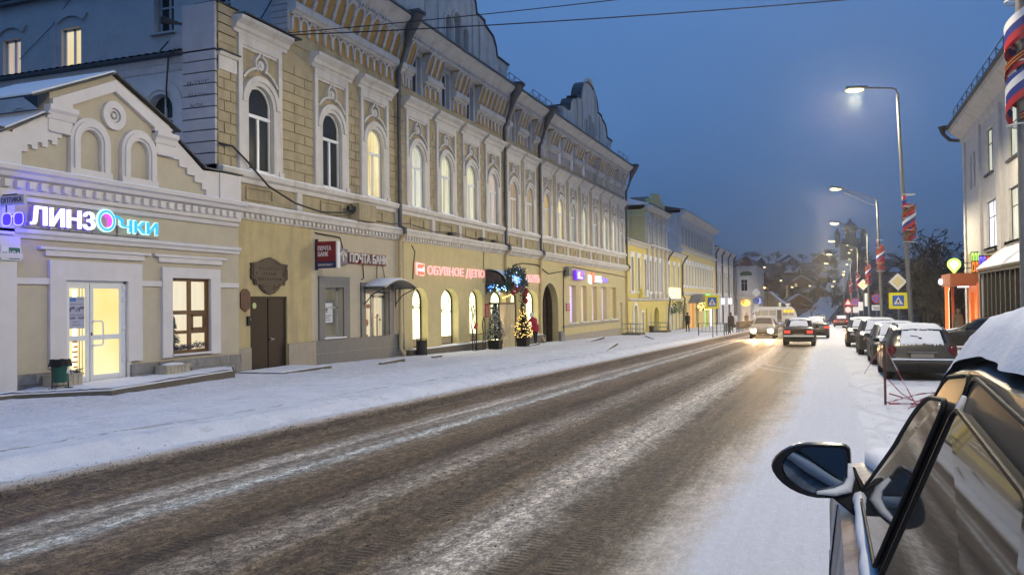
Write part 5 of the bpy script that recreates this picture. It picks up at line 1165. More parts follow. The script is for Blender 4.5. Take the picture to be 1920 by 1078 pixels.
    # a pale curved skid mark
    def ringd(cx,cy,r,wd):
        a=math_(nt,'SUBTRACT',X,cx); b_=math_(nt,'SUBTRACT',Yc,cy); d=math_(nt,'SQRT',math_(nt,'ADD',math_(nt,'MULTIPLY',a,a),math_(nt,'MULTIPLY',b_,b_)))
        return math_(nt,'LESS_THAN',math_(nt,'ABSOLUTE',math_(nt,'SUBTRACT',d,r)),wd)
    sk=math_(nt,'MULTIPLY',math_(nt,'MAXIMUM',ringd(4.2,28.5,6.35,.06),ringd(4.9,30,6.9,.045)),math_(nt,'MULTIPLY',math_(nt,'LESS_THAN',X,-.3),math_(nt,'LESS_THAN',Yc,30.5)))
    c=mix(nt,math_(nt,'MULTIPLY',sk,.6),c,(.6,.6,.62))
    lk(nt,c,bs.inputs['Base Color'])
    rg=ramp(nt,f,[(.0,(.8,)*3),((-6.2+8.6)/9.6,(.55,)*3),((-4.4+8.6)/9.6,(.6,)*3),((-1.6+8.6)/9.6,(.55,)*3),((-1.0+8.6)/9.6,(.6,)*3),((-.3+8.6)/9.6,(.8,)*3)]).outputs['Color']
    lk(nt,rg,bs.inputs['Roughness']); bs.inputs['Specular IOR Level'].default_value=.3
    hsum=math_(nt,'ADD',math_(nt,'MULTIPLY',clod.outputs['Fac'],.8),math_(nt,'ADD',math_(nt,'MULTIPLY',ng.outputs['Fac'],.5),math_(nt,'ADD',math_(nt,'MULTIPLY',tr,.5),math_(nt,'MULTIPLY',ns.outputs['Fac'],.5))))
    bump(nt,bs,hsum,.75,.045); return m
def strip_sheet(name,xs,ys,zf,m,smooth=180):
    b=MB(); vs=[(x,zf(x,y),y) for x in xs for y in ys]; n=len(ys)
    fs=[(i*n+j,i*n+j+1,(i+1)*n+j+1,(i+1)*n+j) for i in range(len(xs)-1) for j in range(n-1)]
    b.add(vs,fs); return obj(name,b,m,smooth=smooth)
def lin(a,b,n): return [a+(b-a)*i/n for i in range(n+1)]
yr=lin(-20,2.5,20)[:-1]+lin(2.5,9,110)[:-1]+lin(9,20,110)[:-1]+lin(20,50,80)[:-1]+lin(50,150,50)[:-1]+lin(150,215,16)
def roadz(x,y):
    z=hillz(0,y); 
    if y<60:
        berm=math.exp(-((x+6.85)/.33)**2); mid=math.exp(-((x+3.5)/.7)**2); m2=math.exp(-((x+2.3)/.3)**2)
        n=mn.noise((x*3,y*1.4,0)); n2=mn.noise((x*11,y*7,4))
        z+=berm*(.045+.035*n+.025*n2)+mid*(.012+.014*n+.012*n2)+m2*.012*(1+n2)+.004*n2
    return z
tag(strip_sheet('road',lin(-8.5,.9,140),yr,roadz,roadmat()),kind='structure')
# side of the road climbing the far hill
b=MB(); vs=[];fs=[]
for i in range(60):
    y=205+8*i; cx=-3.6+7.0*sstep((y-205)/180)+8*sstep((y-340)/250)
    for k in range(5): x=cx-4+2*k; vs.append((x,hillz(x,y)+.25,y))
for i in range(59):
    for k in range(4): fs.append((i*5+k,i*5+k+1,i*5+k+6,i*5+k+5))
b.add(vs,fs); tag(obj('far_road',b,mat('far_road_snow',(.55,.50,.45),.7,.3,.5,.2),smooth=180),kind='structure')
def snowmat(name='trodden_snow',tr=True):
    m,nt,bs=_nt(name); v=coords(nt)
    n=noise(nt,1.1,7,.65,v); n2=noise(nt,14,6,.7,v); n3=noise(nt,3.4,5,.7,coords(nt,(1,.5,1)))
    c=ramp(nt,n.outputs['Fac'],[(.3,(.70,.71,.75)),(.55,(.80,.81,.84)),(.75,(.84,.85,.87))]).outputs['Color']
    c=mix(nt,math_(nt,'MULTIPLY',ramp(nt,n3.outputs['Fac'],[(.54,(0,0,0)),(.68,(1,1,1))]).outputs['Color'],.5),c,(.50,.475,.465))
    sp=noise(nt,38,2,.5,v); c=mix(nt,ramp(nt,sp.outputs['Fac'],[(.73,(0,0,0)),(.79,(.55,)*3)]).outputs['Color'],c,(.22,.19,.16))
    lk(nt,c,bs.inputs['Base Color']); bs.inputs['Roughness'].default_value=.75; bs.inputs['Subsurface Weight'].default_value=0
    sx=nt.nodes.new('ShaderNodeSeparateXYZ'); lk(nt,v,sx.inputs[0]); wob=math_(nt,'ADD',sx.outputs['X'],math_(nt,'MULTIPLY',math_(nt,'SUBTRACT',n.outputs['Fac'],.5),.25)); kl=math_(nt,'LESS_THAN',math_(nt,'ABSOLUTE',math_(nt,'ADD',wob,8.95)),.035)
    if tr:   # trodden walk along the shop fronts
        tx=math_(nt,'SUBTRACT',1.0,math_(nt,'MULTIPLY',math_(nt,'ABSOLUTE',math_(nt,'ADD',wob,12.7)),.55)); tm=math_(nt,'MULTIPLY',ramp(nt,tx,[(.0,(0,0,0)),(.6,(1,1,1))]).outputs['Color'],ramp(nt,n2.outputs['Fac'],[(.44,(0,0,0)),(.60,(1,1,1))]).outputs['Color'])
        c=mix(nt,math_(nt,'MULTIPLY',tm,.5),c,(.46,.44,.44))
    if not tr:   # curved tyre tracks of cars pulling out of the row
        kl=None
        for cx,cy,r in ((9.5,17.5,9.2),(10.2,18.5,9.2),(-6.2,8,8.3),(14,22,13.6),(7.5,12,6.4)):
            a=math_(nt,'SUBTRACT',sx.outputs['X'],cx); b_=math_(nt,'SUBTRACT',sx.outputs['Y'],cy); d=math_(nt,'SQRT',math_(nt,'ADD',math_(nt,'MULTIPLY',a,a),math_(nt,'MULTIPLY',b_,b_)))
            q=math_(nt,'LESS_THAN',math_(nt,'ABSOLUTE',math_(nt,'SUBTRACT',d,r)),.075); kl=q if kl is None else math_(nt,'MAXIMUM',kl,q)
        c=mix(nt,math_(nt,'MULTIPLY',math_(nt,'MULTIPLY',kl,n2.outputs['Fac']),.55),c,(.42,.42,.46)); kl=0.0
    kl=math_(nt,'MULTIPLY',kl,ramp(nt,n3.outputs['Fac'],[(.45,(0,0,0)),(.58,(1,1,1))]).outputs['Color']); lk(nt,mix(nt,math_(nt,'MULTIPLY',kl,.75),c,(.25,.19,.14)),bs.inputs['Base Color'])
    h=math_(nt,'ADD',math_(nt,'MULTIPLY',n2.outputs['Fac'],.7),n3.outputs['Fac']); bump(nt,bs,h,.8,.045); return m
SNOW=snowmat(); VSNOW=snowmat('roadside_snow_cover',False)
rr=random.Random(21); feet=[]
for k in range(70):
    x=rr.uniform(-14.8,-8.2); y=rr.uniform(4,40); a=rr.uniform(-.4,.4)+(1.57 if rr.random()<.35 else 0); n=rr.randint(3,11)
    for i in range(n): feet.append((x+math.sin(a)*.68*i+(.12 if i%2 else -.12)*math.cos(a),y+math.cos(a)*.68*i,a))
cell={}
for f in feet: cell.setdefault((int(f[0]//1),int(f[1]//1)),[]).append(f)
def pavez(x,y):
    z=hillz(0,y)+.10-.125*sstep((x+8.35)/.75)
    if y<60:
        z+=.018*mn.noise((x*.9,y*.9,7))+.012*mn.noise((x*3.2,y*2.6,1))+.006*mn.noise((x*9,y*9,3))
        e=math.exp(-((x+8.3)/.3)**2); z+=e*(.03+.03*mn.noise((x*2,y*1.2,5)))
        for i in (-1,0,1):
            for j in (-1,0,1):
                for fx,fy,a in cell.get((int(x//1)+i,int(y//1)+j),()):
                    dx,dy=x-fx,y-fy; u=dx*math.cos(a)-dy*math.sin(a); w=dx*math.sin(a)+dy*math.cos(a)
                    q=(u/.085)**2+(w/.17)**2
                    if q<3: z-=.042*math.exp(-q*1.3)-.016*math.exp(-(q-1.6)**2*2)
    return z
yp=lin(-20,3.5,14)[:-1]+lin(3.5,14,150)[:-1]+lin(14,30,130)[:-1]+lin(30,62,90)[:-1]+lin(62,215,40)
tag(strip_sheet('pavement',lin(-15.6,-7.6,116),yp,pavez,SNOW),kind='structure')
def vergez(x,y):
    z=hillz(0,y)+.015+.10*sstep((x-3.0)/.4)
    if y<60:
        z+=.012*mn.noise((x*1.1,y*.7,2))+.007*mn.noise((x*4,y*3,8))
        for tx in (-.15+.05*math.sin(y*.2),.62+.1*math.sin(y*.13+1)): z-=.014*math.exp(-((x-tx)/.09)**2)
        z-=.06*sstep((.55-x)/.35)
    return z
yv=lin(-20,2.5,14)[:-1]+lin(2.5,14,130)[:-1]+lin(14,40,120)[:-1]+lin(40,150,50)
tag(strip_sheet('roadside_snow',lin(.2,3.6,48)+lin(3.9,8.2,14),yv,vergez,VSNOW),kind='structure')
# slush crumbs along both edges of the carriageway
b=MB(); rr=random.Random(12)
def crumb(x,y,r,z):
    p=Vector((x,y,z+r*.3)); q=[p+Vector((rr.uniform(-1,1),rr.uniform(-1,1),rr.uniform(-.3,.9)))*r for _ in range(5)]
    b.add([q[0],q[1],q[2],q[3],q[4]],[(0,1,2),(0,2,3),(0,3,4),(1,2,4),(2,3,4),(0,1,4)],raw=True)
for k in range(12000):
    y=4+34*rr.random()**1.6; x=(rr.gauss(-6.95,.22) if rr.random()<.6 else rr.gauss(-7.35,.22)) if rr.random()<.7 else rr.gauss(-3.4,.75)
    crumb(x,y,rr.uniform(.003,.013)*(1+.5*(rr.random()<.05)),max(roadz(x,y),pavez(x,y) if x<-7.6 else -9))
tag(obj('slush_crumbs',b,mat('dirty_slush',(.13,.105,.075),.8,.45,5,.2)),'brown frozen slush crumbs scattered along the road edge and between the lanes','slush',kind='stuff')
b=MB()
for k in range(260):
    x=rr.uniform(-.9,.9);y=4+20*rr.random()**1.5; crumb(x,y,rr.uniform(.005,.013),vergez(x,y))
tag(obj('snow_grit',b,mat('dark_grit',(.06,.05,.042),.9,.4,5,.2)),'small dark grit specks lying on the snow right of the road','grit',kind='stuff')
# slabs and dark strips showing through the pavement snow
def strip(lab,c,L,w,h,rz):
    t=thing('doorstep_slab',lab,'slab',(c[0],c[1],pavez(*c)-.03),rz); b=MB(); b.box(-w/2,w/2,0,h,-L/2,L/2); obj('slab',b,M['concrete'],t,local=True,bevel=.01); b=MB(); b.box(-w/2,w/2-.05,h,h+.025,-L/2+.02,L/2-.02); obj('snow',b,M['snow'],t,local=True,bevel=.012)
strip('low snowy slab in front of the brown double door',(-14.6,20.2),2.6,1.4,.07,.05)
strip('short dark kerb piece standing out of the snow before the bank window',(-13.6,24.6),2.0,.14,.10,.12)
strip('short dark kerb piece near the shoe shop bin',(-13.9,28.6),.9,.12,.08,.1)
strip('thin dark slab edge between the two potted firs',(-14.5,41.5),2.2,.16,.07,.1)
strip('long dark ramp edge beside the carriage gate',(-13.6,50.8),6.5,.25,.10,.12)
strip('long dark kerb line across the pavement near the road',(-9.5,38.0),8.5,.12,.07,.16)
strip('thin dark gutter line on the pavement opposite the bank windows',(-11.0,55.5),8.0,.12,.06,.3)
# ================================================================== hillside houses, church, trees
def tree_meshes(seed,h,dens=1.0):
    rr=random.Random(seed); t=MB(); c=MB()
    def twig(p,d,L,r,lev):
        n=3; pts=[p]; q=p.copy(); dd=d.copy()
        for i in range(n):
            dd=(dd+Vector((rr.uniform(-.25,.25),rr.uniform(-.25,.25),rr.uniform(-.05,.22)))).normalized(); q=q+dd*L/n; pts.append(q.copy())
        if lev<=1: t.tube(pts,[r*(1-.25*i) for i in range(n+1)],5 if lev==0 else 4,cap=False)
        else:
            for i in range(n):
                u=dd.orthogonal().normalized()*r; c.quad(pts[i]-u,pts[i+1]-u*.6,pts[i+1]+u*.6,pts[i]+u)
        if lev<3:
            for k in range((5,6,6)[lev]):
                s=rr.uniform(.3,1); b=pts[min(n,int(s*n)+ (0 if s<1 else 0))]
                nd_=(dd+Vector((rr.uniform(-1.1,1.1),rr.uniform(-1.1,1.1),rr.uniform(-.1,.7)))).normalized(); twig(b,nd_,L*rr.uniform(.5,.72),r*.45,lev+1)
        else:
            for k in range(int(3*dens)):
                e=q+Vector((rr.uniform(-1,1),rr.uniform(-1,1),rr.uniform(-1,1)))*.35; u=(e-q).orthogonal().normalized()*.05; c.quad(q-u,e-u*.4,e+u*.4,q+u)
    twig(Vector((0,0,0)),Vector((0,0,1)),h*.55,h*.022,0)
    return t,c
TM=[]
for sd,h in ((1,9),(2,10),(3,8),(5,11)):
    t,c=tree_meshes(sd,h); root=thing('bare_tree','x','tree'); to=obj('trunk',t,M['bark'],root,local=True); co=obj('crown',c,M['twig'],root,local=True); TM.append([root,False])
def place_tree(i,x,y,s,label,group,rz=0,z=None,sz=1):
    r0,used=TM[i]
    r=r0 if not used else copy_tree(r0); TM[i][1]=True
    r.location=(x,y,(hillz(x,y) if z is None else z)-.1); r.scale=(s*sz,s*sz,s); r.rotation_euler=(0,0,rz); tag(r,label,'tree',group)
def rndtrees(n,fx,label,group,smin,smax,seed,wide=1):
    rr=random.Random(seed)
    for k in range(n):
        x,y=fx(rr); place_tree(rr.randrange(4),x,y,rr.uniform(smin,smax),label,group,rr.uniform(0,6.28),sz=wide)
rndtrees(30,lambda r:(lambda y:(r.uniform(.07,.20)*y+2,y))(r.uniform(105,235)),'bare dark tree in the dense row behind the lamp posts and traffic signs','bare trees behind the lamp posts',.75,1.25,31,1.3)
rndtrees(84,lambda r:(lambda y:(r.uniform(-.14,.03)*y-4,y))(r.uniform(235,470)),'bare tree standing among the houses on the far hillside','trees on the far hillside',.7,1.2,32,1.4)
rndtrees(34,lambda r:(lambda y:(r.uniform(-.16,.14)*y,y))(r.uniform(480,640)),'dark tree on the skyline of the far hill','trees on the hill skyline',.8,1.4,33,1.6)
rndtrees(16,lambda r:(lambda y:(r.uniform(.03,.13)*y,y))(r.uniform(250,420)),'bare tree on the wooded slope below the church','trees below the church',.9,1.4,34,1.4)
rndtrees(26,lambda r:(lambda y:(r.uniform(.085,.175)*y,y))(r.uniform(85,150)),'bare tree in the dark thicket behind the orange canopy','bare trees behind the orange canopy',.75,1.15,36,1.5)
for i,(x,y,s) in enumerate(((16.5,100,1.35),(19,104,1.2),(14.0,118,1.2),(22.5,108,1.4),(26,110,1.5))): place_tree(i%4,x,y,s,'tall bare tree close behind the orange canopy','tall bare trees behind the canopy',i,sz=1.25)
HM=[mat('dark_log_wall',(.075,.055,.042),.85,.3,.8,.1),mat('grey_board_wall',(.16,.15,.14),.85,.2,.8,.1),mat('brick_house_wall',(.15,.07,.05),.85,.2,.8,.1)]
def house(x,y,w,d,h,rz,k,label,lit=False):
    t=thing('hillside_house',label,'house',(x,y,hillz(x,y)-.6),rz,'houses on the far hillside')
    b=MB(); b.box(-w/2,w/2,0,h,-d/2,d/2); b.prism([(-w/2,h),(w/2,h),(0,h+w*.30)],-d/2,d/2); obj('wall',b,HM[k%3],t,local=True)
    b=MB(); vs=[(-w/2-.5,h-.25,-d/2-.5),(0,h+w*.32,-d/2-.5),(w/2+.5,h-.25,-d/2-.5)]; vs+=[(a,z,-o) for a,z,o in vs]; vs+=[(a,z+.3,o) for a,z,o in vs]
    b.add(vs,[(6,7,10,9),(7,8,11,10),(0,3,4,1),(1,4,5,2),(0,1,7,6),(1,2,8,7),(3,9,10,4),(4,10,11,5),(0,6,9,3),(2,5,11,8)]); r=obj('roof',b,mat('darkened_roof_snow',(.40,.42,.46),.8,.35,.5,.2),t,local=True)  # roof snow darkened in its colour so the far hillside looks dimmer
    b=MB(); b.box(.6,1.2,h+w*.15,h+w*.42,.3,.9); obj('chimney',b,HM[2],r,local=True)
    for i in range(2):
        a=-w/4+w/2*i; b=MB(); b.box(a-.5,a+.5,h*.4,h*.4+1.3,-d/2-.06,-d/2-.02); obj('window',b,E_['warm'] if lit and i==0 else M['glassdim'],t,local=True)
rr=random.Random(44)
HS=[(-26,262,9,8),(-14,258,8,8),(-8,285,10,8),(-36,300,11,9),(-22,318,9,8),(-3,330,9,8),(-44,352,12,9),(-28,368,10,8),(-12,372,14,9),(-1,400,10,8),(-50,420,13,9),(-32,430,12,9),(-14,445,13,9),(2,455,12,9),(-60,500,14,10),(-40,520,15,10),(-20,515,14,10),(-4,540,16,10),(-52,570,18,11),(-24,585,22,12),(24,330,11,8),(36,360,12,9),(48,400,12,9),(60,430,13,9),(30,440,12,9),(75,470,14,9),(40,500,14,10)]
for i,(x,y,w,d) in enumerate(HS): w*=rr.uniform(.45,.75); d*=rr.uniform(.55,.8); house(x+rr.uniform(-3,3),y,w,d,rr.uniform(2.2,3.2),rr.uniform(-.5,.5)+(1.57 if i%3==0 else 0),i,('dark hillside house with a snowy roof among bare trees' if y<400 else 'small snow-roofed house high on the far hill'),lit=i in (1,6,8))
for i,o in enumerate([o for o in list(scene.objects) if o.name.startswith('hillside_house')]):
    kind=('dark log','grey board','reddish brick')[i%3]; low=o.location.y<400
    o['label']=('larger ' if low else 'small ')+kind+(' house with a snowy roof low on the far hillside' if low else ' house with a snowy roof high on the far hill'); o['group']=kind+(' houses low on the far hillside' if low else ' houses high on the far hill')
ch=thing('hill_church','dark church silhouette with three domes on the wooded hill','church',(14.5,560,hillz(14.5,560)-2))
b=MB(); b.box(-6,6,0,12,-6,6); b.box(-5,5,11,15,-5,5); obj('nave',b,HM[1],ch,local=True)
b=MB()
b.lathe((0,0,0),[(3.2,14),(3.2,19),(4.2,20.5),(4.4,22),(3.4,24),(1.2,25.6),(.2,28)],14)
for x in (-7.5,7.5): b.lathe((x,0,0),[(1.6,10),(1.6,17),(2.0,18.2),(1.3,20),(.15,22.5)],10)
obj('domes',b,HM[1],ch,local=True)
# ================================================================== street lamps with ribbon sleeves
LPOW=[]
def ribbon(par,name,r,z0,z1,turns,ph,w,m,n=40):
    b=MB(); vs=[];fs=[]
    for i in range(n+1):
        a=ph+turns*2*math.pi*i/n; z=z0+(z1-z0)*i/n
        for rr_ in (r,r+.006): vs+=[(rr_*math.cos(a),z-w/2,rr_*math.sin(a)),(rr_*math.cos(a),z+w/2,rr_*math.sin(a))]
    for i in range(n):
        q=i*4; fs+=[(q,q+1,q+5,q+4),(q+2,q+6,q+7,q+3),(q+1,q+3,q+7,q+5),(q,q+4,q+6,q+2)]
    b.add(vs,fs); return obj(name,b,m,par,local=True,smooth=60)
def sleeve(par,z0,z1,r,ph=0.):
    b=MB()
    for k in range(5):
        z=z0+(z1-z0)*k/4
        b.add(*(lambda P:( [(x,zz,y) for x,zz,y in P],[(i*2,((i+1)%20)*2,((i+1)%20)*2+1,i*2+1) for i in range(20)]))([((r)*math.cos(2*math.pi*i/20),z+dz,(r)*math.sin(2*math.pi*i/20)) for i in range(20) for dz in (-.015,.015)]))
        b.box(-r,r,z-.012,z+.012,-.01,.01)
    h=obj('hoop_frame',b,M['signgrey'],par,local=True)
    L=z1-z0; T=L/1.15; w=.15
    for nm,k,m in (('white_ribbon',0,'whiteribbon'),('blue_ribbon',1,'blueribbon'),('red_ribbon',2,'redribbon')):
        ribbon(par,nm,r+.004,z0+.28-w*k+.1,z1-.12-w*k,T*.8,ph,w,M[m])
    for nm,k,m in (('red_ribbon',0,'redribbon'),('blue_ribbon',1.4,'blueribbon'),('red_ribbon',2.2,'redribbon')): ribbon(par,nm,r-.012,z0+.16-w*k+.3,z1-.30-w*k+.2,T*1.1,ph+3.6,w,M[m])
    for k in (0,2,4): ribbon(par,'black_ribbon',r+.010,z0+.10+.03*k-.05,z1-.50+.03*k,T*.8,ph+2.4,.028,M['black'])
    for k in (1,3): ribbon(par,'orange_ribbon',r+.010,z0+.10+.03*k-.05,z1-.50+.03*k,T*.8,ph+2.4,.028,M['orangeribbon'])
def lamp_post(x,y,h,arm,rise,label,sl=(4.6,6.9),lens='lamp',lean=(0,0),double=False,power=0,sr=.26,ph=0.,simple=False):
    t=thing('street_lamp',label,'street lamp',(x,y,gz(y)+.1 if y<150 else hillz(x,y)),0,'street lamps along the right pavement')
    b=MB(); b.tube([(0,0,0),(0,0,1.2),(0,0,1.25),(lean[0]*.5,lean[1]*.5,h*.5),(lean[0],lean[1],h-.25)],[.125,.12,.10,.085,.06],10); obj('pole',b,M['polegrey'],t,local=True,smooth=50)
    lx,ly=lean; b=MB(); b.tube([(lx,ly,h-.3),(lx-.05,ly,h-.08),(lx-.2,ly,h),(lx-arm,ly,h+rise)],.04,8)
    if double: b.tube([(lx,ly,h-.55),(lx-arm*.95,ly,h+rise-.22)],.03,6)
    obj('arm',b,M['polegrey'],t,local=True,smooth=50)
    hx=lx-arm; b=MB(); vs=[]
    sl_=rise/arm*.6
    prof=[(.15,-.03,.05),(.05,-.05,.10),(-.25,-.06,.16),(-.62,-.04,.15),(-.72,0,.06)]
    fs=[]
    for dx,dz,w in prof: vs+=[(hx+dx,h+rise-dx*sl_+dz*.6,ly-w),(hx+dx,h+rise-dx*sl_+dz*.6,ly+w),(hx+dx,h+rise-dx*sl_+.09,ly+w*.6),(hx+dx,h+rise-dx*sl_+.09,ly-w*.6)]
    for i in range(4):
        q=i*4
        for j in range(4): fs.append((q+j,q+(j+1)%4,q+4+(j+1)%4,q+4+j))
    fs+=[(0,1,2,3),(16,17,18,19)]; b.add(vs,fs); hd=obj('lamp_head',b,M['polegrey'],t,local=True)
    b=MB(); b.blob((hx-.36,ly,h+rise+.36*sl_-.085),.37,.17,.105,14,8); obj('lens',b,E_[lens],hd,local=True,smooth=180)
    if sl: sleeve(t,sl[0],sl[1],sr,ph)
    if power: LPOW.append((t,Vector((hx-.32,ly,h+rise-.31)),power))
    return t
PW=1.0
lamp_post(3.3,-3.5,10.8,1.75,.1,'street lamp post standing behind the viewpoint by the parked car',power=1.18)
lamp_post(3.35,17.2,10.8,1.75,.1,'nearest street lamp post with a wide tricolour ribbon sleeve close to the tall whitish building',(4.9,7.15),power=1.2,sr=.25,ph=2.0)
lamp_post(3.3,38.6,11.1,1.3,.12,'tall street lamp post with a bright white head and ribbon sleeve behind the hatchback',(4.55,6.55),lean=(-.35,0),power=1.35,ph=1.2)
lamp_post(3.3,58.5,9.0,2.1,.75,'street lamp with a yellowish head and sloping double arm, second in the visible row',(4.3,6.3),lean=(-.15,0),double=True,power=1.5,ph=.6)
lamp_post(3.3,76,8.6,2.2,.7,'third street lamp of the visible row, with a small bright head on a sloping arm',(4.0,6.0),lens='lampfar',double=True,power=1.5,sr=.22)
lamp_post(3.2,97,8.8,2.2,.7,'fourth street lamp of the visible row, seen small before the dark hill',(4.2,6.2),lens='lampfar',double=True,power=1.5,sr=.22)
lamp_post(3.0,118,8.8,2.2,.7,'fifth street lamp of the visible row, a tiny bright head near the church',(4.2,6.2),lens='lampfar',double=True,power=1.5,sr=.22)
lamp_post(2.6,142,9.0,2.2,.7,'last street lamp of the visible row at the foot of the hill',None,lens='lampfar',power=1.6)
def small_lamp(x,y,h,m,label,group):
    z=hillz(x,y); t=thing('distant_lamp',label,'street lamp',(x,y,z),0,group); b=MB(); b.tube([(0,0,0),(0,0,h),(-.6,0,h+.25)],.07,6); obj('pole',b,M['polegrey'],t,local=True); s=max(.16,y*.0010); b=MB(); b.blob((-.6,0,h+.1),s*1.3,s,s*.7,8,6); obj('lamp_globe',b,m,t,local=True)
hl=[(-4,262,8),(3,300,8),(7,345,9),(9,385,9),(11,430,9),(12,470,10),(-14,300,8),(-26,400,7),(-8,235,8),(14,500,10),(2,222,8),(13,540,10)]
for x,y,h in hl: small_lamp(x,y,h,E_['lampfar'],'small white street lamp on the far hillside','white lamps on the far hillside')
for x,y,h in ((14.4,112,3.4),(16.0,120,3.4),(18.6,112,3.4)): small_lamp(x,y,h,E_['sodium'],'orange park lamp among the dark trees left of the orange canopy','orange park lamps')
small_lamp(7.5,380,5,E_['sodium'],'orange lamp glowing by the road on the far hill','orange lamp on the far hill')
small_lamp(-11.8,185,7.2,E_['sodium'],'small orange lamp beside the white corner building','orange lamp by the corner building')
# ================================================================== traffic signs
def postsign(x,y,h,label,build,m='polegrey',z=None):
    t=thing('traffic_sign',label,'traffic sign',(x,y,(gz(y)+.09) if z is None else z)); obj('post',MB().tube([(0,0,0),(0,0,h)],.035,8),M[m],t,local=True); build(t); return t
TF=Fr((0,-.06,0),(1,0,0),(0,-1,0))
def diamond(t,z,r,yellow=True):
    obj('diamond_plate',MB(TF).prism([(-r,z),(0,z-r),(r,z),(0,z+r)],0,.02),M['whitesign'],t,local=True)
    if yellow: q=r*.68; obj('diamond_centre',MB(TF).prism([(-q,z),(0,z-q),(q,z),(0,z+q)],.02,.026),mat('priority_yellow',(.66,.57,.30),.4,.03,3,0),t,local=True)
def crossing(t,z,w,h,bw):
    obj('yellow_plate',MB(TF).box(-w/2,w/2,z,z+h,0,.02),M['yellowsign'],t,local=True); s=bw/2; c=z+h/2
    obj('blue_square',MB(TF).box(-s,s,c-s,c+s,.02,.026),M['bluepaint'],t,local=True)
    obj('white_triangle',MB(TF).prism([(-s*.82,c-s*.72),(s*.82,c-s*.72),(0,c+s*.78)],.026,.03),M['whitesign'],t,local=True)
    b=MB(TF); k=s/.3
    b.disc(0,c+.055*k,.03*k,.03,.034,10); b.prism([(-.03*k,c+.03*k),(.03*k,c+.03*k),(.035*k,c-.07*k),(-.03*k,c-.07*k)],.03,.034)
    b.prism([(-.03*k,c-.06*k),(0,c-.06*k),(-.06*k,c-.2*k),(-.10*k,c-.2*k)],.03,.034); b.prism([(0,c-.06*k),(.035*k,c-.06*k),(.10*k,c-.2*k),(.06*k,c-.2*k)],.03,.034); b.prism([(-.03*k,c+.02*k),(-.09*k,c-.05*k),(-.075*k,c-.065*k),(-.02*k,c-.02*k)],.03,.034); b.prism([(.03*k,c+.02*k),(.09*k,c-.04*k),(.075*k,c-.055*k),(.02*k,c-.02*k)],.03,.034)
    for i in range(4): b.box((-.19+.1*i)*k,(-.15+.1*i)*k,c-.21*k,c-.19*k,.03,.034)
    obj('walking_figure',b,M['black'],t,local=True)
def b1(t): diamond(t,3.27,.46); crossing(t,1.83,.92,.86,.56)
postsign(3.58,49,3.7,'pedestrian crossing sign on a yellow plate with a white and yellow diamond above it',b1)
def b2(t): crossing(t,2.0,.95,.95,.62)
postsign(-7.5,59.5,2.95,'pedestrian crossing sign on a yellow plate at the left kerb',b2)
def nostop(t,z,r):
    obj('blue_disc',MB(TF).disc(0,z,r,0,.02,20),M['bluepaint'],t,local=True); b=MB(TF); b.arc(0,z,r*.82,r,.02,.026,0,360,20)
    for a in (45,135): c,s_=math.cos(R(a)),math.sin(R(a)); b.prism([(-r*.85*c-.04*s_,z-r*.85*s_+.04*c),(-r*.85*c+.04*s_,z-r*.85*s_-.04*c),(r*.85*c+.04*s_,z+r*.85*s_-.04*c),(r*.85*c-.04*s_,z+r*.85*s_+.04*c)],.02,.027)
    obj('red_cross',b,M['redribbon'],t,local=True)
def b3_(t): nostop(t,2.75,.36); obj('lower_plate',MB(TF).box(-.36,.36,1.85,2.25,0,.02),M['whitesign'],t,local=True); b=MB(TF); b.box(-.28,.2,2.05,2.1,.02,.024); b.box(-.2,.28,1.95,2.0,.02,.024); obj('plate_print',b,M['black'],t,local=True)
postsign(3.6,70,3.0,'round blue no stopping sign with a white plate below, behind the parked cars',b3_)
def b4_(t): diamond(t,4.3,.5); b=MB(TF); b.box(-.45,-.05,1.9,2.7,0,.02); b.box(.1,.45,2.3,3.5,0,.02); obj('white_plates',b,M['whitesign'],t,local=True)
postsign(3.2,84,4.6,'smaller yellow diamond sign with white plates beyond the parked crossovers',b4_)
def b5_(t): nostop(t,2.7,.38); obj('lower_plate',MB(TF).box(-.25,.25,1.7,2.25,0,.02),M['whitesign'],t,local=True)
postsign(2.55,85,3.1,'farther round blue no stopping sign next to the yellow diamond',b5_)
def b6_(t): obj('red_triangle',MB(TF).prism([(-.5,2.6),(.5,2.6),(0,3.45)],0,.02),M['redribbon'],t,local=True); obj('white_triangle_centre',MB(TF).prism([(-.3,2.7),(.3,2.7),(0,3.2)],.02,.025),M['whitesign'],t,local=True); b=MB(TF); b.disc(0,2.1,.42,0,.02,18); obj('round_plate',b,M['whitesign'],t,local=True); obj('red_rim',MB(TF).arc(0,2.1,.33,.42,.02,.03,0,360,18),M['redribbon'],t,local=True)
postsign(2.3,104,3.4,'red and white triangle over a round plate at the far end of the parked cars',b6_)
def b7_(t): diamond(t,4.6,.62,False); obj('small_plate',MB(TF).disc(0,3.5,.45,0,.02,14),M['bluepaint'],t,local=True); obj('arrow_plate',MB(TF).box(-.3,.3,2.0,3.0,0,.02),M['whitesign'],t,local=True)
postsign(-9.0,118,5,'pale grey-green diamond sign with a blue disc and white plate left of the minibus',b7_)
def b8_(t): obj('grey_triangle',MB(TF).prism([(-.5,3.6),(.5,3.6),(0,2.8)],0,.02),M['whitesign'],t,local=True); obj('tall_mast',MB().tube([(0,.1,0),(-.1,.1,6.6)],.1,6),M['concrete'],t,local=True)
postsign(-6.3,150,3.6,'upside-down pale triangle sign on a thick grey mast behind the minibus',b8_,z=-2.7)
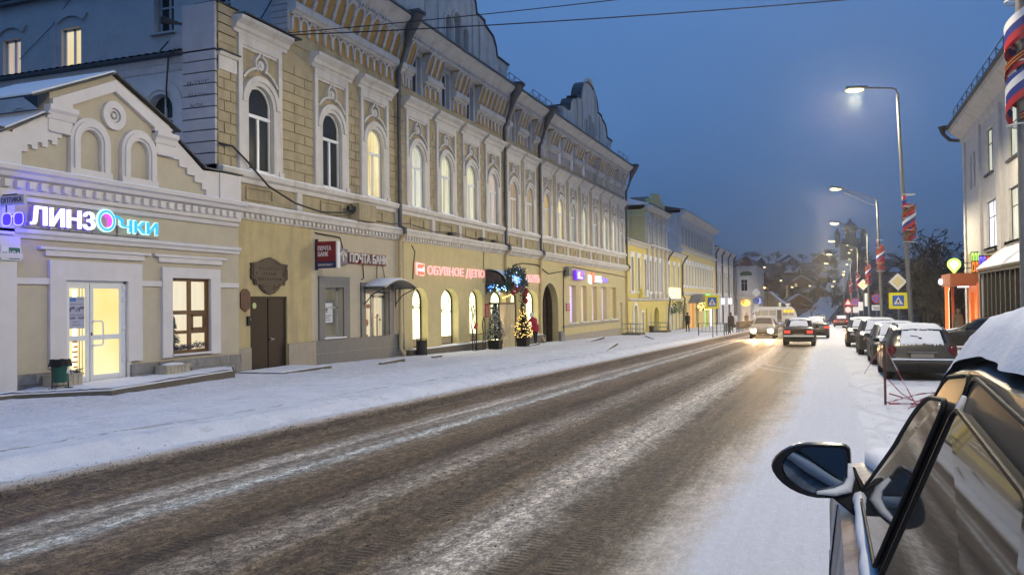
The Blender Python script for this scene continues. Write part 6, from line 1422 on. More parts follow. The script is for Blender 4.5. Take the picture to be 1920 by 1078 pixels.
# ================================================================== overhead wires
def wire(label,pts,r=.014):
    P=[]; 
    for i in range(len(pts)-1):
        a,b_=Vector(pts[i]),Vector(pts[i+1])
        for k in range(12):
            t=k/12; P.append(a.lerp(b_,t)-Vector((0,0,4*.12*t*(1-t))))
    P.append(Vector(pts[-1])); tag(obj('overhead_wire',MB().tube(P,r,5),M['cable'],smooth=180),label,'wire')
wire('upper of the two black overhead wires crossing the sky from the merchant building',[(-14.9,20.8,9.75),(3.3,22.55,9.85)])
wire('lower of the two black overhead wires crossing the sky from the merchant building',[(-14.9,20.82,9.69),(3.3,24.7,9.75)],.018)
# ================================================================== small street furniture
def fence(label,pts,h=.95):
    t=thing('pedestrian_fence',label,'fence',(pts[0][0],pts[0][1],gz(pts[0][1])+.09)); b=MB(); P=MB()
    for i in range(len(pts)-1):
        a,c=Vector((*pts[i],gz(pts[i][1])+.09)),Vector((*pts[i+1],gz(pts[i+1][1])+.09)); n=max(2,int((c-a).length/.28))
        for z in (.3,h-.03): b.tube([a+Vector((0,0,z)),c+Vector((0,0,z))],.022,5)
        for k in range(n+1):
            q=a.lerp(c,k/n); (P if k%5==0 else b).tube([q+Vector((0,0,0 if k%5==0 else .3)),q+Vector((0,0,h if k%5==0 else h-.03))],.04 if k%5==0 else .012,5)
    obj('rails',b,M['cloth_black'],t); obj('posts',P,M['blackmetal'],t)
fence('dark metal pedestrian fence by the left crossing sign',[(-9.2,64.5),(-7.4,65.5),(-7.4,71)])
fence('dark metal pedestrian fence farther along the left kerb',[(-7.5,76),(-7.6,100)])
def handrail(x,y,label):
    t=thing('stair_handrail',label,'handrail',(x,y,gz(y)+.1)); b=MB(); 
    for yy in (y-.9,y+.9): b.tube([(-15.3,yy,gz(y)+1.0),(x,yy,gz(y)+.95),(x,yy,gz(y)+.1)],.03,6); b.tube([(-15.3,yy,gz(y)+.6),(x,yy,gz(y)+.55)],.02,5); b.tube([(-14.6,yy,gz(y)+1),(-14.6,yy,gz(y)+.1)],.03,6)
    obj('rails',b,M['steel'],t); obj('landing',MB().box(-15.3,x+.1,gz(y),gz(y)+.25,y-1,y+1),M['concrete'],t)
handrail(-13.9,66.0,'grey steel stair handrails at the bank side door'); handrail(-13.7,76.8,'grey steel stair handrails in front of the yellow mansion')
def bin_(x,y,label):
    t=thing('rubbish_bin',label,'bin',(x,y,gz(y)+.1)); b=MB(); b.lathe((0,0,0),[(.16,.03),(.19,.06),(.2,.6),(.18,.6),(.17,.1)],12); obj('body',b,M['blackmetal'],t,local=True,smooth=40); b=MB(); b.tube([(-.22,0,0),(-.22,0,.66),(.22,0,.66),(.22,0,0)],.02,5); obj('frame',b,M['black'],t,local=True)
bin_(-15.05,29.6,'dark round bin at the foot of the first shoe shop window'); bin_(-14.8,74.6,'dark bin beside the yellow mansion stairs')
wd=thing('wire_figure','tall black wire animal figure with a red bow in front of the shoe shop window','sculpture',(-14.9,34.6,gz(34.6)+.1))
b=MB()
q=lambda s,z,o=0:(-14.9+o,34.6+s,gz(34.6)+.1+z)
b.tube([q(-.25,0),q(-.25,.6),q(-.35,1.1),q(-.22,1.55),q(-.30,1.9),q(-.12,2.02),q(-.02,1.8),q(-.1,1.5),q(.0,1.2),q(.2,.9),q(.2,0)],.022,6); b.tube([q(.45,0,.2),q(.5,.8,.2),q(.4,1.2,.2),q(.6,1.5,.2),q(.75,1.2,.2),q(.7,.5,.2),q(.75,0,.2)],.022,6); b.tube([q(-.25,.6),q(.2,.7),q(.5,.75,.2)],.02,5); b.tube([q(.1,.02),q(.9,.02,.1),q(.9,.25,.1),q(.1,.25),q(.1,.02)],.02,5); b.tube([q(-.25,0),q(.2,0)],.02,5); b.tube([q(-.3,1.1),q(0,.3),q(.2,.9)],.015,5)
obj('wire_body',b,M['cable'],wd,smooth=60); b=MB(); b.blob(q(.05,1.05),.06,.14,.09,8,5,.4); b.blob(q(.2,1.15),.05,.1,.08,8,5,.4); obj('bow',b,M['redribbon'],wd)
# potted firs
def potted(x,y,h,lights,label):
    t=thing('potted_fir',label,'potted tree',(x,y,gz(y)+.1)); b=MB(); b.add([(sx*w,z,sy*w) for z,w in ((0,.25),(.42,.29)) for sx,sy in ((-1,-1),(1,-1),(1,1),(-1,1))],[(0,1,2,3),(4,5,6,7),(0,1,5,4),(1,2,6,5),(2,3,7,6),(3,0,4,7)]); obj('pot',b,M['cloth_black'],t,local=True,bevel=.02)
    b=MB(); b.tube([(0,0,.35),(0,0,h)],[.04,.01],6); obj('trunk',b,M['bark'],t,local=True)
    c=MB(); sn=MB(); rr=random.Random(int(y)); L=MB()
    N=430
    for i in range(N):
        u=i/N; z=.52+(h-.52)*u; a=i*2.39996+rr.uniform(-.2,.2)
        R_=(.56*(1-u)**.9+.04)*rr.uniform(.75,1.12)*(1 if u>.12 else .72+2.3*u)
        tip=Vector((R_*math.cos(a),R_*math.sin(a),z-.16*R_+.12*u)); root=Vector((0,0,z+.04)); d=tip-root; side=d.cross(Vector((0,0,1))).normalized()
        for k in range(5):
            f=.28+.72*k/5; p=root+d*f; w=.085*(1.1-f*.5)
            for sg in (-1,1):
                e=p+side*sg*w+d.normalized()*.09+Vector((0,0,rr.uniform(-.05,.04))); nn=Vector((0,0,1)).cross(e-p).normalized()*.018
                c.quad(p-nn,e-nn*.4,e+nn*.4,p+nn)
        c.quad(root-side*.02,tip-side*.012,tip+side*.012,root+side*.02)
        if rr.random()<(.55 if not lights else .14): p=root+d*rr.uniform(.55,.95); sn.blob(p+Vector((0,0,.03)),.055,.055,.022,6,4,.4)
        if lights and rr.random()<.36: p=root+d*rr.uniform(.75,1.04); L.blob(p+Vector((0,0,.02)),.017,.017,.017,5,4)
    cr=obj('crown',c,M['needles'],t,local=True); obj('snow_dusting',sn,M['snow'],cr,local=True)
    if lights: obj('fairy_lights',L,E_['fairy'],cr,local=True)
potted(-14.5,36.08,1.95,False,'potted fir dusted with snow left of the shoe shop entrance'); potted(-14.5,39.9,2.0,True,'potted fir glowing with warm fairy lights right of the shoe shop entrance')
gw=thing('canopy_garland','fir garland and wreath with blue lights and dark red baubles on the shoe shop canopy','garland',tuple(LF(41.5,3.0,1)))
c=MB(); rb_=MB(); bl=MB(); wl=MB(); rr=random.Random(77)
def needle(p,r=.2):
    d=Vector((rr.uniform(-1,1),rr.uniform(-1,1),rr.uniform(-1,1))).normalized()*r; u=d.orthogonal().normalized()*.03; c.quad(p-u,p+d-u*.4,p+d+u*.4,p+u)
for k in range(900):
    a=rr.uniform(-.3,6.0); p=LF(38.6+1.05*math.cos(a)+rr.gauss(0,.12),2.78+.46*math.sin(a)+rr.gauss(0,.08),1.12+rr.gauss(0,.10)); needle(p)
for k in range(480): s=rr.uniform(0,2); needle(LF(37.3+max(0,s-1.1)*1.2,2.42+rr.gauss(0,.10),min(1.1,s)+rr.gauss(0,.06)))
for k in range(110): needle(LF(39.75+rr.gauss(0,.15),2.0+rr.gauss(0,.35),1.05),.16)
for s,z in ((37.9,2.3),(38.1,2.42),(38.0,2.12),(38.5,2.25),(38.8,2.33),(39.7,2.0),(39.9,2.2),(39.75,1.7)): rb_.blob(LF(s,z,1.2),.15,.15,.15,10,7)
for k in range(46): s=rr.gauss(38.6,.45); bl.blob(LF(s,2.78+rr.gauss(0,.24),1.05+rr.gauss(0,.1)),.035,.035,.035,5,4)
for k in range(24): s=rr.uniform(.1,1.1); (bl if k%3 else wl).blob(LF(37.28,2.32+rr.gauss(0,.1),s),.032,.032,.032,5,4)
for k in range(16): s=rr.gauss(38.6,.4); wl.blob(LF(s,2.75+rr.gauss(0,.22),1.12),.03,.03,.03,5,4)
g=obj('fir_sprays',c,mat('frosted_fir',(.05,.075,.06),.8,.5,6,0),gw); obj('baubles',rb_,mat('dark_red_bauble',(.22,.01,.025),.2,.1,3,0),g,smooth=180); obj('blue_lights',bl,E_['fairyblue'],g); obj('cool_lights',wl,E_['fairywhite'],g)
y=MB()
for k in range(7): y.blob(LF(38.1+.28*k,1.85+.04*k,.62),.03,.03,.03,5,4)
obj('warm_lights',y,E_['fairy'],g)
# stake with barrier tape before the hatchback
sx,sy=.95,16.3; sz=vergez(sx,sy)
st=thing('tape_stake','rusty stake with red and white barrier tape tied to it in the snow','stake',(sx,sy,sz)); obj('stake',MB().tube([(0,0,-.1),(0,0,1.1)],.024,6),M['rust'],st,local=True)
def tape(pts,w=.017,nm='tape'):
    b=MB(); P=[Vector(p) for p in pts]; 
    for i in range(len(P)-1):
        a,c_=P[i],P[i+1]; n=max(1,int((c_-a).length/.17)); u=((c_-a).cross(Vector((0,1,0)))).normalized()*w/2
        for k in range(n):
            b.mi=k%2; b.quad(a.lerp(c_,k/n)-u,a.lerp(c_,(k+1)/n)-u,a.lerp(c_,(k+1)/n)+u,a.lerp(c_,k/n)+u)
    obj(nm,b,[M['tape'],M['tape_white']],st,local=True)
tape([(0,0,1.05),(-.16,.0,.86),(-.34,-.05,.55)]); tape([(0,0,1.06),(.2,-.05,.62),(.42,-.1,.15),(.52,-.1,-.02)])
tape([(.5,-.1,.02),(.4,-.35,-.0),(.22,-.7,.0),(.05,-1.25,.01)],.035); tape([(.46,-.1,.06),(.35,-.5,.02),(.28,-1.0,.015)],.03)
tape([(.05,0,.45),(.25,-.1,.22),(.44,-.15,.10)]); tape([(.06,0,.2),(.5,.1,.06),(1.2,.2,.14)],.025); tape([(.55,-.1,.02),(.66,-.35,.01),(.72,-.75,.01)],.025); tape([(.05,0,.02),(.6,.1,.02),(1.3,.2,.02)],.03); tape([(.55,-.05,.1),(.9,.1,.25),(1.3,.3,.02)],.025); tape([(0,.0,.03),(.7,1.5,.05),(2.0,3.0,.03)],.025)
# ================================================================== cars
def lerp(a,b,t): return a+(b-a)*t
PROF=dict(
 boxy=[(0,.30),(.0,.50),(.03,.70),(.18,.80),(.7,.86),(1.32,.93),(1.55,1.10),(1.92,1.36),(2.15,1.41),(2.6,1.425),(3.05,1.41),(3.25,1.35),(3.62,1.02),(3.75,.97),(4.08,.935),(4.18,.86),(4.21,.62),(4.22,.45),(4.19,.28)],
 hatch=[(0,.28),(-.0,.48),(.04,.66),(.16,.78),(.5,.88),(1.12,1.0),(1.4,1.17),(1.85,1.42),(2.15,1.495),(2.7,1.525),(3.3,1.50),(3.75,1.44),(3.88,1.36),(4.03,1.08),(4.10,.95),(4.15,.80),(4.20,.62),(4.21,.45),(4.17,.28)],
 suv=[(0,.32),(0,.55),(.04,.78),(.16,.92),(.5,1.0),(1.15,1.08),(1.42,1.25),(1.85,1.56),(2.15,1.64),(2.7,1.67),(3.5,1.64),(4.0,1.57),(4.13,1.48),(4.28,1.15),(4.34,1.0),(4.38,.85),(4.42,.65),(4.42,.48),(4.38,.32)],
 sedan=[(0,.26),(0,.45),(.05,.62),(.2,.74),(.6,.84),(1.25,.95),(1.55,1.13),(2.05,1.40),(2.35,1.45),(2.8,1.46),(3.2,1.41),(3.55,1.28),(3.95,1.06),(4.15,1.02),(4.42,1.0),(4.48,.88),(4.52,.65),(4.52,.45),(4.48,.26)],
 front=[(0,.28),(0,.50),(.05,.68),(.22,.82),(.6,.89),(1.45,.985),(1.6,1.06),(1.85,1.21),(2.05,1.325),(2.22,1.405),(2.40,1.475),(2.62,1.528),(2.95,1.56),(3.5,1.55),(3.95,1.46),(4.35,1.18),(4.5,1.09),(4.62,1.05),(4.68,.92),(4.72,.65),(4.72,.45),(4.68,.28)])
BELT=dict(boxy=(.86,.90),hatch=(.93,1.0),suv=(1.02,1.08),sedan=(.88,.96),front=(.935,1.01))
class Car:
    def __init__(s,kind,wd,wheel_r=.31,axles=(.85,3.35),roofin=.23,beltin=.07,crown=.035,ease=.08):
        P=PROF[kind]; s.P=P; s.kind=kind; s.L=P[-2][0]; s.w=wd/2; s.r=wheel_r; s.ax=axles; s.roofin=roofin; s.beltin=beltin; s.crown=crown
        s.st=[]
        us=sorted(set([round(p[0],4) for p in P]+[round(.03+i*.07,4) for i in range(int(s.L/.07))]+[round(a+wheel_r*1.17*math.cos(R(t)),4) for a in axles for t in range(0,181,15)]))
        s.us=[u for u in us if 0<=u<=s.L]
    def zt(s,u):
        P=s.P
        if u<=.001: return P[1][1]
        for (a,z0),(b,z1) in zip(P,P[1:]):
            if a<=u<=b and b>a:
                i=P.index((a,z0)); t=(u-a)/(b-a)
                return lerp(z0,z1,t)
        return P[-2][1]
    def ztop(s,u): 
        e=.05; return (s.zt(u)*2+s.zt(max(0.001,u-e))+s.zt(min(s.L-.001,u+e)))/4 if .1<u<s.L-.12 else s.zt(u)
    def zl(s,u):
        z=s.P[0][1]-.06+.10*max(0,(.35-u)/.35)+.12*max(0,(u-s.L+.4)/.4)
        for a in s.ax:
            rr=s.r*1.17; d=abs(u-a)
            if d<rr: z=max(z,s.r+math.sqrt(rr*rr-d*d))
        return z
    def hw(s,u):
        t=u/s.L; w=s.w
        w*=1-.30*max(0,(.30-u)/.30)**2-.05*max(0,(1.0-u))**2-.16*max(0,(u-s.L+.35)/.35)**2-.03*max(0,(u-s.L+1.2)/1.2)
        return w
    def belt(s,u): b=BELT[s.kind]; return lerp(b[0],b[1],max(0,min(1,(u-1.2)/2.2)))
    def sec(s,u):
        w=s.hw(u); zt=s.ztop(u); zl=s.zl(u); be=s.belt(u); k=max(0,min(1,(zt-be+.02)/.16))
        F0=(w*.97,zt-.06); F1=(w-s.beltin,be); G0=(w*.93,zt-.025); G1=(lerp(w-s.beltin,w-s.roofin,min(1,(zt-be)/.45)),zt-.055)
        F=(lerp(F0[0],F1[0],k),lerp(F0[1],F1[1],k)); G=(lerp(G0[0],G1[0],k),lerp(G0[1],G1[1],k)); H=(G[0]-.09,lerp(zt-.006,zt-.01,k))
        top=F[1]-.06
        D=min(max(.44,zl+.02),top-.02); E=min(max(.66,zl+.04),top-.01)
        if D<zl: zl=D-.02
        return [(0,zl),(w*.86,zl),(w*.985,min(zl+.04,D)),(w,D),(w*.998,E),(lerp(F[0],w,.75),top),F,G,H]
    def pos(s,u,x,z): return Vector((x,s.L/2-u,z))
    def side(s,u,t,sg,off=0):
        S=s.sec(u); F,G=S[6],S[7]; 
        d=Vector((G[0]-F[0],G[1]-F[1])).normalized(); n=(d.y,-d.x)
        return s.pos(u,sg*(lerp(F[0],G[0],t)+n[0]*off),lerp(F[1],G[1],t)+n[1]*off)
    def low(s,u,z,sg,off=0):   # point on the lower flank at height z
        S=s.sec(u)[2:7]
        for (x0,z0),(x1,z1) in zip(S,S[1:]):
            if z0<=z<=z1: return s.pos(u,sg*(lerp(x0,x1,(z-z0)/max(1e-6,z1-z0))+off),z)
        return s.pos(u,sg*(S[-1][0]+off),z)
    def top(s,u,f,off=0):
        S=s.sec(u); H=S[8]; zt=H[1]; x=f*H[0]; z=zt+s.crown*(1-f*f)
        du=.02; sl=(s.ztop(min(s.L,u+du))-s.ztop(max(0,u-du)))/(2*du); n=Vector((0,sl,1)).normalized()
        return s.pos(u,x,z)+n*off
    def body(s):
        b=MB(); vs=[];fs=[]; ncr=5
        rows=[]
        for u in s.us:
            S=s.sec(u); H=S[8]
            half=[(x,z) for x,z in S]+[(H[0]*(1-k/ncr),H[1]+s.crown*(1-(1-k/ncr)**2)) for k in range(1,ncr)]
            full=[(x,z) for x,z in half]+[(0,H[1]+s.crown)]+[(-x,z) for x,z in reversed(half[1:])]
            rows.append(len(vs)); vs+=[s.pos(u,x,z) for x,z in full]
        n=len(full)
        for a,c in zip(rows,rows[1:]):
            for i in range(n): fs.append((a+i,a+(i+1)%n,c+(i+1)%n,c+i))
        fs+=[tuple(range(rows[0],rows[0]+n)),tuple(range(rows[-1],rows[-1]+n))]
        b.add(vs,fs,raw=True); return b
    def patch_side(s,q,sg,off=.006,nu=10,nt=6,mb=None,rnd=0):  # q=(u_b0,u_b1,u_t0,u_t1,t0,t1)
        b=mb or MB(); vs=[];fs=[]
        for i in range(nu+1):
            for j in range(nt+1):
                a=j/nt; t=lerp(q[4],q[5],a); u=lerp(lerp(q[0],q[2],a),lerp(q[1],q[3],a),i/nu); vs.append(s.side(u,t,sg,off))
        for i in range(nu):
            for j in range(nt): k=i*(nt+1)+j; fs.append((k,k+1,k+nt+2,k+nt+1))
        return b.add(vs,fs,raw=True)
    def patch_top(s,u0,u1,f0,f1,off=.008,nu=12,nf=10,mb=None,noise_amp=0,thick=0,seed=0,edge=0):
        b=mb or MB(); vs=[];fs=[]
        for i in range(nu+1):
            for j in range(nf+1):
                u=lerp(u0,u1,i/nu); f=lerp(f0,f1,j/nf)
                e=min(i,nu-i,j,nf-j)
                jit=edge*mn.noise((i*1.3+seed,j*1.1,2)) if e==0 else 0
                o=off+ (0 if e==0 else thick*min(1,.6+.4*e)*(1+noise_amp*mn.noise((u*5+seed,f*5,1))))
                vs.append(s.top(u+jit*(1 if j in(0,nf) or i in(0,nu) else 0),max(-1,min(1,f+jit*.5)),o))
        for i in range(nu):
            for j in range(nf): k=i*(nf+1)+j; fs.append((k,k+1,k+nf+2,k+nf+1))
        return b.add(vs,fs,raw=True)
def carpaint(name,c,dirt=(.062,.054,.043)):
    if name in MATS: return MATS[name]
    m,nt,bs=_nt(name); v=coords(nt); sx=nt.nodes.new('ShaderNodeSeparateXYZ'); lk(nt,v,sx.inputs[0])
    n=noise(nt,5,7,.75,v); n2=noise(nt,1.5,4,.6,v)
    low=math_(nt,'SUBTRACT',1.05,math_(nt,'MULTIPLY',sx.outputs['Z'],1.05)); f=math_(nt,'MULTIPLY',math_(nt,'ADD',low,math_(nt,'SUBTRACT',n.outputs['Fac'],.5)),.75); f=ramp(nt,f,[(.05,(.08,)*3),(.75,(.85,)*3)]).outputs['Color']
    cc=mix(nt,f,c,dirt); lk(nt,cc,bs.inputs['Base Color']); r=ramp(nt,f,[(0,(.28,)*3),(.8,(.75,)*3)]).outputs['Color']; lk(nt,r,bs.inputs['Roughness'])
    bs.inputs['Metallic'].default_value=.25; bs.inputs['Coat Weight'].default_value=.15; bs.inputs['Coat Roughness'].default_value=.15; MATS[name]=m; return m
M['tyre']=mat('tyre_rubber',(.02,.02,.02),.85,.25,9,.1); M['rim']=mat('dirty_wheel_rim',(.18,.175,.165),.5,.2,6,.1,.5)
M['carglass']=mat('car_glass',(.010,.012,.014),.05,.1,1,0,spec=.6); M['chrome']=mat('satin_chrome',(.55,.55,.55),.22,.05,4,0,1.0)
M['lens_red']=mat('red_lamp_lens',(.10,.006,.008),.15,.1,4,0); M['lens_clear']=mat('clear_lamp_lens',(.35,.36,.37),.12,.1,4,0)
M['plate']=mat('number_plate',(.22,.20,.17),.5,.1,9,0); M['carsnow']=M['snow']
SIDEW=dict(boxy=[(1.50,2.35,1.95,2.38,.08,.92),(2.45,3.05,2.48,2.98,.08,.92),(3.12,3.42,3.05,3.12,.08,.9)],hatch=[(1.35,2.30,1.98,2.32,.07,.93),(2.42,3.2,2.44,3.2,.07,.93),(3.30,3.75,3.30,3.6,.1,.92)],suv=[(1.4,2.35,2.0,2.36,.07,.93),(2.45,3.35,2.47,3.3,.07,.93),(3.45,4.0,3.42,3.85,.1,.92)],sedan=[(1.55,2.45,2.15,2.47,.07,.93),(2.55,3.4,2.57,3.25,.07,.93)],front=[(1.60,2.62,2.28,2.64,.06,.94),(2.76,3.62,2.78,3.45,.06,.94)])
SCREEN=dict(boxy=(1.38,1.92,3.28,3.62),hatch=(1.2,1.92,3.84,4.05),suv=(1.22,1.92,4.06,4.3),sedan=(1.35,2.1,3.35,3.9),front=(1.5,2.28,3.95,4.3))
def wheels(t,c):
    for a in c.ax:
        for sg in (-1,1):
            x=sg*(c.hw(a)-.115); r=c.r; b=MB(); b.lathe(c.pos(a,x,r),[(r*.62,-.10),(r*.93,-.105),(r,-.07),(r,.07),(r*.93,.105),(r*.62,.10)],22,axis='x'); w=obj('wheel',b,M['tyre'],t,local=True,smooth=40)
            b=MB(); b.lathe(c.pos(a,x,r),[(r*.60,sg*.06),(r*.66,sg*.10),(r*.60,sg*.102),(r*.55,sg*.07),(r*.16,sg*.085),(.02,sg*.09)],18,axis='x')
            for k in range(5):
                an=2*math.pi*k/5; p=c.pos(a,x+sg*.095,r); d=Vector((0,math.cos(an),math.sin(an))); b.tube([p+d*.04,p+d*r*.6],[.035,.028],6)
            obj('rim',b,M['rim'],w,local=True,smooth=40)
def basecar(name,kind,label,x,y,paint,rz=0,wd=1.68,z=None,group=None,screens=True,snow=(1,1,1),frontlit=False,tail=None,facing='rear',**k):
    c=Car(kind,wd,**k); zz=(gz(y) if z is None else z)
    t=thing(name,label,'car',(x,y,zz),rz,group); t.rotation_euler[0]=-.018*(1 if abs(rz)<1.5 else -1)
    obj('body',c.body(),paint,t,local=True,smooth=38)
    wheels(t,c)
    SC=SCREEN[kind]
    for nm,q,f in (('windscreen',SC[:2],.93),('rear_window',SC[2:],.90)):
        obj(nm,c.patch_top(q[0],q[1],-f,f,.008),M['carglass'],t,local=True,smooth=180)
    for q in SIDEW[kind]:
        for sg in (-1,1): obj('side_window',c.patch_side(q,sg),M['carglass'],t,local=True,smooth=180)
    b=MB()
    for sg in (-1,1):   # door seams
        for u in (1.35 if kind!='front' else 1.45,2.4,3.3):
            P=[c.low(u,z0,sg,.002) for z0 in (.40,.55,.7,.82)]; b.tube(P,.006,4)
    obj('door_seams',b,M['black'],t,local=True)
    b=MB()
    for sg in (-1,1):
        for u in (2.15,3.05): p=c.low(u,.80,sg,.012); b.box(p.x-.012,p.x+.012,.79,.815,p.y-.09,p.y+.09)
    obj('door_handle',b,paint,t,local=True)
    us=SIDEW[kind][0][0]+.15
    for sg in (-1,1):
        p=c.side(us,.12,sg,.02); b=MB(); b.blob(p+Vector((sg*.13,.0,.07)),.10,.055,.075,10,7); b.tube([p-Vector((sg*.02,0,0)),p+Vector((sg*.1,0,.04))],.022,6); m_=obj('side_mirror',b,paint,t,local=True,smooth=180)
        b=MB(); b.blob(p+Vector((sg*.13,-.035,.07)),.08,.03,.058,10,6); obj('mirror_glass',b,M['carglass'],m_,local=True,smooth=180)
    # front and rear furniture
    w=c.hw(.25); L2=c.L/2; zf=c.zt(.16)-.17
    for sg in (-1,1):
        b=MB(); p=c.pos(.13,sg*(c.hw(.12)-.20),zf); b.blob(p,.17 if not frontlit else .2,.15 if not frontlit else .2,.085 if not frontlit else .13,12,8); obj('headlight',b,E_['headlight'] if frontlit else M['lens_clear'],t,local=True,smooth=180)
    b=MB(); b.box(-.38,.38,zf-.06,zf+.05,L2-.03,L2+.012); b.box(-w*.6,w*.6,.34,.44,L2-.06,L2+.012); obj('grille',b,M['black'],t,local=True,bevel=.01)
    b=MB(); b.box(-.26,.26,.47,.58,L2,L2+.02); obj('front_plate',b,M['plate'],t,local=True)
    wr=c.hw(c.L-.1); zr=BELT[kind][1]-.16
    for sg in (-1,1):
        b=MB()
        if kind=='boxy': x0,x1=sorted((sg*(wr-.03),sg*(wr-.32))); b.box(x0,x1,.69,.82,-L2-.025,-L2+.1); m0=obj('tail_light',b,tail or M['lens_red'],t,local=True,bevel=.015)
        elif kind in('hatch','front'):
            p=c.pos(c.L-.13,sg*(wr-.02),zr-.02); b.blob(p-Vector((sg*.06,0,0)),.115,.10,.175,12,9); m0=obj('tail_light',b,tail or M['lens_red'],t,local=True,smooth=180)
        else:
            p=c.pos(c.L-.10,sg*(wr-.10),zr-.03); b.blob(p,.24,.12,.09,12,8); m0=obj('tail_light',b,tail or M['lens_red'],t,local=True,smooth=180)
    b=MB(); b.box(-.26,.26,zr-.19,zr-.08,-L2-.03,-L2+.02); obj('rear_plate',b,M['plate'],t,local=True)
    if kind=='boxy':
        b=MB(); b.box(-wr-.01,wr+.01,.50,.58,-L2-.09,-L2+.05); obj('rear_bumper',b,M['pvc'],t,local=True,bevel=.012); b=MB(); b.box(-wr+.02,wr-.02,.40,.50,-L2-.06,-L2+.05); obj('bumper_apron',b,M['black'],t,local=True)
        b=MB(); b.box(-.42,.42,.66,.85,-L2-.012,-L2+.02); obj('rear_panel',b,M['black'],t,local=True)
    else:
        b=MB(); b.box(-wr*.93,wr*.93,.47,.58,-L2-.045,-L2+.06); obj('rear_bumper',b,paint,t,local=True,bevel=.03)
        b=MB(); b.box(-wr*.72,wr*.72,.30,.44,-L2-.03,-L2+.05); obj('bumper_apron',b,M['black'],t,local=True,bevel=.02)
        b=MB(); b.box(-.34,.34,zr-.06,zr-.02,-L2-.03,-L2+.02); obj('plate_light_strip',b,M['rim'],t,local=True)
    # snow lying on hood, roof and the rear window
    sn=[]
    if snow[0]: sn.append(c.patch_top(.35,SC[0]-.05,-.9,.9,.004,thick=.03,noise_amp=.7,seed=x,edge=.08))
    if snow[1]: sn.append(c.patch_top(SC[1]+.03,SC[2]-.02,-.96,.96,.004,thick=.032,noise_amp=.8,seed=y,edge=.06))
    if snow[2]: sn.append(c.patch_top(SC[2]+.03,SC[3]+.03,-.78,.78,.010,thick=.016,noise_amp=.9,seed=x+y,edge=.045,nu=22,nf=30))
    if len(snow)>3 and snow[3]: sn.append(c.patch_top(SC[0]+.02,SC[1]-.04,-.86,.86,.010,thick=.015,noise_amp=.9,seed=x*2,edge=.08))
    for b in sn: obj('snow_cover',b,M['snow'],t,local=True,smooth=180)
    return t,c
PT=dict(bronze=carpaint('grey_bronze_paint',(.045,.039,.030)),dark=carpaint('dark_grey_paint',(.035,.036,.037)),black=carpaint('black_paint',(.012,.012,.013)),silver=carpaint('silver_grey_paint',(.22,.22,.22)),red=carpaint('red_paint',(.20,.012,.012)),brown=carpaint('dark_brown_paint',(.045,.036,.028)))
# parked row
h1,hc=basecar('parked_hatchback','hatch','grey-bronze hatchback parked with its snowy rear window towards us',2.12,24.2,PT['bronze'],0,1.72,snow=(1,1,1))
b=MB(); L2=hc.L/2; b.tube([hc.top(3.98,-.10,.03),hc.top(3.96,-.42,.035)],.012,5); b.blob(hc.top(4.0,-.05,.02),.05,.03,.03,8,5); obj('rear_wiper',b,M['black'],h1,local=True)
b=MB()
for sg in (-1,1): b.tube([hc.top(2.1,sg*.97,.02),hc.top(2.15,sg*.97,.06),hc.top(3.4,sg*.95,.06),hc.top(3.5,sg*.95,.02)],.018,6)
obj('roof_rails',b,M['black'],h1,local=True,smooth=60)
b=MB(); b.box(-.72,.72,.585,.63,-L2-.06,-L2+.03); obj('bumper_snow',b,M['snow'],h1,local=True,bevel=.02)
b=MB(); b.tube([hc.pos(4.25,-.1,.40),hc.pos(4.42,-.1,.40)],.03,6); b.blob(hc.pos(4.44,-.1,.44),.035,.035,.035,8,6); obj('tow_ball',b,M['black'],h1,local=True)
basecar('parked_sedan','sedan','dark sedan parked facing us just ahead of the bronze hatchback',2.16,30.6,PT['dark'],R(180),1.72,snow=(1,1,0,1))
basecar('parked_crossover','suv','dark brown crossover with a snow-topped roof parked facing us, third in the row',2.02,37.6,PT['brown'],R(180),1.76,snow=(1,1,0,1),wheel_r=.34,axles=(.9,3.5))
basecar('parked_crossover','suv','darkest crossover at the far end of the parked row, nearest the road',1.75,46.2,PT['black'],R(180),1.78,snow=(1,1,0,1),wheel_r=.34,axles=(.9,3.5))
basecar('parked_sedan','sedan','black car parked crosswise behind the bronze hatchback and the lamp post',6.3,40.5,PT['black'],R(75),1.75,z=gz(40.5)+.1,snow=(1,0,0,0))
h1.scale=(.95,1,.885)
for o in scene.objects:
    if o.name.startswith('parked_crossover'): o.scale=(1,1,.87)
    elif o.name.startswith('parked_sedan'): o.scale=(1,1,.93)
# traffic
basecar('driving_saloon','boxy','dark boxy saloon driving away with a chrome bumper and red tail lights',-1.38,47.2,PT['black'],0,1.62,tail=E_['tail'],snow=(0,1,1),wheel_r=.29,axles=(.78,3.2))
basecar('driving_sedan','sedan','second dark car driving away, half hidden behind the boxy saloon',-.72,62.5,PT['dark'],0,1.72,tail=E_['tail'],snow=(0,1,1))
basecar('oncoming_car','sedan','silver-grey car coming towards us with dazzling headlights beside the boxy saloon',-4.15,61.0,PT['silver'],R(180),1.72,frontlit=True,snow=(0,0,0))
basecar('oncoming_car','suv','far oncoming car with two bright orange-white headlights near the minibus',-1.0,138,PT['silver'],R(180),1.8,frontlit=True,snow=(0,0,0))
basecar('departing_car','sedan','red-lit car driving away far up the road',1.75,118,PT['red'],0,1.9,tail=E_['tail'],snow=(0,1,1))
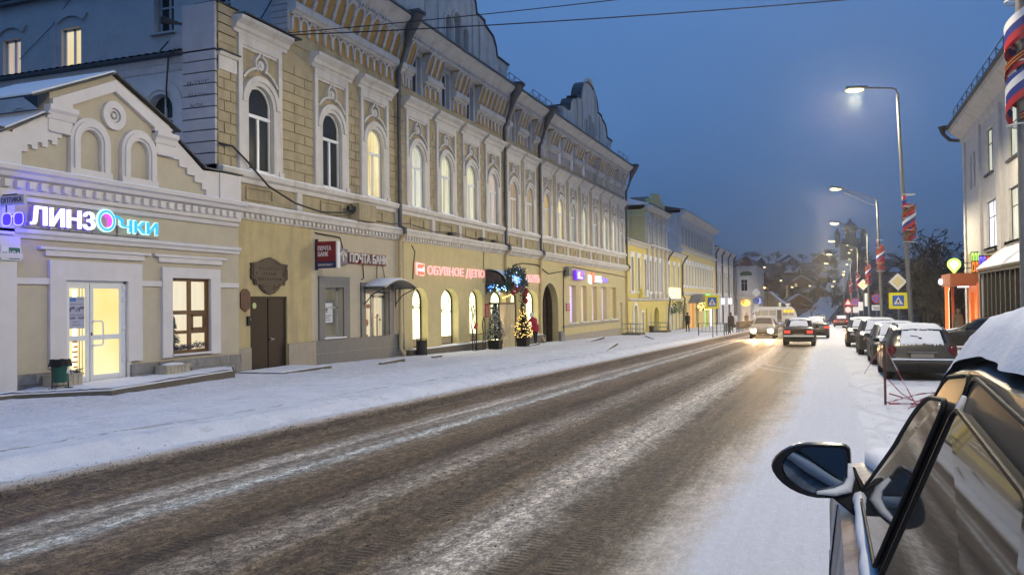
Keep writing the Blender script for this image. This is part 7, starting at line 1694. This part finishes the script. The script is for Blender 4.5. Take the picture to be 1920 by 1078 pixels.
# minibus standing across the junction
bus=thing('minibus','white minibus crossing the junction with an amber route display behind its windscreen','bus',(-8.2,146,gz(146)),R(-90+8))
b=MB(); prof=[(-3.5,.45),(3.0,.45),(3.42,.6),(3.5,1.1),(3.42,1.6),(3.1,2.55),(2.8,2.85),(-3.3,2.9),(-3.5,2.6)]
vs=[];fs=[];n=len(prof)
for sx,ins in ((-1.15,0),(1.15,0)): vs+=[(sx,z,y) for y,z in prof]
fs=[tuple(range(n)),tuple(range(n,2*n))]+[(i,(i+1)%n,(i+1)%n+n,i+n) for i in range(n)]
b.add(vs,fs); obj('body',b,mat('white_bus_paint',(.55,.56,.57),.45,.08,1.5,.05,dirt=(.25,.22,.19),dirt_amt=.5),bus,local=True,bevel=.12)
for sg in (-1,1):
    for y0,y1 in ((-3.2,-2.3),(-2.2,-1.1),(-1.0,.1),(1.2,2.0),(2.1,2.9)): b=MB(); b.box(min(sg*1.14,sg*1.17),max(sg*1.14,sg*1.17),1.55,2.45,y0,y1); obj('side_window',b,emit('lit_bus_glass',(.42,.40,.34),.7,.3,1.2),bus,local=True,bevel=.03)
    b=MB(); b.box(min(sg*1.14,sg*1.17),max(sg*1.14,sg*1.17),.6,2.5,.3,1.0); obj('folding_door',b,M['glassdim'],bus,local=True)
    for y0 in (-2.0,2.1):
        b=MB(); b.lathe((sg*1.02,y0,.45),[(.28,-.12),(.45,-.12),(.45,.12),(.28,.12),(.02,.1)],18,axis='x'); obj('wheel',b,M['tyre'],bus,local=True,smooth=40); b=MB(); b.box(min(sg*1.13,sg*1.165),max(sg*1.13,sg*1.165),.5,.98,y0-.55,y0+.55); obj('wheel_arch',b,M['black'],bus,local=True,bevel=.1)
b=MB(); b.add([(-1.0,1.6,3.46),(1.0,1.6,3.46),(.95,2.5,3.16),(-.95,2.5,3.16)],[(0,1,2,3)]); obj('windscreen',b,M['carglass'],bus,local=True); b=MB(); b.box(1.16,1.2,2.05,2.5,1.3,2.9); b.box(-1.2,-1.16,2.05,2.5,1.3,2.9); obj('route_display',b,emit('amber_display',(1,.45,.02),2.2,.5,3),bus,local=True)
b=MB()
for sx in (-.8,.8): b.blob((sx,3.5,.85),.14,.06,.12,10,6)
obj('headlight',b,E_['headlight'],bus,local=True,smooth=180)
obj('roof_snow',MB().box(-1.05,1.05,2.88,2.96,-3.2,2.7),M['snow'],bus,local=True,bevel=.03)
# ================================================================== foreground car seen over its left flank
fg=Car('front',1.78,wheel_r=.33,axles=(.88,3.5),roofin=.285,beltin=.15,crown=.05)
FX,FY=.885,4.87-4.72/2
ft=thing('foreground_car','large bronze-grey snow-dusted car close by, with a black door mirror and thick roof snow','car',(FX,FY,gz(FY)+.01))
def fgpaint():
    m,nt,bs=_nt('frosted_bronze_paint'); v=coords(nt); n=noise(nt,7,8,.8,v); n2=noise(nt,2.2,6,.7,coords(nt,(1,1.2,.5))); n3=noise(nt,60,3,.7,v)
    c=ramp(nt,n.outputs['Fac'],[(.35,(.075,.066,.05)),(.65,(.13,.115,.088))]).outputs['Color']
    f=ramp(nt,n2.outputs['Fac'],[(.36,(.18,)*3),(.56,(1,)*3)]).outputs['Color']; f=mix(nt,.6,f,n3.outputs['Fac'],'MULTIPLY'); sz=nt.nodes.new('ShaderNodeSeparateXYZ'); lk(nt,v,sz.inputs[0]); f=math_(nt,'MULTIPLY',f,ramp(nt,sz.outputs['Z'],[(.90,(1,1,1)),(1.0,(.10,.10,.10))]).outputs['Color']); c=mix(nt,f,c,(.62,.63,.66))
    lk(nt,c,bs.inputs['Base Color']); bs.inputs['Roughness'].default_value=.42; bs.inputs['Metallic'].default_value=.3; bump(nt,bs,n3.outputs['Fac'],.08,.004); return m
FP=fgpaint()
obj('body',fg.body(),FP,ft,local=True,smooth=40); wheels(ft,fg)
obj('windscreen',fg.patch_top(1.5,2.28,-.93,.93,.008),M['carglass'],ft,local=True,smooth=180); obj('rear_window',fg.patch_top(3.95,4.3,-.9,.9,.008),M['carglass'],ft,local=True,smooth=180)
gl=mat('reflective_side_glass',(.055,.052,.042),.03,.25,2.5,0,spec=1.0)
gnt=gl.node_tree; gb=gnt.nodes['Principled BSDF']; gb.inputs['IOR'].default_value=2.0
def patch_poly(pts,sg,off,name,m,par,nu=14,nt=8):   # pts: bottom front, bottom rear, top rear, top front in (u,t)
    b=MB(); vs=[];fs=[]
    for i in range(nu+1):
        for j in range(nt+1):
            a=i/nu; c=j/nt; u=lerp(lerp(pts[0][0],pts[1][0],a),lerp(pts[3][0],pts[2][0],a),c); t=lerp(lerp(pts[0][1],pts[1][1],a),lerp(pts[3][1],pts[2][1],a),c); vs.append(fg.side(u,t,sg,off))
    for i in range(nu):
        for j in range(nt): k=i*(nt+1)+j; fs.append((k,k+1,k+nt+2,k+nt+1))
    return obj(name,b.add(vs,fs,raw=True),m,par,local=True,smooth=180)
GW=[[(1.72,.06),(2.78,.06),(2.93,.86),(2.42,.86)],[(2.93,.06),(4.0,.06),(3.90,.84),(3.06,.86)]]
# planar panes, slightly tilted like real door glass
def flat_pane(pts,sg,off,name,m,par,curve=.0):
    P=[fg.side(u,t,sg,off) for u,t in pts]; c=sum(P,Vector())/4; n=(P[2]-P[0]).cross(P[3]-P[1]).normalized(); n=n if n.x*sg>0 else -n
    q=[p-n*((p-c).dot(n)) for p in P]; b=MB(); vs=[];fs=[];nu=nt=8
    for i in range(nu+1):
        for j in range(nt+1):
            a=i/nu;d=j/nt; p=q[0].lerp(q[1],a).lerp(q[3].lerp(q[2],a),d); vs.append(p+n*curve*4*d*(1-d))
    for i in range(nu):
        for j in range(nt): k=i*(nt+1)+j; fs.append((k,k+1,k+nt+2,k+nt+1))
    return obj(name,b.add(vs,fs,raw=True),m,par,local=True,smooth=180)
def rounded(c,rad,n=7):   # closed outline in (u,t) with rounded corners
    P=[]; m=len(c)
    for i in range(m):
        a,b_,d=Vector(c[i-1]),Vector(c[i]),Vector(c[(i+1)%m]); r=rad[i]
        ua=(a-b_); ub=(d-b_); A=b_+ua*min(.45,r/max(1e-6,ua.length)); B=b_+ub*min(.45,r/max(1e-6,ub.length))
        for k in range(n+1): t=k/n; P.append((A.lerp(b_,t)).lerp(b_.lerp(B,t),t))
    return P
FD=mat('door_frame_paint',(.035,.031,.025),.45,.15,5,0)
for sg in (-1,1):
    for k,g in enumerate(GW):
        rd=(.03,.03,.05,.30) if k==0 else (.03,.10,.25,.05)
        inn=rounded(g,rd); cx=Vector(((g[0][0]+g[1][0]+g[2][0]+g[3][0])/4,.45))
        e=[(g[0][0]-.055,g[0][1]-.06),(g[1][0]+.03,g[1][1]-.06),(g[2][0]+.03,g[2][1]+.12),(g[3][0]-.075,g[3][1]+.12)]; out=rounded(e,tuple(q*1.15 for q in rd))
        b=MB(); n=len(inn); vs=[fg.side(u,t,sg,.005) for u,t in out]+[fg.side(u,t,sg,.012) for u,t in inn]
        b.add(vs,[(i,(i+1)%n,(i+1)%n+n,i+n) for i in range(n)],raw=True); fr=obj('window_frame',b,FD,ft,local=True,smooth=180)
        P=[fg.side(u,t,sg,.02) for u,t in inn]; c4=sum(P,Vector())/n
        q=[fg.side(u,t,sg,.02) for u,t in g]; nn=(q[2]-q[0]).cross(q[3]-q[1]).normalized(); nn=nn if nn.x*sg>0 else -nn; P=[p-nn*((p-c4).dot(nn))+nn*(.014+.027*(1-t)) for p,(u,t) in zip(P,inn)]
        b=MB(); b.add(P,[tuple(range(n))],raw=True); obj('side_glass',b,gl,fr,local=True)
        b=MB(); b.add([fg.side(u,t,sg,.006) for u,t in inn]+P,[(i,(i+1)%n,(i+1)%n+n,i+n) for i in range(n)],raw=True); obj('glass_channel',b,M['black'],fr,local=True,smooth=180)
        b=MB(); b.tube(P+[P[0]],.006,6); obj('rubber_gasket',b,M['black'],fr,local=True,smooth=60)
        b=MB(); b.tube([fg.side(u,t,sg,.006) for u,t in out+[out[0]]],.0055,6); obj('frame_seal',b,M['black'],fr,local=True,smooth=60)
    b=MB(); b.tube([fg.side(u,-.02,sg,.006) for u in (1.6,1.8,2.2,2.6,3.0,3.4,3.8,4.1)],.011,6); obj('waist_strip',b,M['black'],ft,local=True,smooth=60)
# snow: ledge along the waist, packed on the middle pillar, thick roof cap
def snowtube(P,r,name,seed):
    b=MB(); Q=[];rs=[]
    for i in range(len(P)-1):
        for k in range(6): p=P[i].lerp(P[i+1],k/6); Q.append(p); rs.append(r*(1+.22*mn.noise(p*6+Vector((seed,0,0)))+.16*mn.noise(p*31)))
    Q.append(P[-1]); rs.append(r*.5); rs[0]=r*.5
    b.tube(Q,rs,8); return obj(name,b,M['snow'],ft,local=True,smooth=180)
snowtube([fg.side(u,-.03,-1,.050) for u in (1.70,1.9,2.2,2.5,2.78)],.026,'sill_snow',1)
snowtube([fg.side(u,t,-1,.034-.024*t) for u,t in ((2.86,.04),(2.89,.3),(2.94,.6),(2.99,.90))],.010,'pillar_snow',2)
snowtube([fg.side(u,-.03,-1,.052) for u in (2.85,3.1,3.5,3.95)],.028,'sill_snow',3)
b=MB(); vs=[];fs=[]; nu,nf=60,34
for i in range(nu+1):
    for j in range(nf+1):
        u=lerp(2.29,4.0,i/nu); f=lerp(-1.16,1.16,j/nf); e=min(i/2.5,(nu-i)/4,j/1.6,(nf-j)/1.6,1)
        u2=u+.05*mn.noise((f*4,1,3))*(1-min(1,i/6)); f2=f+.035*mn.noise((u*7,f,9))*(1-e)
        h=.002+.088*sstep(e)*(1+.25*mn.noise((u*4,f*3,1))+.20*mn.noise((u*13,f*9,5))+.10*mn.noise((u*30,f*22,2)))*(.85+.15*math.cos(f*1.3))
        vs.append(fg.top(u2,max(-1.19,min(1.19,f2)),h))
for i in range(nu):
    for j in range(nf): k=i*(nf+1)+j; fs.append((k,k+1,k+nf+2,k+nf+1))
obj('roof_snow',b.add(vs,fs,raw=True),M['snow'],ft,local=True,smooth=180)
obj('bonnet_snow',fg.patch_top(.45,1.47,-1.14,1.14,.004,thick=.05,noise_amp=.5,seed=3,edge=.05,nu=24,nf=20),M['snow'],ft,local=True,smooth=180)
b=MB()
for sg in (-1,1):
    for u in (1.58,2.88,4.05): b.tube([fg.low(u,z,sg,.001) for z in (.34,.5,.65,.78,.9)],.005,4)
    b.tube([fg.low(u,.62,sg,.003) for u in (1.55,2.0,2.5,3.0,3.5,4.0)],.007,5)
    for u in (2.65,3.7): p=fg.low(u,.85,sg,.016); b.tube([p+Vector((0,.10,0)),p+Vector((sg*.014,.05,0)),p+Vector((sg*.014,-.05,0)),p+Vector((0,-.10,0))],.012,6)
obj('door_seams',b,M['black'],ft,local=True)
for sg in (-1,1):
    b=MB(); b.blob(fg.pos(.16,sg*(fg.hw(.15)-.2),.72),.2,.15,.08,14,9); obj('headlight',b,M['lens_clear'],ft,local=True,smooth=180); b=MB(); b.blob(fg.pos(fg.L-.12,sg*(fg.hw(fg.L-.1)-.03),.86),.16,.15,.12,12,9); obj('tail_light',b,M['lens_red'],ft,local=True,smooth=180)
b=MB(); b.box(-.4,.4,.52,.66,fg.L/2-.03,fg.L/2+.012); obj('grille',b,M['black'],ft,local=True)
# door mirrors: teardrop shell, flat glass facing back, short foot on the door
def door_mirror(sg):
    base=fg.side(1.80,.02,sg,.0); ce=base+Vector((sg*.190,.02,.100))
    def outline(k,n=28):   # in the glass plane: x outward, z up
        P=[]
        for i in range(n):
            a=2*math.pi*i/n; ca,sa=math.cos(a),math.sin(a)
            if ca<0: x=-.112*abs(ca)**.22; z=.092*math.copysign(abs(sa)**.30,sa)
            else: x=.146*ca**1.05-.02*(1-ca)*0; z=.092*math.copysign(abs(sa)**1.12,sa)+.012*ca
            P.append((x*k,z*k))
        return P
    tilt=.10
    def pt(x,z,y): return ce+Vector((sg*(x*math.cos(tilt)-y*math.sin(tilt)*0),y-x*.17,z))
    b=MB(); vs=[];fs=[]; n=28; secs=[(1.0,-.012),(1.03,.005),(1.0,.04),(.88,.085),(.62,.12),(.25,.135)]
    for k,y in secs: vs+=[pt(x,z,y) for x,z in outline(k)]
    for s in range(len(secs)-1):
        for i in range(n): fs.append((s*n+i,s*n+(i+1)%n,(s+1)*n+(i+1)%n,(s+1)*n+i))
    fs.append(tuple(range((len(secs)-1)*n,len(secs)*n)))
    k=len(vs); vs+=[pt(x*.93-.006,z*1.02,-.012) for x,z in outline(.90)]+[pt(x*.93-.006,z*1.02,.004) for x,z in outline(.86)]
    for i in range(n): j=(i+1)%n; fs+=[(i,j,k+j,k+i),(k+i,k+j,k+n+j,k+n+i)]
    fs.append(tuple(range(k+n,k+2*n)))
    b.add(vs,fs,raw=True); mo=obj('door_mirror',b,mat('gloss_black_mirror',(.012,.012,.013),.18,.2,6,0),ft,local=True,smooth=45)
    g=MB(); g.add([pt(x*.93-.006,z*1.02,.002) for x,z in outline(.855)],[tuple(range(n))],raw=True); obj('mirror_glass',g,mat('mirror_glass',(.24,.29,.34),.03,.05,3,0,1.0),mo,local=True)
    f=MB(); a0=base+Vector((sg*.005,.03,-.005)); vs=[]
    tp=[pt(-.125,.02,.02),pt(-.02,-.075,.02),pt(-.02,-.075,.08),pt(-.12,.0,.09)]; bt=[a0+Vector((0,-.07,-.03)),a0+Vector((0,-.06,-.09)),a0+Vector((0,.09,-.07)),a0+Vector((0,.08,0))]
    f.add(tp+bt,[(0,1,2,3),(4,5,6,7),(0,1,5,4),(1,2,6,5),(2,3,7,6),(3,0,4,7)],raw=True); obj('mirror_foot',f,M['black'],mo,local=True,bevel=.012)
    if sg<0:
        P=[pt(x,z,-.012) for x,z in [(-.108,.03),(-.112,-.02),(-.10,-.055),(-.06,-.07),(-.0,-.074)]]; rs=[.006,.013,.019,.014,.006]; s_=MB(); s_.tube(P,rs,8); obj('mirror_snow',s_,M['snow'],mo,local=True,smooth=180)
door_mirror(-1); door_mirror(1)
# ================================================================== people
def skin_person(name,label,x,y,z,rz,joints,edges,mats,zones,extra=None,scale=1,group=None):
    t=thing(name,label,'person',(x,y,z),rz,group)
    me=bpy.data.meshes.new('body'); names=list(joints); idx={k:i for i,k in enumerate(names)}
    me.from_pydata([Vector(joints[k][0])*scale for k in names],[(idx[a],idx[b_]) for a,b_ in edges],[])
    o=bpy.data.objects.new('body',me); col.objects.link(o); sk=o.modifiers.new('s','SKIN'); sk.use_smooth_shade=True
    for i,k in enumerate(names):
        r=joints[k][1]; r=(r,r) if not isinstance(r,tuple) else r
        me.skin_vertices[0].data[i].radius=(r[0]*scale,r[1]*scale)
    me.skin_vertices[0].data[idx['pelvis']].use_root=True
    ss=o.modifiers.new('u','SUBSURF'); ss.levels=1; ss.render_levels=1
    dg=bpy.context.evaluated_depsgraph_get(); m2=bpy.data.meshes.new_from_object(o.evaluated_get(dg)); o.modifiers.clear(); o.data=m2; m2.name='body'
    m2.materials.clear()
    for m in mats: m2.materials.append(m)
    for p in m2.polygons: p.material_index=zones(p.center/scale); p.use_smooth=True
    o.parent=t
    if extra: extra(t)
    return t
def human(lean=0,arms='down',stride=.0,h=1.72,bulk=1.0,feet=.13,armL=None,armR=None):
    s=h/1.75; J={}; hy=lean
    J['pelvis']=((0,0,.95),(.155*bulk,.12*bulk)); J['waist']=((0,.25*hy,1.12),(.15*bulk,.115*bulk)); J['chest']=((0,.62*hy,1.36),(.175*bulk,.125*bulk)); J['neck']=((0,.85*hy,1.52),.062); J['chin']=((0,.95*hy+.02,1.585),(.075,.08)); J['head']=((0,1.02*hy,1.68),(.083,.098)); J['crown']=((0,1.05*hy,1.755),(.055,.065))
    J['nose']=((0,1.02*hy+.105,1.645),.013)
    E=[('pelvis','waist'),('waist','chest'),('chest','neck'),('neck','chin'),('chin','head'),('head','crown'),('head','nose')]
    for sg,n in ((-1,'L'),(1,'R')):
        st=stride*sg
        J['hip'+n]=((sg*.10,0,.90),.105*bulk); J['knee'+n]=((sg*.11,st*.5+.03,.50),.068); J['ank'+n]=((sg*.11,st,.10),.048); J['heel'+n]=((sg*.115,st-.03,.05),.045); J['toe'+n]=((sg*.125,st+.15,.04),(.045,.035))
        E+=[('pelvis','hip'+n),('hip'+n,'knee'+n),('knee'+n,'ank'+n),('ank'+n,'heel'+n),('heel'+n,'toe'+n)]
        a=armL if sg<0 else armR
        el,wr=a if a else ((sg*.25,.30*hy-.03,1.12),(sg*.26,.25*hy+.06,.87))
        sh=(sg*.185,.66*hy,1.43); J['sh'+n]=(sh,.075*bulk); J['el'+n]=(el,.056*bulk); J['wr'+n]=(wr,.036); d=(Vector(wr)-Vector(el)).normalized(); p=Vector(wr)+d*.08; J['palm'+n]=(tuple(p),(.040,.022))
        E+=[('chest','sh'+n),('sh'+n,'el'+n),('el'+n,'wr'+n),('wr'+n,'palm'+n)]
        sd=d.cross(Vector((1,0,0))); sd=sd.normalized() if sd.length>.1 else Vector((0,1,0))
        for k,(o,L) in enumerate(((-.03,.065),(-.010,.078),(.010,.074),(.028,.058))):
            q=p+sd*o+d*.035; e=p+sd*o*1.15+d*(.035+L)+Vector((-sg*.012,0,0)); J[f'k{k}{n}']=(tuple(q),.0095); J[f'f{k}{n}']=(tuple(e),.008); E+=[('palm'+n,f'k{k}{n}'),(f'k{k}{n}',f'f{k}{n}')]
        q=p-d*.03+sd*.035; e=q+sd*.03+d*.05; J['tb'+n]=(tuple(q),.011); J['tt'+n]=(tuple(e),.009); E+=[('palm'+n,'tb'+n),('tb'+n,'tt'+n)]
    J={k:((v[0][0]*s,v[0][1]*s,v[0][2]*s),(v[1] if not isinstance(v[1],tuple) else v[1])) for k,v in J.items()}
    return J,E
def coat(t,m,z0,z1,r0,r1,off=(0,0),top=(0,0)):
    b=MB(); n=18; rows=6; vs=[];fs=[]
    for i in range(rows+1):
        a=i/rows; r=lerp(r0,r1,a); 
        for k in range(n): th=2*math.pi*k/n; w=1+.06*math.sin(th*5+i); vs.append((lerp(off[0],top[0],a)+r*1.15*w*math.cos(th),lerp(z0,z1,a),lerp(off[1],top[1],a)+r*.85*w*math.sin(th)))
    for i in range(rows):
        for k in range(n): fs.append((i*n+k,i*n+(k+1)%n,(i+1)*n+(k+1)%n,(i+1)*n+k))
    b.add(vs,fs); obj('coat_skirt',b,m,t,local=True,smooth=180)
def hood(t,m,c,r,rz):
    b=MB(); b.blob(c,r,r,rz,12,9,.12); obj('hood',b,m,t,local=True,smooth=180)
def zones_std(p):
    if p.z<.86: return 1 if p.z>.12 else 2
    if 1.53<p.z: return 3
    if abs(p.x)>.2 and p.z<.90: return 3
    return 0
Z=lambda y:gz(y)+.10
MS=[M['cloth_red'],M['cloth_black'],M['cloth_black'],M['skin']]
J,E=human(lean=.30,stride=.10,h=1.66,bulk=1.08,armL=((-.27,.42,1.15),(-.12,.55,1.0)),armR=((.30,.30,1.22),(.13,.52,1.08)))
def ex(t):
    coat(t,M['cloth_red'],.72,1.1,.23,.19,(0,.02),(0,.06)); hood(t,M['cloth_white'],(0,.30,1.60),.125,.15)
skin_person('person','person in a crimson coat and pale hood bending beside the lit potted fir',-14.7,42.4,Z(42.4),R(60),J,E,MS,zones_std,ex)
sv=thing('snow_shovel','green-bladed snow shovel held by the person in the crimson coat','shovel',(-14.7,42.4,Z(42.4)),R(60)); obj('shaft',MB().tube([(0,.5,1.2),(-.1,.75,.15)],.016,6),M['steel'],sv,local=True); b=MB(); b.box(-.35,.15,.0,.42,.72,.76); obj('blade',b,mat('green_shovel_plastic',(.02,.20,.05),.5,.1,4,0),sv,local=True,bevel=.02)
MK=[M['cloth_black']]*3+[M['skin']]
zb=lambda p: 3 if (p.z>1.55 and p.y>.06 and p.z<1.7) else 0
J,E=human(lean=.06,stride=.05,h=1.78,bulk=1.15,armL=((-.24,-.02,1.15),(-.14,.18,1.12)),armR=((.24,-.02,1.15),(.14,.18,1.12)))
def ex(t): hood(t,M['cloth_black'],(0,.04,1.70),.115,.13); coat(t,M['cloth_black'],.8,1.15,.21,.19)
skin_person('person','person all in black standing with bowed head before the yellow mansion',-12.4,80,Z(80),R(150),J,E,MK,zb,ex)
J,E=human(lean=.10,stride=.16,h=1.72,bulk=1.15)
def ex(t): hood(t,M['cloth_black'],(0,.10,1.66),.115,.13); coat(t,M['cloth_black'],.55,1.15,.26,.19,(0,.0),(0,.03))
skin_person('person','person in a long black coat carrying a bag near the kerb fence',-7.9,75.3,Z(75.3),R(170),J,E,MK,zb,ex)
hb=thing('handbag','dark handbag held by the person in the long black coat','bag',(-7.9,75.3,Z(75.3)),R(170)); b=MB(); b.box(-.42,-.26,.45,.75,-.05,.30); obj('bag_body',b,mat('dark_bag',(.02,.014,.014),.6,.2,4,.1),hb,local=True,bevel=.03); obj('handle',MB().tube([(-.34,.02,.74),(-.33,.06,.86),(-.33,.14,.88),(-.34,.22,.74)],.012,5),M['black'],hb,local=True)
WH=[M['cloth_white'],M['cloth_white'],M['cloth_black'],M['skin']]
for i,(x,y,m,lab) in enumerate(((-11.2,112,WH,'person in white winter clothes walking far along the pavement'),(-9.9,113,MS[:0]+[M['cloth_black'],M['cloth_black'],M['cloth_black'],M['skin']],'dark-clad person walking between two people in white'),(-9.2,116,[M['cloth_white'],M['cloth_black'],M['cloth_black'],M['skin']],'person in a white jacket and dark trousers far along the pavement'))):
    J,E=human(lean=.05,stride=.14,h=1.75,bulk=1.2); skin_person('person',lab,x,y,Z(y),R(185+10*i),J,E,m,zones_std,lambda t,m=m: hood(t,M['cloth_black'],(0,.03,1.72),.10,.10))
J,E=human(lean=.04,stride=.08,h=1.72,bulk=1.2)
skin_person('person','person in a khaki hooded coat standing by the orange canopy post',6.95,53.0,gz(53)+.1,R(20),J,E,[M['cloth_khaki'],M['cloth_khaki'],M['cloth_black'],M['skin']],lambda p:0 if p.z>.5 else 1,lambda t:(hood(t,M['cloth_khaki'],(0,.03,1.68),.12,.14),coat(t,M['cloth_khaki'],.6,1.15,.24,.2)))
# ================================================================== sky, lamps, camera
w=bpy.data.worlds.new('World'); scene.world=w; w.use_nodes=True; nt=w.node_tree; bg=nt.nodes['Background']
tc=nt.nodes.new('ShaderNodeTexCoord'); sp=nt.nodes.new('ShaderNodeSeparateXYZ'); lk(nt,tc.outputs['Generated'],sp.inputs[0])
n=noise(nt,1.6,4,.55,tc.outputs['Generated'])
z=math_(nt,'ADD',sp.outputs['Z'],math_(nt,'MULTIPLY',math_(nt,'SUBTRACT',n.outputs['Fac'],.5),.12))
cr=ramp(nt,z,[(-.02,(.038,.078,.160)),(.06,(.044,.095,.205)),(.22,(.054,.125,.285)),(.5,(.068,.158,.365)),(1,(.075,.17,.385))])
n2=noise(nt,2.6,5,.6,tc.outputs['Generated'],.4); cl=ramp(nt,n2.outputs['Fac'],[(.35,(.93,.93,.94)),(.65,(1.06,1.055,1.04))])
lk(nt,mix(nt,1.0,cr.outputs['Color'],cl.outputs['Color'],'MULTIPLY'),bg.inputs['Color']); bg.inputs['Strength'].default_value=1.55
sd=bpy.data.lights.new('dusk_fill','SUN'); sd.energy=.06; sd.angle=R(60); sd.color=(.55,.7,1.0); so=bpy.data.objects.new('dusk_fill',sd); col.objects.link(so); so.rotation_euler=(R(35),0,R(20))  # weak blue fill added for soft ambient; no sun is up
LAMPK=1.0
for i,(t,p,pw) in enumerate(LPOW):
    l=bpy.data.lights.new('lamp_light','SPOT'); l.energy=3600*pw*LAMPK; l.color=(1.0,.85,.58); l.spot_size=R(178); l.spot_blend=.25; l.shadow_soft_size=.22
    l.use_nodes=True; ln=l.node_tree; em=ln.nodes['Emission']; tcn=ln.nodes.new('ShaderNodeTexCoord'); sx_=ln.nodes.new('ShaderNodeSeparateXYZ'); lk(ln,tcn.outputs['Normal'],sx_.inputs[0])
    c_=math_(ln,'ABSOLUTE',sx_.outputs['Z']); lk(ln,math_(ln,'SUBTRACT',1.1,math_(ln,'MULTIPLY',math_(ln,'POWER',c_,2.5),.68)),em.inputs['Strength'])   # street lamps throw sideways more than straight down
    o=bpy.data.objects.new('lamp_light',l); col.objects.link(o); o.location=p+Vector(t.location) if False else Vector(t.location)+p; o.rotation_euler=(0,R(7),0)
    # tilt the throw slightly across the road
for x,y,zz,e,d in ((-4.65,58.7,.65,2600,1),(-3.65,58.7,.65,2600,1),(-2.9,135.6,.8,900,1),(-2.0,135.6,.8,900,1)):
    l=bpy.data.lights.new('headlamp_beam','SPOT'); l.energy=e; l.color=(1,.60,.24); l.spot_size=R(75); l.spot_blend=.8; l.shadow_soft_size=.08
    o=bpy.data.objects.new('headlamp_beam',l); col.objects.link(o); o.location=(x,y-.15,gz(y)+zz); o.rotation_euler=(R(-82),0,0)
cam=bpy.data.cameras.new('camera'); co=bpy.data.objects.new('camera',cam); col.objects.link(co); scene.camera=co
cam.sensor_width=36; cam.lens=1560/1920*36; cam.clip_start=.05; cam.clip_end=4000
yaw,pitch,roll=R(20.704),R(1.036),R(.7)
fw=Vector((-math.sin(yaw)*math.cos(pitch),math.cos(yaw)*math.cos(pitch),math.sin(pitch))); rt=Vector((math.cos(yaw),math.sin(yaw),0)); up=rt.cross(fw)
# the camera is rolled a little anticlockwise, so the horizon climbs to the right
r2=rt*math.cos(roll)-up*math.sin(roll); u2=up*math.cos(roll)+rt*math.sin(roll)
co.matrix_world=Matrix(((r2.x,u2.x,-fw.x,0),(r2.y,u2.y,-fw.y,0),(r2.z,u2.z,-fw.z,1.62),(0,0,0,1)))
vs_=scene.view_settings; scene.display_settings.display_device='sRGB'; vs_.view_transform='Standard'; vs_.look='None'; vs_.exposure=0; vs_.gamma=1; vs_.use_curve_mapping=False
scene.render.engine='CYCLES'; scene.cycles.use_denoising=True; scene.cycles.max_bounces=6; scene.cycles.diffuse_bounces=3; scene.cycles.glossy_bounces=3; scene.cycles.transmission_bounces=2; scene.cycles.sample_clamp_indirect=4; scene.cycles.caustics_reflective=False; scene.cycles.caustics_refractive=False
def haze_box():
    b=MB(); b.box(-420,420,-8,70,-70,1400); m=bpy.data.materials.new('haze_air'); m.use_nodes=True; nt=m.node_tree; nt.nodes.remove(nt.nodes['Principled BSDF'])
    v=nt.nodes.new('ShaderNodeVolumePrincipled'); v.inputs['Density'].default_value=.0006; v.inputs['Color'].default_value=(.76,.74,.70,1); v.inputs['Anisotropy'].default_value=.85; lk(nt,v.outputs[0],nt.nodes['Material Output'].inputs['Volume']); tag(obj('haze',b,m),kind='stuff')
haze_box()
